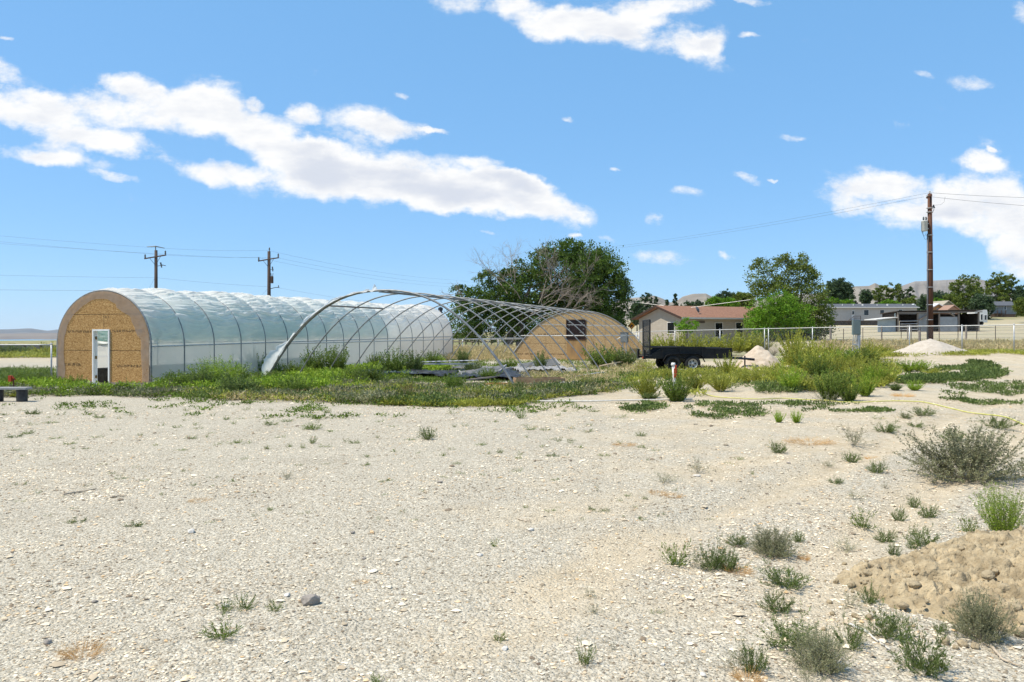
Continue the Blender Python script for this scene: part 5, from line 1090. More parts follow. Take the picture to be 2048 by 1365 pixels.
# water standpipe with red tap and the hose
p = at(1349, 796); E = empty('standpipe', tuple(p), 0, 'white water standpipe with a red painted handle in front of the dark green bush', 'standpipe'); sc_ = p.y / F
def sp(py): return (796 - py) * sc_
mb = MB(); mb.tube([(.02, 0, -.1), (0, 0, sp(765)), (-.035, 0, sp(729))], [.042, .042, .05], 12); mb.lathe([(.06, sp(733)), (.066, sp(730)), (.05, sp(726.5))], 12, (-.035, 0, 0)); mb.build('pipe', simple('chipped_white', (.66, .65, .62), (.42, .38, .33), 9, .6, contrast=(.5, .7)), E, True)
mb = MB(); mb.box((-.03, -.07, sp(756)), (.045, .03, sp(738))); mb.tube([(.02, -.03, sp(738)), (.035, -.03, sp(731))], .03, 8); mb.build('tap', red_paint, E)
mb = MB(); mb.tube([(.055, .02, sp(758)), (.075, .02, sp(745)), (.04, .02, sp(735))], .02, 6); mb.build('handle', simple('dark_red', (.12, .03, .015), None, 4, .6), E)
hp = [(1362, 758), (1376, 772), (1392, 782), (1410, 790), (1430, 796), (1460, 798), (1490, 799.5), (1520, 800.5), (1545, 799), (1565, 798), (1590, 800), (1620, 802), (1650, 803), (1672, 805), (1700, 807), (1730, 806.5), (1760, 805), (1790, 804.5), (1820, 805), (1845, 806), (1875, 812), (1905, 820), (1935, 827), (1965, 831), (1990, 833), (2010, 836), (2030, 845), (2048, 853), (2080, 862)]
P = []
for i, (a, b_) in enumerate(hp):
    q = at(a, b_); z_ = .02
    if i == 0: q = Vector((X(a, p.y), p.y, Z(b_, p.y))); z_ = 0
    if i == 1: q = Vector((X(a, p.y - .1), p.y - .1, Z(b_, p.y - .1))); z_ = 0
    P.append((q.x, q.y, q.z + z_))
P = np.array(P); t = np.arange(len(P)); tt = np.linspace(0, len(P) - 1, 260); P = np.stack([np.interp(tt, t, P[:, k]) for k in range(3)], -1)
ker = np.hanning(13); ker /= ker.sum(); P = np.stack([np.convolve(np.pad(P[:, k], 6, 'edge'), ker, 'valid') for k in range(3)], -1)
P[:, 2] = np.maximum(P[:, 2], np.array([g(x, y) for x, y, z in P]) + .018)
mb = MB(); mb.tube(P, .013, 8); tag(mb.build('garden_hose', simple('yellow_hose', (.50, .48, .10), (.58, .56, .20), 9, .5), None, True), 'yellow garden hose snaking from the standpipe across the sandy ground', 'hose')
# white pipe on the ground
mb = MB(); P = [tuple(at(a, b_) + Vector((0, 0, .04))) for a, b_ in ((975, 803), (1040, 805), (1110, 806), (1180, 806.5), (1250, 805), (1330, 803), (1385, 802))]; mb.tube(P, .02, 8); tag(mb.build('ground_pipe', pvc, None, True), 'long white pipe lying along the edge of the sandy ground', 'pipe')

# ============================================================ bench and hydrant by the other greenhouse
bd = 22.0; p = Vector((X(18, bd), bd, g(X(18, bd), bd)))
Bn = empty('plank_bench', tuple(p), 0, 'grey plank bench resting on two round black tubs', 'bench'); k_ = bd / F
mb = MB(); mb.box((-1.1, -.16, .345), (.56, .16, .40)); mb.build('seat', simple('grey_plank', (.25, .24, .23), (.36, .35, .34), 3, .8, stretch=(1, 6, 6)), Bn)
for x_ in (-.30, .38):
    mb = MB(); mb.lathe([(.02, 0), (.135, .0), (.14, .03), (.14, .32), (.15, .33), (.15, .344), (.02, .3445)], 24, (x_, -.02, -.02)); mb.build('leg', black_plastic, Bn)
p = at(24, 792); hd_ = p.y; E = empty('yard_hydrant', tuple(p), 0, 'small red yard hydrant standing in the weeds behind the plank bench', 'hydrant'); k_ = hd_ / F
mb = MB(); mb.tube([(.05, 0, -.1), (.05, 0, 38 * k_)], .02, 6); mb.build('pipe', simple('rust_pipe', (.16, .05, .03), None, 4, .7), E)
mb = MB(); mb.box((-.09, -.05, 28 * k_), (.0, .05, 40 * k_)); mb.tube([(0, 0, 37 * k_), (.06, 0, 34 * k_)], .03, 6); mb.build('head', red_paint, E)
mb = MB(); mb.tube([(-.02, .03, 38 * k_), (.10, .03, 31 * k_)], .015, 5); mb.build('handle', red_paint, E)

# ============================================================ heaps
def heap(name, px, base, wd, dp, ht, mat, lab, seed, shape=.9, clods=0):
    c = at(px, base); n = 70; uu_ = np.linspace(-1, 1, n); U, V_ = np.meshgrid(uu_, uu_, indexing='ij'); r_ = np.sqrt(U ** 2 + V_ ** 2) * (1 + .5 * (fbm(U * 1.2 + 9, V_ * 1.2, seed, 3) - .5))
    h = np.clip(1 - r_, 0, None) ** shape; h = h / h.max() * ht * (.85 + .3 * fbm(U * 3, V_ * 3, seed, 4)) + .06 * ht * fbm(U * 14, V_ * 14, seed, 5) - .03
    cy_ = c.y + dp * .5; xw = c.x + U * wd / 2; yw = cy_ + V_ * dp / 2; mb = MB(); mb.grid(np.stack([xw, yw, G(xw, yw) + h - .05], -1)); return tag(mb.build(name, mat, None, True), lab, 'heap')
sandm = simple('pale_sand', (.41, .35, .28), (.49, .43, .36), 6, .95, .5, 12); dirtm = simple('brown_sand', (.42, .33, .24), (.54, .45, .345), 5, .95, .6, 10)
heap('gravel_pile', 1893, 712, 4.3, 3.2, .92, sandm, 'smooth pale gravel pile at the foot of the tall utility pole', 3, .8)
heap('dirt_pile', 1532, 736, 2.7, 2.4, 1.05, dirtm, 'lumpy brown dirt pile at the front of the trailer drawbar', 7, .75)
# ============================================================ trees
def crown_mesh(name, lobes, mat, leaf, per, R, clump=.32, k=34):
    """lobes: centre (3), radii (3). Leaves gather in clumps near the shell of each lobe, so gaps stay between clumps."""
    C, D = [], []
    for c, r in lobes:
        area = (r[0] * r[2]) / (leaf * leaf); nc = max(3, int(area * per / k))
        v = unit(R.normal(size=(nc, 3))); rr = .45 + .62 * R.random(nc) ** .6; cc = np.array(c) + v * rr[:, None] * np.array(r)
        sz = clump * (.5 + R.random(nc)) * min(r[0], r[2]) ** .5 * .85
        q = cc[:, None] + R.normal(size=(nc, k, 3)) * sz[:, None, None] * np.array([.6, .6, .42])
        d = unit(R.normal(size=(nc, k, 3)) + .9 * unit(q - np.array(c)) + np.array([0, 0, .1]))
        C.append(q.reshape(-1, 3)); D.append(d.reshape(-1, 3))
    C = np.concatenate(C); D = np.concatenate(D); n = len(C)
    return quads_mesh(name, leafquads(C, D, leaf * R.uniform(.8, 1.5, n), leaf * R.uniform(.5, .9, n), R), mat)
def limb(mb, a, b, r0, r1, R, wob=.08, n=7):
    a, b = np.array(a, float), np.array(b, float); L_ = np.linalg.norm(b - a); t = np.linspace(0, 1, n)
    P = a + (b - a) * t[:, None] + (R.normal(size=(n, 3)) * wob * L_ * (t * (1 - t) * 2)[:, None]); P[:, 2] += .06 * L_ * np.sin(math.pi * t)
    mb.tube(P, np.linspace(r0, r1, n), 7)
def twigs(mb, p, d, ln, r, depth, R, spread=.5):
    p = np.array(p); d = unit(np.array(d, float)); n = 4; P = [p]
    for i in range(n): d = unit(d + R.normal(size=3) * .13 + np.array([0, 0, .03])); P.append(P[-1] + d * ln / n)
    mb.tube(P, np.linspace(r, r * .55, n + 1), 4 if depth < 3 else 5, cap=False)
    if depth <= 0: return
    for i in range(R.integers(3, 5)):
        k = R.integers(1, n + 1); twigs(mb, P[k], unit(d + R.normal(size=3) * spread), ln * R.uniform(.55, .8), r * .6, depth - 1, R, spread)
def tree(name, px, base, d, lobes, mat, label, group=None, leafpx=2.4, per=2.0, trunks=((0, .02),), bark_=None, seed=1, clump=.32, depth_k=1.0, dead=(), grow=1.0):
    R = np.random.default_rng(seed); s = d / F; x0 = X(px, d); z0 = Z(base, d) if base else g(x0, d); lobes = [(l[0], l[1], l[2] * grow, l[3] * grow) + tuple(l[4:]) for l in lobes]
    z0 = min(z0, g(x0, d)) if name != 'small' else z0
    r = empty(name, (x0, d, z0), 0, label, 'tree', group); LB = []
    for l in lobes:
        lx, lz = (l[0] - px) * s, Z(l[1], d) - z0; rx, rz = l[2] * s, l[3] * s; ry = (rx + rz) / 2 * depth_k; off = (l[4] * s if len(l) > 4 else R.uniform(-.35, .35) * ry); LB.append(((lx, off, lz), (rx, ry, rz)))
    obj('crown', crown_mesh('crown', LB, mat, leafpx * s, per, R, clump), r)
    H_ = max(c[2] for c, q in LB); low = min(c[2] - q[2] for c, q in LB); tb = MB(); tips = []
    for off, tr in trunks:
        ff = max(low + .2, H_ * .28); limb(tb, (off, 0, -.3), (off * .6, 0, ff), tr * H_ * 1.15 + .03, tr * H_ * .8 + .02, R, .03)
        tips.append((off * .6, 0, ff))
    for i, (c, q) in enumerate(LB):
        a = tips[i % len(tips)]; limb(tb, a, (c[0], c[1], c[2] + q[2] * .2), trunks[0][1] * H_ * .45 + .01, .01 + .1 * s, R, .1)
    tb.build('trunk', bark_ or bark, r, True)
    for (ax, ay, dx, dz, ln, dep, oy) in dead:
        mb = MB(); twigs(mb, ((ax - px) * s, oy, Z(ay, d) - z0), (dx, R.uniform(-.2, .1), dz), ln * s, .05, dep, R, .42); mb.build('dead_limb', bark_dead, r)
    return r
tree('cottonwood_tree', 1034, 699, 92, [(1130, 545, 66, 52, 20), (1185, 560, 52, 56), (1058, 585, 56, 44, 10), (1005, 605, 40, 32), (1215, 600, 40, 55), (1240, 572, 17, 24), (955, 605, 38, 24), (925, 583, 20, 10), (978, 560, 24, 15),
     (1138, 503, 22, 20), (1092, 512, 26, 20), (1172, 512, 28, 22), (1200, 535, 20, 26), (1085, 640, 80, 42, 25), (1190, 645, 50, 42), (935, 640, 34, 36), (985, 650, 46, 28), (1045, 545, 22, 20), (1150, 620, 60, 50, 30), (1015, 560, 20, 18)],
     T_dark, 'huge dark green cottonwood with bare dead branches behind the hoops', grow=1.16, leafpx=3.7, per=34, trunks=((-1.0, .034), (.75, .030), (.15, .022)), seed=3, clump=.36,
     dead=[(1040, 600, -.35, 1, 58, 4, -2.6), (1030, 590, -.05, 1, 60, 4, -2.4), (1015, 590, -.6, .9, 52, 4, -2.4), (1075, 610, .5, 1, 55, 4, -3.6), (1085, 600, .9, .7, 55, 4, -3.8), (1060, 630, 1, .25, 55, 4, -3.8), (1075, 640, .9, .5, 60, 4, -4.0), (1110, 610, .2, 1, 50, 4, -3.6), (1100, 580, -.1, 1, 50, 4, -3.4), (950, 610, -1, .4, 34, 3, -1.8), (1130, 640, .5, .8, 50, 4, -3.8), (1150, 590, .4, .9, 40, 3, -3.6)])
tree('elm_tree', 1578, 690, 78, [(1530, 560, 30, 28), (1566, 545, 26, 28), (1602, 558, 26, 30), (1545, 600, 40, 36), (1606, 600, 36, 42), (1580, 640, 62, 34, 12), (1626, 640, 34, 34), (1522, 532, 16, 12), (1563, 521, 13, 11), (1601, 524, 13, 15), (1626, 556, 12, 17), (1615, 540, 10, 10), (1582, 530, 10, 9), (1640, 625, 20, 22), (1528, 645, 30, 28), (1590, 664, 56, 24, 8), (1628, 662, 30, 24), (1556, 668, 36, 18, 6)],
     T_mid, 'tall airy elm tree at the end of the brown roofed house', grow=1.12, leafpx=3.3, per=22, trunks=((0, .024), (.5, .018)), seed=5, clump=.34)
tree('lime_green_tree', 1556, 690, 74, [(1560, 605, 34, 22), (1530, 622, 34, 26), (1580, 632, 38, 26), (1515, 645, 26, 24), (1557, 650, 46, 24), (1605, 618, 22, 14), (1612, 650, 20, 16)], T_lime, 'bright lime green young tree in front of the airy elm', leafpx=2.9, per=22, trunks=((0, .02),), seed=6)
tree('lime_green_shrub', 1373, 676, 76, [(1362, 652, 14, 9), (1376, 646, 15, 9), (1389, 652, 11, 9), (1372, 660, 18, 7)], T_lime, 'rounded bright green shrub against the front wall of the brown roofed house', leafpx=2.6, per=24, trunks=((0, .04),), seed=7)
def crown_lobes(px, top, base, w_, kind, R):
    h = base - top; out = []
    if kind == 'round':
        for k in range(9): a = R.uniform(0, 6.28); q = R.uniform(0, .55); out.append((px + math.cos(a) * q * w_ * .5, top + h * .5 + math.sin(a) * q * h * .42, w_ * R.uniform(.2, .3), h * R.uniform(.18, .28)))
        out.append((px, top + h * .55, w_ * .36, h * .40))
    if kind == 'cone':
        for k in range(8): t = (k + .5) / 8; out.append((px + R.uniform(-.05, .05) * w_, top + h * t, max(w_ * .5 * t ** .8 * .9, 1.2), h * .10))
    if kind == 'poplar':
        for k in range(7): t = (k + .5) / 7; out.append((px + R.uniform(-.1, .1) * w_, top + h * t, w_ * .5 * (1 - .75 * abs(t - .55)), h * .12))
    if kind == 'wide':
        for k in range(12): x_ = R.uniform(-.5, .5); out.append((px + x_ * w_ * .86, top + h * (.40 + .3 * R.random() + .8 * x_ * x_ * .5), w_ * R.uniform(.13, .2), h * R.uniform(.25, .38)))
    return out
FT = [  # px, top, base, width, distance, kind, leaves, label
 (1674, 556, 613, 56, 225, 'round', 'far', 'round dark tree rising over the left half of the mobile home roof'),
 (1668, 597, 616, 64, 190, 'wide', 'lime', 'bright yellow green thicket behind the near end of the mobile home'),
 (1706, 588, 613, 15, 215, 'cone', 'far', 'tiny dark conifer beside the round dark tree above the mobile home'),
 (1732, 580, 613, 27, 230, 'round', 'far', 'small rounded dark tree above the middle of the mobile home roof'),
 (1757, 574, 614, 20, 240, 'poplar', 'mid', 'first upright poplar of the clump above the mobile home'),
 (1776, 570, 614, 20, 242, 'poplar', 'mid', 'tallest upright poplar of the clump above the mobile home'),
 (1797, 572, 614, 20, 241, 'poplar', 'mid', 'slim poplar with a pointed top beside the tallest of the clump'),
 (1817, 578, 614, 20, 238, 'poplar', 'far', 'last and darkest poplar of the clump, nearest to the utility pole'),
 (1785, 600, 618, 60, 205, 'wide', 'lime', 'bright green low bushes under the poplar clump'),
 (1822, 594, 628, 30, 190, 'round', 'mid', 'green tree at the far end of the mobile home roof'),
 (1846, 590, 640, 22, 170, 'round', 'far', 'dark green tree just before the tall utility pole'),
 (1826, 618, 634, 30, 172, 'wide', 'mid', 'low green bushes at the corner of the open shed roof'),
 (1884, 582, 612, 50, 300, 'wide', 'far', 'dark spreading tree on the slope right behind the tall utility pole'),
 (1888, 596, 622, 40, 215, 'wide', 'lime', 'bright green bush line behind the tan gabled house'),
 (1930, 558, 640, 52, 195, 'poplar', 'mid', 'large pointed green tree directly above the open shed'),
 (1905, 585, 632, 34, 190, 'round', 'mid', 'rounded green tree between the tan gable and the large pointed tree'),
 (1962, 588, 640, 40, 188, 'round', 'far', 'dark rounded tree above the white camper trailer'),
 (1950, 572, 630, 26, 200, 'poplar', 'mid', 'narrow green tree behind the large pointed one'),
 (1992, 552, 622, 42, 230, 'poplar', 'mid', 'tall green tree rising behind the grey house roof'),
 (2018, 551, 606, 30, 235, 'poplar', 'mid', 'upright green tree behind the middle of the grey house roof'),
 (2042, 568, 640, 34, 232, 'round', 'far', 'dark tree at the picture edge beyond the grey house'),
 (2050, 594, 630, 40, 170, 'round', 'mid', 'green bushy tree in front of the end of the grey house'),
 (1448, 578, 622, 46, 210, 'wide', 'far', 'grey green tree with a ragged top above the brown house ridge'),
 (1440, 592, 622, 56, 180, 'wide', 'lime', 'bright green tree just behind the brown house ridge'),
 (1486, 586, 622, 50, 190, 'round', 'mid', 'green tree between the brown house ridge and the airy elm'),
 (1350, 587, 622, 14, 230, 'cone', 'far', 'slim dark conifer standing alone over the brown house roof'),
 (1334, 602, 624, 14, 230, 'cone', 'far', 'short dark conifer over the peak of the brown house gable'),
 (1293, 588, 630, 22, 220, 'poplar', 'far', 'dark ragged poplar left of the brown house gable'),
 (1312, 597, 626, 18, 225, 'cone', 'far', 'dark conifer touching the gable peak of the brown house'),
 (1274, 602, 650, 30, 160, 'round', 'far', 'dark tree between the cottonwood and the brown house'),
 (1388, 603, 624, 46, 260, 'wide', 'far', 'low dark thicket below the pale clay hills'),
]
tm = {'far': T_blue, 'mid': T_mid, 'lime': T_lime}
for i, (px, top, base, w_, d, kind, mt, lab) in enumerate(FT):
    R = np.random.default_rng(100 + i)
    nm = {'cone': 'conifer_tree', 'poplar': 'poplar_tree', 'wide': 'thicket', 'round': 'broadleaf_tree'}[kind]
    tree(nm, px, base + 6, d, crown_lobes(px, top, base, w_, kind, R), tm[mt], lab, 'trees beyond the houses', grow=1.3, leafpx=2.6, per=34, trunks=((0, .022),), seed=200 + i, clump=.28)

# ============================================================ plants
def ribbon(P, w_, R):
    """P (m,k,3) poly-lines -> thin quads"""
    m, k = P.shape[:2]; d = unit(P[:, 1:] - P[:, :-1]); s = unit(np.cross(d, R.normal(size=(m, 1, 3)) + 0 * d)); w_ = np.broadcast_to(w_, (m, k))[..., None]
    a = P[:, :-1]; b = P[:, 1:]; wa = w_[:, :-1]; wb = w_[:, 1:]
    return np.stack([a - s * wa, a + s * wa, b + s * wb, b - s * wb], 2).reshape(-1, 4, 3)
def plant_mesh(name, seed, leafm, stemm, n=60, tilt=(5, 55), ln=(.6, 1), nl=40, ll=.08, lw=.015, t0=.15, ang=.8, sub=0, curve=.25, sw=.006, rb=.10, k=7, sq=1.0, leafup=.35):
    R = np.random.default_rng(seed); az = R.uniform(0, 2 * math.pi, n); tl = np.radians(tilt[0] + (tilt[1] - tilt[0]) * R.random(n) ** .8); L_ = R.uniform(*ln, n)
    d0 = np.stack([np.cos(az) * np.sin(tl), np.sin(az) * np.sin(tl), np.cos(tl)], -1); base = np.stack([np.cos(az), np.sin(az), 0 * az], -1) * (rb * R.random(n) ** .5)[:, None]
    t = np.linspace(0, 1, k)
    def lines(base, d0, L_):
        P = base[:, None] + d0[:, None] * (L_[:, None] * t)[..., None]; P[:, :, 2] += (curve * L_)[:, None] * t ** 2; P += np.cumsum(R.normal(size=P.shape) * .012, 1) * L_[:, None, None]; P[:, 0] = base; return P
    P = lines(base, d0, L_); A = [P]
    for _ in range(sub):
        i = R.integers(0, n, n * 2); j = R.integers(2, k - 1, n * 2); b2 = P[i, j]; dd = unit(unit(P[i, j + 1] - P[i, j]) + R.normal(size=(n * 2, 3)) * .55); A.append(lines(b2, dd, L_[i] * R.uniform(.25, .5, n * 2)))
    V = []; MI = []
    for q, P_ in enumerate(A):
        m = len(P_); r_ = ribbon(P_, (sw * (1 - .7 * t) * (1 if q == 0 else .6))[None], R); V.append(r_); MI.append(np.ones(len(r_)))
        if nl:
            m_l = nl if q == 0 else max(4, nl // 2); tt = t0 + (1 - t0) * R.random((m, m_l)) ** .9; f = tt * (k - 1); i0 = np.minimum(f.astype(int), k - 2); fr = (f - i0)[..., None]; rr = np.arange(m)[:, None]
            c = P_[rr, i0] * (1 - fr) + P_[rr, i0 + 1] * fr; sd_ = unit(P_[rr, i0 + 1] - P_[rr, i0]); dr = unit(sd_ * leafup + R.normal(size=c.shape) * ang + np.array([0, 0, .12]))
            n_ = m * m_l; lv = leafquads(c.reshape(-1, 3), dr.reshape(-1, 3), ll * R.uniform(.6, 1.3, n_), lw * R.uniform(.7, 1.3, n_), R); V.append(lv); MI.append(np.zeros(n_))
    V = np.concatenate(V); MI = np.concatenate(MI); V[:, :, 2] *= sq
    V[..., 2] = np.maximum(V[..., 2], -.02); top = np.percentile(V[..., 2], 99.5); wid = np.percentile(np.abs(V[..., :2]), 98)
    me = quads_mesh(name, V, [leafm, stemm], MI); return me, top, wid * 2
PK = {}
def kind(nm, leafm, stemm, **kw): PK[nm] = [plant_mesh(nm, 10 * len(PK) + s + 1, leafm, stemm, **kw) for s in range(4)]
kind('kochia', L_green, stem_g, n=115, ln=(.35, 1.1), tilt=(0, 52), nl=60, ll=.085, lw=.028, t0=.08, curve=.2, rb=.18)
kind('kochia_dark', L_dkgreen, stem_g, n=115, ln=(.4, 1.1), tilt=(0, 48), nl=58, ll=.085, lw=.028, t0=.08, curve=.2, rb=.18)
kind('olive', L_olive, stem_g, n=85, ln=(.3, 1.15), tilt=(0, 60), nl=48, ll=.10, lw=.028, t0=.2, curve=.25, rb=.14, leafup=1.0, ang=.45)
kind('bright', L_bright, stem_g, n=85, ln=(.35, 1.15), tilt=(0, 54), nl=50, ll=.10, lw=.028, t0=.12, curve=.25, rb=.16, leafup=.9, ang=.5)
kind('sage', L_sage, stem_s, n=210, tilt=(2, 82), nl=56, ll=.040, lw=.014, t0=.3, curve=.15, rb=.14, sub=1, sw=.0035)
kind('wispy', L_sage, stem_s, n=22, tilt=(8, 72), nl=22, ll=.075, lw=.014, t0=.2, curve=.2, rb=.06, sub=1, sw=.006)
kind('rosette', L_green, stem_g, n=26, tilt=(30, 84), nl=18, ll=.20, lw=.034, t0=.12, curve=.3, rb=.05, sw=.009, leafup=1.1, ang=.55)
kind('darkweed', L_dkgreen, stem_g, n=38, tilt=(20, 84), nl=32, ll=.12, lw=.022, t0=.12, curve=.3, rb=.07, sub=1, sw=.007, leafup=.9, ang=.55)
kind('sprout', L_green, stem_g, n=13, tilt=(20, 85), nl=9, ll=.22, lw=.05, t0=.2, curve=.2, rb=.25, sw=.01)
kind('mat', L_dkgreen, stem_g, n=26, tilt=(62, 88), nl=16, ll=.11, lw=.04, t0=.1, curve=.10, rb=.1, sub=1, sw=.006)
kind('dry', L_dry, L_dry, n=260, tilt=(45, 89), nl=6, ll=.10, lw=.012, t0=.2, curve=.05, rb=.6, sw=.006)
kind('rust', L_rust, stem_g, n=70, tilt=(0, 50), nl=34, ll=.08, lw=.02, t0=.15, curve=.2, rb=.15)
kind('feather', L_bright, stem_g, n=150, tilt=(0, 50), nl=64, ll=.055, lw=.012, t0=.1, curve=.22, rb=.16, sw=.004)
kind('dead', L_straw, bark_dead, n=110, tilt=(0, 75), nl=3, ll=.03, lw=.006, t0=.3, curve=.05, rb=.12, sub=1, sw=.005)
PN = {'feather': 'weed_bush', 'sprout': 'weed', 'kochia': 'weed_bush', 'kochia_dark': 'weed_bush', 'olive': 'rabbitbrush', 'bright': 'weed_bush', 'sage': 'sagebrush', 'wispy': 'sage_sprig', 'rosette': 'weed', 'darkweed': 'weed', 'mat': 'weed_mat', 'dry': 'dry_grass_tuft', 'rust': 'weed_bush', 'dead': 'dead_bush'}
_cnt = 0
def plant(kd, px, base, w_, h_, label, group=None, on=None, d=None):
    """w_, h_: size in photo pixels"""
    global _cnt; _cnt += 1
    p = at(px, base, on) if d is None else Vector((X(px, d), d, Z(base, d)))
    s = p.y / F; me, top, wid = PK[kd][_cnt % 4]; me_, top, wid = PK[kd][_cnt % 4]; o = obj(PN[kd], me_)
    sx_ = w_ * s / wid * 1.12; sz_ = h_ * s / top * 1.08; o.scale = (sx_, sx_ * (.85 + .3 * random.random()), sz_); o.location = (p.x, p.y + .25 * w_ * s, (G(p.x, p.y + .25 * w_ * s) + (on(p.x, p.y + .25 * w_ * s) if on else 0)) - .01 if d is None else p.z); o.rotation_euler = (0, 0, random.uniform(0, 6.28))
    return tag(o, label, 'bush' if 'bush' in PN[kd] or kd in ('sage', 'olive') else 'weed', group)
# weeds along the greenhouses
GA = 'green weeds growing along the greenhouses'
for a in [('kochia_dark', 395, 786, 56, 44, 'dark leafy weed left of the broad feathery light green one'), ('kochia', 465, 778, 50, 46, 'tall leafy weed between the broad feathery one and the torn film foot'), ('kochia', 505, 757, 44, 50, 'dense green weed bush just behind the torn film foot of the front hoop'), ('feather', 425, 783, 92, 62, 'broad feathery light green weed at the side of the film greenhouse'), ('kochia', 350, 787, 54, 40, 'low green weed beside the front corner of the film greenhouse'),
 ('kochia', 628, 752, 44, 50, 'dark bushy weed between the second and third hoop feet'), ('kochia', 672, 751, 44, 54, 'tallest bushy weed of the row, against the film wall'), ('kochia', 590, 756, 40, 30, 'low bushy weed near the second hoop foot'), ('kochia', 549, 757, 30, 30, 'small leafy weed right of the front hoop foot'),
 ('kochia', 748, 740, 26, 30, 'narrow upright weed between hoops by the film wall'), ('kochia', 786, 756, 46, 52, 'rounded bushy weed left of the metal bench, the wider of two'), ('kochia_dark', 828, 753, 42, 46, 'dark bushy weed touching the corner of the metal bench'), ('kochia', 866, 738, 34, 32, 'bushy weed behind the metal bench by the far end of the film wall'),
 ('kochia', 735, 768, 56, 34, 'wide light green weed in front of the row of bushy weeds'), ('kochia', 700, 763, 36, 26, 'short weed at the front of the third hoop foot'), ('kochia_dark', 927, 729, 22, 28, 'small dark conical weed standing before the straw coloured grass'), ('kochia_dark', 1081, 745, 25, 38, 'dark upright conical weed inside the bare hoops near the slatted racks'),
 ('kochia', 909, 790, 36, 40, 'dark green bushy weed in front of the pale sill boards'), ('olive', 962, 806, 34, 28, 'yellow green tuft in front of the orange stained board'), ('rust', 817, 802, 34, 34, 'rust coloured weed at the broken corner of the sill boards'), ('olive', 1073, 772, 16, 20, 'small yellow green sprout on the wooden planter box'),
 ('kochia', 1205, 738, 60, 42, 'wide dark green weed patch in front of the electrical box'), ('kochia_dark', 1250, 735, 46, 34, 'dark weed patch at the end of the back wall'), ('kochia_dark', 470, 794, 60, 42, 'green weed at the front edge in the middle of the weed band'), ('kochia', 590, 795, 60, 38, 'green weed clump straight below the second hoop foot'), ('kochia_dark', 540, 770, 50, 26, 'dark weed clump left of the second hoop foot'),
 ('kochia', 1020, 738, 30, 18, 'small weed tuft beyond the tilted slatted rack'), ('kochia_dark', 945, 752, 30, 26, 'leafy weed poking up past the end of the metal bench'), ('kochia', 975, 762, 34, 24, 'leafy weed between the low rack and the tilted rack'), ('olive', 1015, 812, 28, 14, 'low yellow green tuft on the gravel edge'),
 ('kochia', 30, 775, 34, 26, 'green weed growing around the red yard hydrant'), ('kochia', 85, 772, 40, 24, 'green weed near the fence post by the film greenhouse'), ('bright', 55, 780, 36, 24, 'light green weed behind the end of the plank bench')]: plant(*a, group=GA)
# rabbitbrush on the other side
GB = 'yellow green bushes around the trailer and the pedestal'
for a in [('olive', 1294, 797, 52, 54, 'pale feathery bush standing alone left of the standpipe'), ('kochia', 1357, 804, 54, 52, 'dark green bush directly behind the white standpipe'), ('kochia_dark', 1300, 801, 30, 14, 'low dark weed between the pale feathery bush and the standpipe'), ('olive', 1362, 770, 34, 36, 'olive bush rising behind the red tap of the standpipe'),
 ('olive', 1392, 782, 50, 42, 'olive bush between the standpipe and the trailer wheel'), ('olive', 1444, 786, 40, 42, 'rounded olive bush on the edge of the sandy ground'), ('olive', 1416, 765, 34, 26, 'small olive bush just below the trailer wheels'), ('olive', 1456, 752, 40, 40, 'yellow green bush overlapping the front corner of the trailer'), ('olive', 1492, 768, 34, 24, 'olive bush under the trailer drawbar'),
 ('olive', 1517, 770, 28, 30, 'upright olive bush at the foot of the trailer jack'), ('bright', 1583, 785, 42, 50, 'vivid green broom shaped bush on the bare sandy rise'), ('olive', 1555, 770, 30, 38, 'thin dry looking bush beside the vivid broom shaped one'), ('dead', 1612, 780, 34, 26, 'brown twiggy dead bush against the vivid broom shaped bush'),
 ('kochia', 1664, 803, 50, 58, 'big rounded green bush where the yellow hose disappears'), ('kochia', 1702, 805, 40, 38, 'lower green bush attached to the big rounded one by the hose'), ('bright', 1735, 795, 40, 44, 'green bush halfway between the hose and the pedestal'), ('bright', 1770, 772, 42, 36, 'light green bush right of the pedestal legs'), ('olive', 1745, 765, 44, 44, 'yellow green bush in front of the pedestal legs'),
 ('olive', 1640, 755, 64, 60, 'large olive bush in the middle of the thicket'), ('olive', 1600, 740, 60, 56, 'olive bush behind the vivid broom shaped one'), ('olive', 1682, 745, 50, 40, 'olive bush just left of the pedestal'), ('olive', 1590, 712, 52, 50, 'tallest yellow green bush, against the chain link fence'), ('olive', 1628, 718, 50, 40, 'olive bush under the fence beside the tallest one'), ('olive', 1665, 722, 44, 36, 'olive bush at the fence by the dark wooden post'),
 ('olive', 1592, 735, 36, 34, 'olive bush at the edge of the brown dirt pile'), ('kochia_dark', 1700, 728, 56, 24, 'low dark weed around the feet of the pedestal'), ('olive', 1742, 712, 34, 30, 'small yellow bush right of the pedestal near the fence'), ('olive', 1770, 708, 26, 18, 'tiny olive tuft by the fence right of the pedestal'), ('olive', 1545, 757, 34, 18, 'olive bush in front of the brown dirt pile'),
 ('bright', 1833, 783, 27, 20, 'small round bright bush alone on the sand'), ('bright', 1822, 745, 36, 24, 'round light green bush in front of the gravel pile'), ('bright', 1845, 744, 36, 20, 'flat light green bush touching the dark green weed mat'), ('olive', 1875, 750, 40, 12, 'flat yellow green tuft on the dark weed mat'), ('kochia_dark', 1793, 782, 22, 14, 'tiny dark weed near the small round bright bush'),
 ('olive', 1335, 762, 24, 28, 'thin olive bush left of the standpipe near the trailer tail'), ('dead', 1548, 712, 36, 34, 'grey dead tumbleweed resting above the brown dirt pile'), ('wispy', 1660, 810, 56, 24, 'grey green sprigs at the foot of the big rounded bush'), ('olive', 1608, 775, 26, 26, 'thin olive stems between the vivid bush and the big rounded bush')]: plant(*a, group=GB)
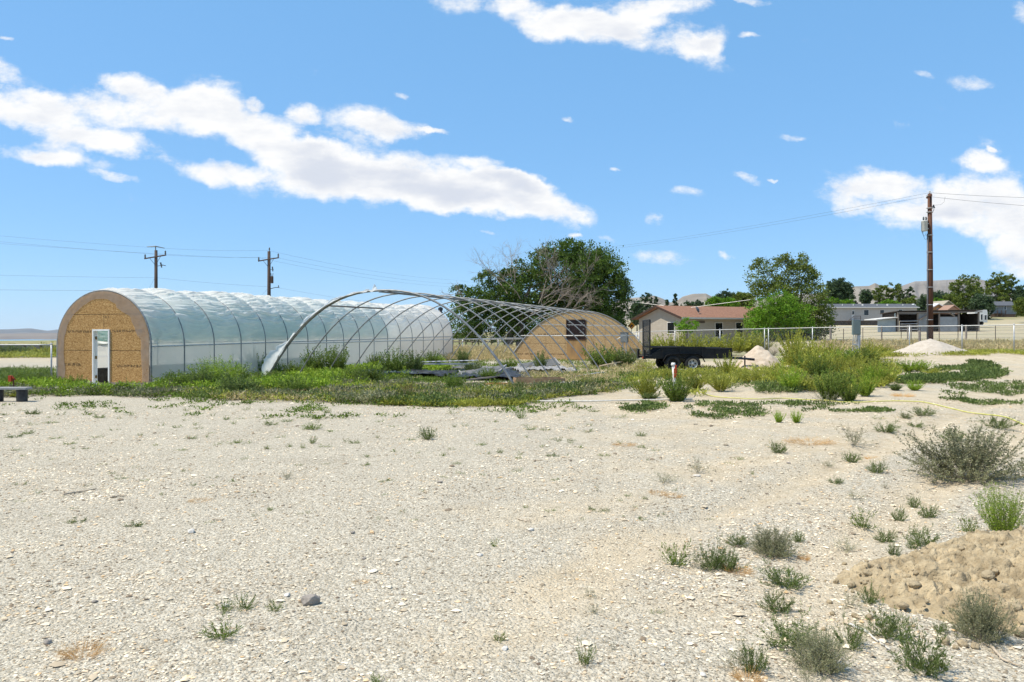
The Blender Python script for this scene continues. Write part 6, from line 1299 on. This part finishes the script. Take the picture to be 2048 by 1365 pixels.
GC = 'olive scrub behind the trailer'
for i, (px, h_, w_, lab) in enumerate([(1312, 30, 30, 'first olive scrub bush beside the upright tail ramp'), (1340, 32, 34, 'olive scrub bush above the trailer wheels'), (1368, 34, 36, 'olive scrub bush below the lime green shrub'), (1396, 32, 36, 'olive scrub bush over the tool tray of the trailer'), (1424, 28, 34, 'olive scrub bush over the middle of the trailer panel'), (1450, 30, 34, 'olive scrub bush over the front end of the trailer panel'), (1478, 34, 34, 'olive scrub bush below the house windows'), (1502, 38, 34, 'taller olive scrub bush left of the brown dirt pile'), (1526, 34, 30, 'olive scrub bush behind the brown dirt pile')]):
    plant('olive', px, 707, w_ + 14, h_ + 4, lab, GC, d=50 + (i % 3))
# left, beyond the other fence
for px, lab in ((5, 'first scrub bush across the old road'), (28, 'dark scrub bush across the old road'), (55, 'low scrub bush across the old road'), (92, 'tall yellow green scrub bush across the old road by the film greenhouse')):
    plant('olive' if px == 92 else 'kochia_dark', px, 716, 52, {5: 25, 28: 20, 55: 12, 92: 28}[px], lab, 'scrub across the old road', d=70)

# foreground plants, one by one
GF = 'weeds scattered on the gravel'
near = [('rosette', 438, 1284, 66, 38, 'grassy bright green weed alone below the grey rock'), ('rosette', 485, 1225, 44, 30, 'bright green weed, the nearer of two just left of the grey rock'), ('rosette', 443, 1227, 40, 22, 'flatter bright green weed a little left of its twin by the grey rock'), ('rosette', 551, 1225, 40, 20, 'yellowish weed almost touching the grey rock'),
 ('mat', 152, 1048, 30, 10, 'low green weed patch below the long dry stick'), ('mat', 265, 1054, 34, 10, 'thin green weed trace on the gravel below the bent twig'), ('sprout', 38, 973, 26, 8, 'tiny green weed at the left edge near the dry stick'), ('sprout', 70, 988, 24, 8, 'tiny dark weed left of the long dry stick'), ('wispy', 573, 960, 26, 18, 'thin green sprig alone in the open gravel'), ('sprout', 369, 946, 16, 8, 'very small weed far above the bent twig'),
 ('sprout', 434, 891, 20, 7, 'flat weed at the start of the little weed row'), ('sprout', 457, 891, 18, 6, 'flat weed in the middle of the little weed row'), ('rosette', 473, 889, 12, 9, 'rounded weed at the end of the little weed row'), ('rosette', 577, 896, 14, 8, 'small weed before the upright sprout pair'), ('rosette', 605, 897, 12, 9, 'small dark weed under the upright sprout'), ('rosette', 623, 889, 16, 17, 'upright green sprout on the open gravel'),
 ('rosette', 626, 862, 32, 17, 'spreading light green weed near the gravel edge'), ('rosette', 542, 853, 30, 10, 'flat light green weed near the weed band'), ('sprout', 320, 853, 16, 7, 'tiny weed below the film greenhouse'), ('sprout', 62, 852, 18, 7, 'tiny weed below the plank bench'), ('mat', 25, 877, 34, 7, 'long flat weed patch at the left edge below the plank bench'), ('mat', 60, 830, 30, 10, 'flat weed patch just below the plank bench'), ('sprout', 120, 832, 18, 8, 'little weed patch below the fence post'), ('sprout', 176, 830, 20, 12, 'little upright weed below the greenhouse doorway'), ('sprout', 255, 832, 22, 9, 'little flat weed right of the doorway'),
 ('sprout', 392, 853, 16, 8, 'tiny weed on the gravel below the light green feathery weed'), ('sprout', 465, 850, 18, 9, 'tiny weed on the gravel close to the weed band'), ('sprout', 692, 886, 14, 9, 'tiny weed left of the dark cushion weed'), ('sprout', 596, 933, 14, 6, 'minute weed under the thin green sprig'), ('sprout', 650, 931, 18, 5, 'minute flat weed right of the thin green sprig'),
 ('darkweed', 855, 881, 36, 25, 'dark cushion weed alone in the middle of the gravel'), ('rosette', 1043, 839, 18, 19, 'upright green weed on the gravel below the wooden planter box'), ('rosette', 1000, 909, 12, 10, 'tiny sprig right of the dark cushion weed'), ('rosette', 885, 914, 13, 9, 'tiny sprig under the dark cushion weed'), ('rosette', 990, 1095, 17, 16, 'small bright rosette in the bare lower gravel'), ('rosette', 997, 1288, 28, 20, 'bright rosette low in the bare gravel'), ('rosette', 1171, 1333, 36, 46, 'tall leafy rosette close to the bottom edge'), ('wispy', 1227, 1302, 15, 24, 'thin grey sprig beside the tall leafy rosette'),
 ('wispy', 1178, 1200, 44, 24, 'wispy grey weed above the tall leafy rosette'), ('wispy', 1190, 1231, 34, 22, 'wispy grey weed just under its like'), ('sprout', 1312, 1229, 24, 10, 'tiny grey weed right of the wispy pair'), ('rosette', 755, 1372, 34, 26, 'green weed cut by the bottom edge'),
 ('sprout', 1117, 885, 24, 10, 'small flat weed in the upper gravel, the largest of five'), ('sprout', 1142, 860, 14, 8, 'small weed nearest to the long white pipe'), ('mat', 1091, 862, 18, 6, 'faint weed left of the small cluster'), ('sprout', 1158, 897, 16, 9, 'small weed at the lower end of the cluster'), ('sprout', 1142, 890, 20, 7, 'small weed overlapping the lower end of the cluster'), ('mat', 1106, 915, 28, 7, 'long flat weed trace under the cluster'), ('rosette', 1282, 874, 22, 10, 'bright small weed by the orange dry grass'), ('sprout', 1179, 864, 18, 9, 'small grey weed near the cluster of five'),
 ('wispy', 1400, 950, 60, 32, 'grey branching sage sprig in the middle right gravel'), ('wispy', 1332, 968, 62, 22, 'low spreading grey sprig left of the branching one'), ('mat', 1198, 1024, 40, 9, 'thin green line of weed in bare gravel'), ('wispy', 1194, 984, 11, 18, 'tiny upright grey sprig'), ('rosette', 1505, 950, 8, 8, 'single tiny green sprout'), ('sprout', 1240, 838, 30, 8, 'tiny weed below the low dark mat'),
 ('rosette', 1357, 1138, 48, 50, 'upright green weed at the left end of the big weed cluster'), ('darkweed', 1425, 1143, 62, 58, 'grey green weed filling the middle of the big weed cluster'), ('wispy', 1400, 1145, 50, 48, 'silvery sprig inside the big weed cluster'), ('darkweed', 1462, 1145, 48, 46, 'green weed at the right end of the big weed cluster'), ('darkweed', 1478, 1097, 46, 26, 'dark flat weed above the big weed cluster'), ('sage', 1553, 1117, 88, 54, 'wide silvery sage plant right of the big weed cluster'), ('darkweed', 1600, 1088, 26, 22, 'small dark weed behind the wide silvery sage plant'),
 ('darkweed', 1577, 1184, 86, 48, 'large dark spiky weed at the edge of the dirt mound'), ('darkweed', 1558, 1232, 60, 46, 'dark spiky weed just under the large one'), ('darkweed', 1583, 1305, 108, 62, 'broad dark weed low by the bottom of the dirt mound'), ('wispy', 1480, 1350, 60, 66, 'silvery branching sprig near the bottom edge'), ('darkweed', 1512, 1352, 58, 70, 'dark upright weed near the bottom edge'), ('sage', 1648, 1350, 92, 82, 'pale silvery sage near the bottom edge'), ('darkweed', 1704, 1305, 60, 58, 'dark weed left of the pale dry stalk'), ('wispy', 1625, 1385, 80, 70, 'grey sprig cut by the bottom edge'),
 ('darkweed', 1560, 910, 36, 28, 'dark weed right of centre on the sand'), ('wispy', 1716, 896, 66, 42, 'pale grey sage beside the orange dry grass patch'), ('darkweed', 1778, 868, 44, 24, 'green weed above the pale grey sage'), ('darkweed', 1851, 834, 46, 18, 'flat green weed nearest to the yellow hose'), ('darkweed', 1814, 840, 22, 15, 'small green weed between the hose and the pale sage'), ('sprout', 1760, 840, 22, 9, 'tiny green weed above the pale sage'), ('mat', 1834, 857, 30, 10, 'flat weed under the yellow hose'), ('darkweed', 1706, 928, 34, 21, 'green spiky weed under the pale sage'), ('darkweed', 1758, 950, 40, 28, 'dark branching weed under the spiky one'), ('wispy', 1659, 937, 32, 12, 'flat grey sprig left of the spiky weed'),
 ('darkweed', 1673, 969, 28, 14, 'small dark sprig in the gravel slope'), ('wispy', 1714, 1002, 46, 22, 'grey sprig above the green weed pair'), ('wispy', 1772, 978, 12, 14, 'tiny grey sprig left of the big sagebrush'), ('bright', 1559, 846, 17, 22, 'small upright light green tuft, first of a pair'), ('bright', 1595, 848, 20, 24, 'small upright light green tuft, second of a pair'),
 ('darkweed', 1830, 1018, 28, 24, 'dark weed below the big sagebrush'), ('darkweed', 1861, 1037, 36, 30, 'dark weed beside its twin below the big sagebrush'), ('darkweed', 1802, 1044, 26, 30, 'dark upright weed left of the twin weeds'), ('sprout', 1905, 1027, 20, 8, 'tiny weed between the twin weeds and the bright bush'), ('rosette', 1733, 1063, 50, 34, 'bright green weed above the dirt mound'), ('darkweed', 1776, 1086, 40, 30, 'dark weed between the bright weed and the mound'), ('darkweed', 1850, 1098, 52, 42, 'dark leafy weed at the crest of the mound'), ('darkweed', 1791, 1115, 26, 30, 'small dark weed at the mound edge'), ('rosette', 1941, 1070, 36, 32, 'green weed left of the bright feathery bush'), ('wispy', 1699, 1106, 48, 28, 'silvery sprig on the gravel left of the mound'), ('darkweed', 1827, 1102, 20, 22, 'tiny dark weed touching the crest weed'),
 ('feather', 2018, 1078, 84, 92, 'bright green feathery bush behind the dirt mound'), ('sage', 1962, 968, 186, 104, 'big round grey green sagebrush at the right side'), ('darkweed', 2010, 862, 60, 28, 'dark green weed clump behind the big sagebrush'), ('darkweed', 1915, 885, 50, 26, 'dark green weed at the upper left of the big sagebrush'), ('wispy', 1965, 1000, 30, 14, 'little grey sprig beneath the big sagebrush')]
for a in near: plant(*a, group=GF)
for a in [('wispy', 1705, 1222, 50, 48, 'grey sprig on the left flank of the dirt mound'), ('darkweed', 1742, 1212, 40, 40, 'dark weed on the left flank of the dirt mound'), ('darkweed', 1782, 1285, 72, 60, 'spiky green weed at the foot of the dirt mound'), ('darkweed', 1882, 1272, 26, 30, 'small dark weed in the middle of the dirt mound'), ('sage', 1975, 1290, 96, 90, 'silvery plant on the right part of the dirt mound'), ('wispy', 1935, 1262, 40, 66, 'thin upright sprig on the dirt mound'), ('darkweed', 1858, 1358, 104, 96, 'tall branching weed in front of the dirt mound'), ('wispy', 1810, 1262, 44, 30, 'grey weed half way up the dirt mound')]: plant(*a, group=GF, on=mound)
GD = 'orange dry grass tufts'
for px, base, w_, h_, lab in [(155, 1318, 84, 30, 'orange dry grass tuft low in the left gravel'), (1318, 992, 40, 8, 'orange dry grass trace under the grey sprigs'), (1348, 998, 34, 8, 'orange dry grass trace beside its like under the grey sprigs'), (1628, 890, 84, 10, 'long orange dry grass patch beside the pale grey sage'), (1746, 918, 26, 6, 'orange dry trace under the pale grey sage'), (1611, 1122, 22, 18, 'small orange tuft right of the silvery sage plant'), (1480, 1150, 50, 18, 'orange dry grass at the foot of the big weed cluster'), (1500, 1370, 60, 26, 'orange dry grass at the bottom edge'), (1250, 893, 46, 7, 'orange dry grass trace in the upper gravel'), (1810, 795, 40, 8, 'orange patch on the dark weed mat'), (720, 1172, 30, 8, 'orange dry trace above the grey rock'), (395, 1006, 44, 7, 'orange dry trace right of the bent twig')]: plant('dry', px, base, w_, h_, lab, GD)
Rb = np.random.default_rng(91)
for i in range(24):
    px = Rb.uniform(1545, 1790); py = Rb.uniform(722, 792 - .15 * abs(px - 1660)); plant(('olive', 'bright', 'kochia', 'olive')[i % 4], px, py, Rb.uniform(30, 52), Rb.uniform(20, 42), 'leafy yellow green bush crowded into the thicket between dirt pile and pedestal', 'bushes crowded into the thicket')
for i in range(110):
    px = Rb.uniform(-10, 1240); lo = np.interp(px, [0, 110, 320, 500, 760, 1000, 1240], [778, 782, 784, 765, 776, 786, 774]); hi = np.interp(px, [0, 150, 300, 560, 760, 960, 1240], [799, 793, 797, 800, 810, 810, 786])
    py = Rb.uniform(lo, hi); kd = ('kochia', 'kochia_dark', 'darkweed', 'wispy', 'olive', 'darkweed', 'dead')[i % 7]
    plant(kd, px, py, Rb.uniform(18, 46), Rb.uniform(10, 30) * (1.1 if py < (lo + hi) / 2 else .8), 'leafy weed standing up out of the green band before the greenhouses', 'weeds standing in the green band')
# tiny sprouts that nothing tells apart
R = np.random.default_rng(77)
for i in range(150):
    px = R.uniform(0, 1500); py = 822 + 80 * R.random() ** 1.6 if i < 70 else R.uniform(880, 1050)
    if px > 1200 and i < 70: px = R.uniform(300, 1200)
    plant('sprout' if i % 3 else 'rosette', px, py, R.uniform(9, 24), R.uniform(4, 9), 'tiny green weed sprout on the open gravel', 'tiny weed sprouts')

# ============================================================ low cover that nobody could count
def at_many(px, py):
    u = (px - CX) / F; v = (py - HY) / F; ds = np.exp(np.linspace(math.log(3.6), math.log(120), 420)); out = np.zeros((len(px), 3))
    for s in range(0, len(px), 1500):
        U, V_ = u[s:s + 1500, None], v[s:s + 1500, None]; hit = (H - V_ * ds) <= G(U * ds, ds + 0 * U); i = np.argmax(hit, 1); dd = ds[i] * (1 + R.uniform(-.006, .006, len(i))); x = u[s:s + 1500] * dd; out[s:s + 1500] = np.stack([x, dd, G(x, dd)], -1)
    return out
def inpoly(px, py, poly):
    c = np.zeros(len(px), bool); n = len(poly)
    for i in range(n):
        (x0, y0), (x1, y1) = poly[i], poly[(i + 1) % n]; k = ((y0 > py) != (y1 > py)) & (px < (x1 - x0) * (py - y0) / ((y1 - y0) or 1e-9) + x0); c ^= k
    return c
MI1 = (Matrix.Translation((-14.68, 28.0, 0)) @ Matrix.Rotation(A1, 4, 'Z')).inverted()
def cover_(name, poly, n, hh, mat, lab, blades=22, gap=.40, gs=.35, spread=.16, lw=.03, seed=1, ll=.13):
    P = np.array(poly, float); px = R.uniform(P[:, 0].min(), P[:, 0].max(), n * 4); py = R.uniform(P[:, 1].min(), P[:, 1].max(), n * 4); k = inpoly(px, py, poly); px, py = px[k][:n], py[k][:n]
    W = at_many(px, py); m = np.array(MI1)[:3, :3]; l = W @ m.T + np.array(MI1)[:3, 3]; inside = (np.abs(l[:, 0]) < 2.15) & (l[:, 1] > -.05) & (l[:, 1] < L1 + .2)
    keep = ~inside & (fbm(W[:, 0] * gs, W[:, 1] * gs, seed, 40 + seed) > gap) ; W = W[keep]; m_ = len(W)
    hgt = hh * (.45 + .9 * fbm(W[:, 0] * .6, W[:, 1] * .6, seed, 60)) * R.uniform(.6, 1.25, m_)
    t = R.random((m_, blades)) ** .7; az = R.uniform(0, 6.283, (m_, blades)); rr = spread * (.4 + R.random((m_, blades))) * (.4 + .8 * t)
    c = W[:, None] + np.stack([np.cos(az) * rr, np.sin(az) * rr, t * hgt[:, None]], -1); d = unit(R.normal(size=c.shape) * .7 + np.stack([np.cos(az), np.sin(az), 0 * az], -1) * .5 + np.array([0, 0, .7])); nn = m_ * blades
    tag(obj(name, quads_mesh(name, leafquads(c.reshape(-1, 3), d.reshape(-1, 3), ll * R.uniform(.6, 1.3, nn), lw * R.uniform(.6, 1.3, nn), R), mat)), lab, 'ground cover', kind='stuff')
band = [(-60, 778), (112, 778), (115, 786), (300, 785), (330, 776), (500, 754), (620, 747), (760, 737), (880, 724), (960, 730), (900, 760), (760, 772), (760, 782), (1000, 784), (1240, 772), (1250, 785), (1100, 797), (1040, 812), (960, 809), (880, 816), (760, 811), (620, 806), (560, 800), (430, 803), (300, 798), (200, 792), (150, 794), (60, 797), (-60, 800)]
cover_('weed_cover', [(-60, 776), (112, 776), (115, 784), (300, 783), (330, 776), (500, 754), (620, 747), (760, 737), (880, 724), (900, 745), (780, 768), (700, 788), (500, 788), (300, 791), (-60, 790)], 2600, .36, L_bright, 'knee high green weeds in a band before the greenhouses', 34, .44, .55, .16, .045, 1, .09)
cover_('weed_cover', band, 2600, .14, L_green, 'low green weeds under the taller ones before the greenhouses', 20, .46, .9, .17, .045, 21, .08)
cover_('weed_cover', band, 2000, .22, L_dkgreen, 'darker weeds mixed into the band before the greenhouses', 26, .46, .8, .16, .04, 2, .09)
cover_('weed_cover', [(-60, 784), (300, 787), (500, 780), (780, 772), (1000, 784), (1240, 772), (1250, 785), (1100, 797), (1040, 812), (960, 809), (880, 816), (760, 811), (620, 806), (560, 800), (430, 803), (300, 798), (200, 792), (-60, 800)], 3200, .24, L_sage, 'greyish weeds mixed into the band before the greenhouses', 26, .49, .8, .16, .035, 3, .08)
cover_('weed_cover', [(330, 788), (500, 770), (860, 780), (1000, 790), (1000, 811), (720, 808), (430, 803)], 600, .24, L_olive, 'yellowish weeds mixed into the band before the greenhouses', 24, .42, .9, .16, .035, 22, .08)
cover_('grass', [(330, 792), (760, 790), (1240, 775), (1240, 785), (960, 812), (720, 808), (430, 803)], 700, .20, L_straw, 'dry straw coloured stalks among the front weeds', 16, .50, .9, .12, .02, 23, .14)
cover_('grass', [(760, 785), (1000, 780), (1240, 770), (1245, 783), (1100, 798), (1040, 814), (900, 816), (760, 812)], 1500, .10, L_olive, 'low dull green growth in front of the bare hoops', 20, .38, .9, .14, .03, 4)
cover_('grass', [(900, 722), (1290, 722), (1300, 745), (1280, 770), (1000, 775), (780, 775), (830, 750)], 1300, .13, L_green, 'grass and weeds growing up through the bare hoops', 20, .43, .7, .15, .03, 5)
cover_('grass', [(1060, 735), (1290, 728), (1290, 760), (1150, 775), (1040, 770)], 700, .22, L_straw, 'dry straw coloured grass inside the bare hoops', 22, .44, .9, .15, .02, 6)
cover_('weed_cover', [(-60, 748), (112, 744), (112, 785), (-60, 782)], 1500, .26, L_green, 'green weeds behind the plank bench', 24, .36, .7, .16, .03, 7)
cover_('weed_cover', [(1275, 728), (1480, 742), (1560, 730), (1780, 712), (1800, 745), (1780, 772), (1700, 795), (1640, 790), (1560, 775), (1480, 772), (1400, 795), (1290, 790), (1250, 770)], 1900, .20, L_olive, 'low yellowish growth under the bushes by the trailer', 20, .46, .5, .16, .03, 8)
cover_('weed_cover', [(1250, 745), (1480, 745), (1780, 725), (1800, 750), (1700, 780), (1400, 800), (1250, 790)], 1500, .13, L_dkgreen, 'low dark weeds under the bushes by the trailer', 18, .47, .6, .16, .03, 9)
cover_('grass', [(1740, 706), (2080, 704), (2080, 712), (1960, 712), (1740, 717)], 900, .14, L_olive, 'green grass strip at the foot of the chain link fence', 16, .36, .6, .2, .03, 10)
cover_('grass', [(1640, 688), (2080, 688), (2080, 702), (1640, 704)], 2000, .28, L_straw, 'tall straw coloured grass beyond the chain link fence', 16, .38, .4, .35, .04, 11, ll=.25)
cover_('grass', [(890, 700), (1030, 698), (1030, 722), (890, 724)], 1500, .42, L_straw, 'tall straw coloured grass at the end of the film greenhouse', 20, .30, .5, .25, .03, 12, ll=.25)
cover_('grass', [(-60, 700), (112, 700), (112, 717), (-60, 717)], 700, .22, L_olive, 'rough grass across the old road', 16, .45, .3, .5, .07, 13, ll=.3)
cover_('weed_cover', [(1795, 762), (1830, 752), (1880, 737), (1940, 733), (1950, 722), (1975, 726), (2008, 746), (1995, 756), (1930, 764), (1880, 770), (1800, 770)], 1500, .06, L_dkgreen, 'dark green creeping mat on the sand', 18, .44, 1.3, .22, .05, 14)
cover_('weed_cover', [(1240, 812), (1290, 806), (1335, 814), (1330, 826), (1260, 828)], 240, .06, L_dkgreen, 'dark green creeping patch left of the standpipe foot', 14, .46, 2.2, .12, .035, 15, .07)
cover_('weed_cover', [(1360, 820), (1410, 806), (1500, 812), (1560, 806), (1560, 822), (1490, 842), (1400, 838)], 420, .06, L_dkgreen, 'broken dark green creeping patch below the hose', 14, .50, 2.2, .10, .03, 16, .07)
cover_('weed_cover', [(1560, 806), (1760, 812), (1780, 826), (1600, 826)], 240, .05, L_dkgreen, 'thin creeping weeds along the hose', 18, .50, 1.4, .10, .03, 17, .07)
cover_('weed_cover', [(1900, 770), (2080, 760), (2080, 810), (1960, 812), (1880, 800)], 500, .05, L_dkgreen, 'thin creeping weeds by the far end of the hose', 18, .53, .9, .12, .03, 18, .08)
cover_('weed_cover', [(-60, 800), (500, 803), (900, 816), (1240, 800), (1240, 822), (700, 840), (-60, 830)], 700, .05, L_green, 'sparse short weeds creeping out onto the gravel', 16, .58, .8, .12, .03, 19, .07)

# ============================================================ dirt mound, clods, rocks, sticks
def mound_mesh():
    xx = np.arange(1.8, 6.4, .0125); yy_ = np.arange(4.2, 7.3, .0125); XX, YY = np.meshgrid(xx, yy_); b = mound(XX, YY); on = b > 0
    r1 = fbm(XX * 4, YY * 4, 0, 90, 5) - .5; r2 = 1 - np.abs(2 * fbm(XX * 7, YY * 7, 0, 93, 4) - 1); ed = np.clip(b / .10, 0, 1)
    z = G(XX, YY) + b + ed * (  .09 * r1 + .05 * np.maximum(r2 - .45, 0) - .035 * sstep(.60, .75, fbm(XX * 11, YY * 11, 0, 99, 3)) - .03 * sstep(.58, .7, fbm(XX * 24, YY * 24, 0, 199, 2)) + .10 * (fbm(XX * 18, YY * 18, 0, 95, 4) - .5)) - .03 * (1 - ed)
    # lumps of earth half sunk in the heap
    Rm = np.random.default_rng(8); n = 5200; lx, ly = Rm.uniform(1.9, 7.5, n), Rm.uniform(4.1, 7.4, n); lr = .006 + .030 * Rm.random(n) ** 4.5; hl = np.zeros_like(z); big = fbm(lx * 1.3, ly * 1.3, 0, 97) ; lr *= .5 + 1.2 * sstep(.4, .62, big)
    for a, c, r_ in zip(lx, ly, lr):
        i0, i1 = np.searchsorted(xx, (a - r_ * 1.4, a + r_ * 1.4)); j0, j1 = np.searchsorted(yy_, (c - r_ * 1.4, c + r_ * 1.4))
        if i1 - i0 < 1 or j1 - j0 < 1 or mound(a, c) < .01: continue
        sx_, sy_ = XX[j0:j1, i0:i1] - a, YY[j0:j1, i0:i1] - c; q = np.sqrt(sx_ ** 2 + sy_ ** 2) / r_ * (1 + 1.1 * (fbm(XX[j0:j1, i0:i1] * 40, YY[j0:j1, i0:i1] * 40, 0, 98, 2) - .5)); hl[j0:j1, i0:i1] = np.maximum(hl[j0:j1, i0:i1], r_ * .75 * np.sqrt(np.clip(1 - q ** 2.5, 0, 1)))
    z = np.where(on, z + hl, G(XX, YY) - .06); mb = MB(); mb.grid(np.stack([XX, YY, z], -1)); return mb
dm_ = simple('loose_dirt', (.24, .185, .11), (.47, .375, .235), 7, .98, 1.0, 45, detail=8)
tag(mound_mesh().build('dirt_mound', dm_, None, True), 'heap of loose brown dirt with clods at the lower right', 'dirt mound')
def rock(name, p, r_, sc3, mat, label, cat, group=None, seed=1, sink=.25, sub=3):
    import bmesh
    bm = bmesh.new(); bmesh.ops.create_icosphere(bm, subdivisions=sub, radius=1); me = bpy.data.meshes.new(name); R_ = np.random.default_rng(seed)
    co = np.array([v.co[:] for v in bm.verts]); k = .72 + .55 * fbm(co[:, 0] * 1.1 + seed * 3, co[:, 1] * 1.1, co[:, 2] * 1.1, seed, 4)
    for i in range(7): n_ = unit(R_.normal(size=3)); h_ = R_.uniform(.62, .85); dd = co @ n_ * k; k = np.where(dd > h_, k * h_ / np.maximum(dd, 1e-6), k)
    k = k + .05 * (fbm(co[:, 0] * 6, co[:, 1] * 6, co[:, 2] * 6, seed, 3) - .5)
    for v, c, q in zip(bm.verts, co, k): v.co = Vector(c * q * r_ * np.array(sc3))
    bm.to_mesh(me); bm.free(); me.materials.append(mat); me.polygons.foreach_set('use_smooth', [True] * len(me.polygons)); o = obj(name, me); o.location = (p[0], p[1], p[2] + r_ * sc3[2] * (.72 - sink)); o.rotation_euler = (0, 0, R_.uniform(0, 6)); return tag(o, label, cat, group)
q = at(617, 1210); rock('rock', (q.x, q.y, q.z), .063, (1.15, .8, .75), rock_m, 'fist sized grey rock alone on the gravel', 'rock', seed=4, sink=.12, sub=4).rotation_euler = (0, 0, .2)
clods = [(1830, 1178, 13, 'block shaped clod standing up in the middle of the dirt mound'), (1734, 1155, 10, 'dark clod on the upper left edge of the dirt mound'), (1755, 1140, 8, 'small dark clod just above its neighbour on the mound edge'), (1672, 1170, 7, 'lone clod fallen on the gravel left of the mound'), (1806, 1226, 12, 'overhanging clod in the lower middle of the mound'), (1975, 1160, 14, 'large pale clod high on the right part of the mound'), (2010, 1190, 16, 'biggest clod on the right part of the mound'), (1990, 1150, 9, 'small clod behind the large pale one'), (2030, 1222, 14, 'dark clod near the right edge of the mound'), (1740, 1240, 11, 'clod at the lower left foot of the mound'), (1890, 1290, 12, 'flat clod in the lower part of the mound'), (1925, 1295, 12, 'flat cracked clod at the front of the mound'), (1950, 1302, 10, 'clod next to the cracked one at the front'), (1710, 1235, 8, 'small clod at the outer left foot of the mound'), (2040, 1270, 14, 'dark blue shaded clod at the right edge'), (1860, 1105, 8, 'small clod at the crest by the leafy weed'), (1700, 1175, 6, 'small clod beside the lone fallen one')]
for i, (px, py, r_, lab) in enumerate(clods):
    q = at(px, py, mound); rock('dirt_clod', (q.x, q.y, q.z), r_ * q.y / F * .95, (1, .9, .8), clod_m, lab, 'dirt clod', 'clods on the dirt mound', seed=20 + i, sink=.2)
Rn = np.random.default_rng(5)
for i in range(270):
    px, py = Rn.uniform(1620, 2060), Rn.uniform(1085, 1345); q = at(px, py, mound)
    if mound(q.x, q.y) < .02 and (i % 3 or px < 1640): continue
    rock('dirt_clod', (q.x, q.y, q.z), (1.5 + 6 * Rn.random() ** 2.2) * q.y / F, (1, .9, .8), clod_m, 'small crumb of dirt on the heap', 'dirt clod', 'small crumbs on the dirt mound', seed=60 + i, sink=.2, sub=2)
for i, (px, py, r_, m, lab) in enumerate([(705, 1068, 6, rock_m, 'small dark stone left of the orange stone'), (745, 1069, 6, simple('orange_stone', (.55, .38, .22), None, 4, .9), 'small orange stone in the middle gravel'), (728, 1119, 5, rock_m, 'tiny brown stone under the orange stone'), (636, 1196, 5, rock_m, 'chip of grey stone touching the grey rock'), (575, 1195, 8, rock_l, 'flat white stone left of the grey rock'), (1697, 1150, 9, rock_l, 'flat white stone at the left foot of the dirt mound'), (1577, 928, 4, rock_m, 'small dark stone on the sand'), (1686, 862, 4, rock_m, 'tiny dark stone above the pale grey sage'), (1596, 1009, 4, rock_m, 'small brown stone on the right gravel'), (960, 1113, 7, rock_l, 'pale pebble in the middle gravel'), (1325, 1335, 6, rock_l, 'pale pebble near the bottom'), (1062, 1063, 7, rock_l, 'long pale stone chip'), (880, 967, 5, rock_m, 'brown chip below the dark cushion weed'), (190, 1207, 6, rock_m, 'dark stone low on the left'), (95, 1290, 10, rock_m, 'dark flat stone near the orange tuft'), (1010, 1302, 8, rock_l, 'pale flat stone under the bright rosette'), (1407, 1357, 8, rock_l, 'white pebble at the bottom edge'), (383, 1067, 9, rock_l, 'white flat stone on the left gravel'), (450, 1215, 8, rock_l, 'white flat stone left of the green weeds'), (1330, 1170, 6, rock_l, 'white chip left of the big weed cluster'), (1393, 955, 7, rock_l, 'pale stone under the branching sage sprig')]):
    q = at(px, py); rock('stone', (q.x, q.y, q.z), r_ * q.y / F, (1.2, .8, .5), m, lab, 'stone', 'stones on the gravel', seed=140 + i, sink=.2, sub=3)
def stick(pts, r_, lab, on=None, m=dry_stick, nm='stick'):
    P = [];
    for a, b_ in pts: q = at(a, b_, on); P.append((q.x, q.y, q.z + r_ + .004))
    P = np.array(P); t = np.arange(len(P)); tt = np.linspace(0, len(P) - 1, len(P) * 6); P = np.stack([np.interp(tt, t, P[:, k]) for k in range(3)], -1) + Rn.normal(size=(len(tt), 3)) * np.array([.004, .01, .002]); mb = MB(); mb.tube(P, np.linspace(r_, r_ * .5, len(P)), 6); tag(mb.build(nm, m, None, True), lab, 'stick')
stick([(127, 993), (150, 989), (172, 986), (193, 980)], .012, 'long dry stick on the left gravel')
stick([(220, 999), (235, 996), (252, 995)], .010, 'short bent twig right of the long dry stick'); stick([(425, 1043), (450, 1042)], .008, 'thin pale twig in the middle left gravel'); stick([(1035, 1043), (1062, 1048)], .009, 'brown twig in the middle gravel')
stick([(1697, 1255), (1730, 1270), (1755, 1290), (1778, 1304)], .008, 'pale dry stalk lying at the foot of the mound', mound, pvc); stick([(1983, 1301), (2005, 1325), (2040, 1340)], .010, 'pale root sticking out of the right foot of the mound', mound, dry_stick)

# ============================================================ air
mb = MB(); mb.box((-13000, -60, -170), (13000, 14500, 330)); m = bpy.data.materials.new('air'); m.use_nodes = True; nt = m.node_tree; nt.nodes.clear(); out = N(nt, 'ShaderNodeOutputMaterial'); v = N(nt, 'ShaderNodeVolumePrincipled', Density=HAZE, Anisotropy=.2); v.inputs['Color'].default_value = (.80, .90, 1.0, 1); nt.links.new(v.outputs[0], out.inputs['Volume'])
hz_ = mb.build('haze', m); tag(hz_, 'thin pale blue summer haze over the valley', kind='stuff')
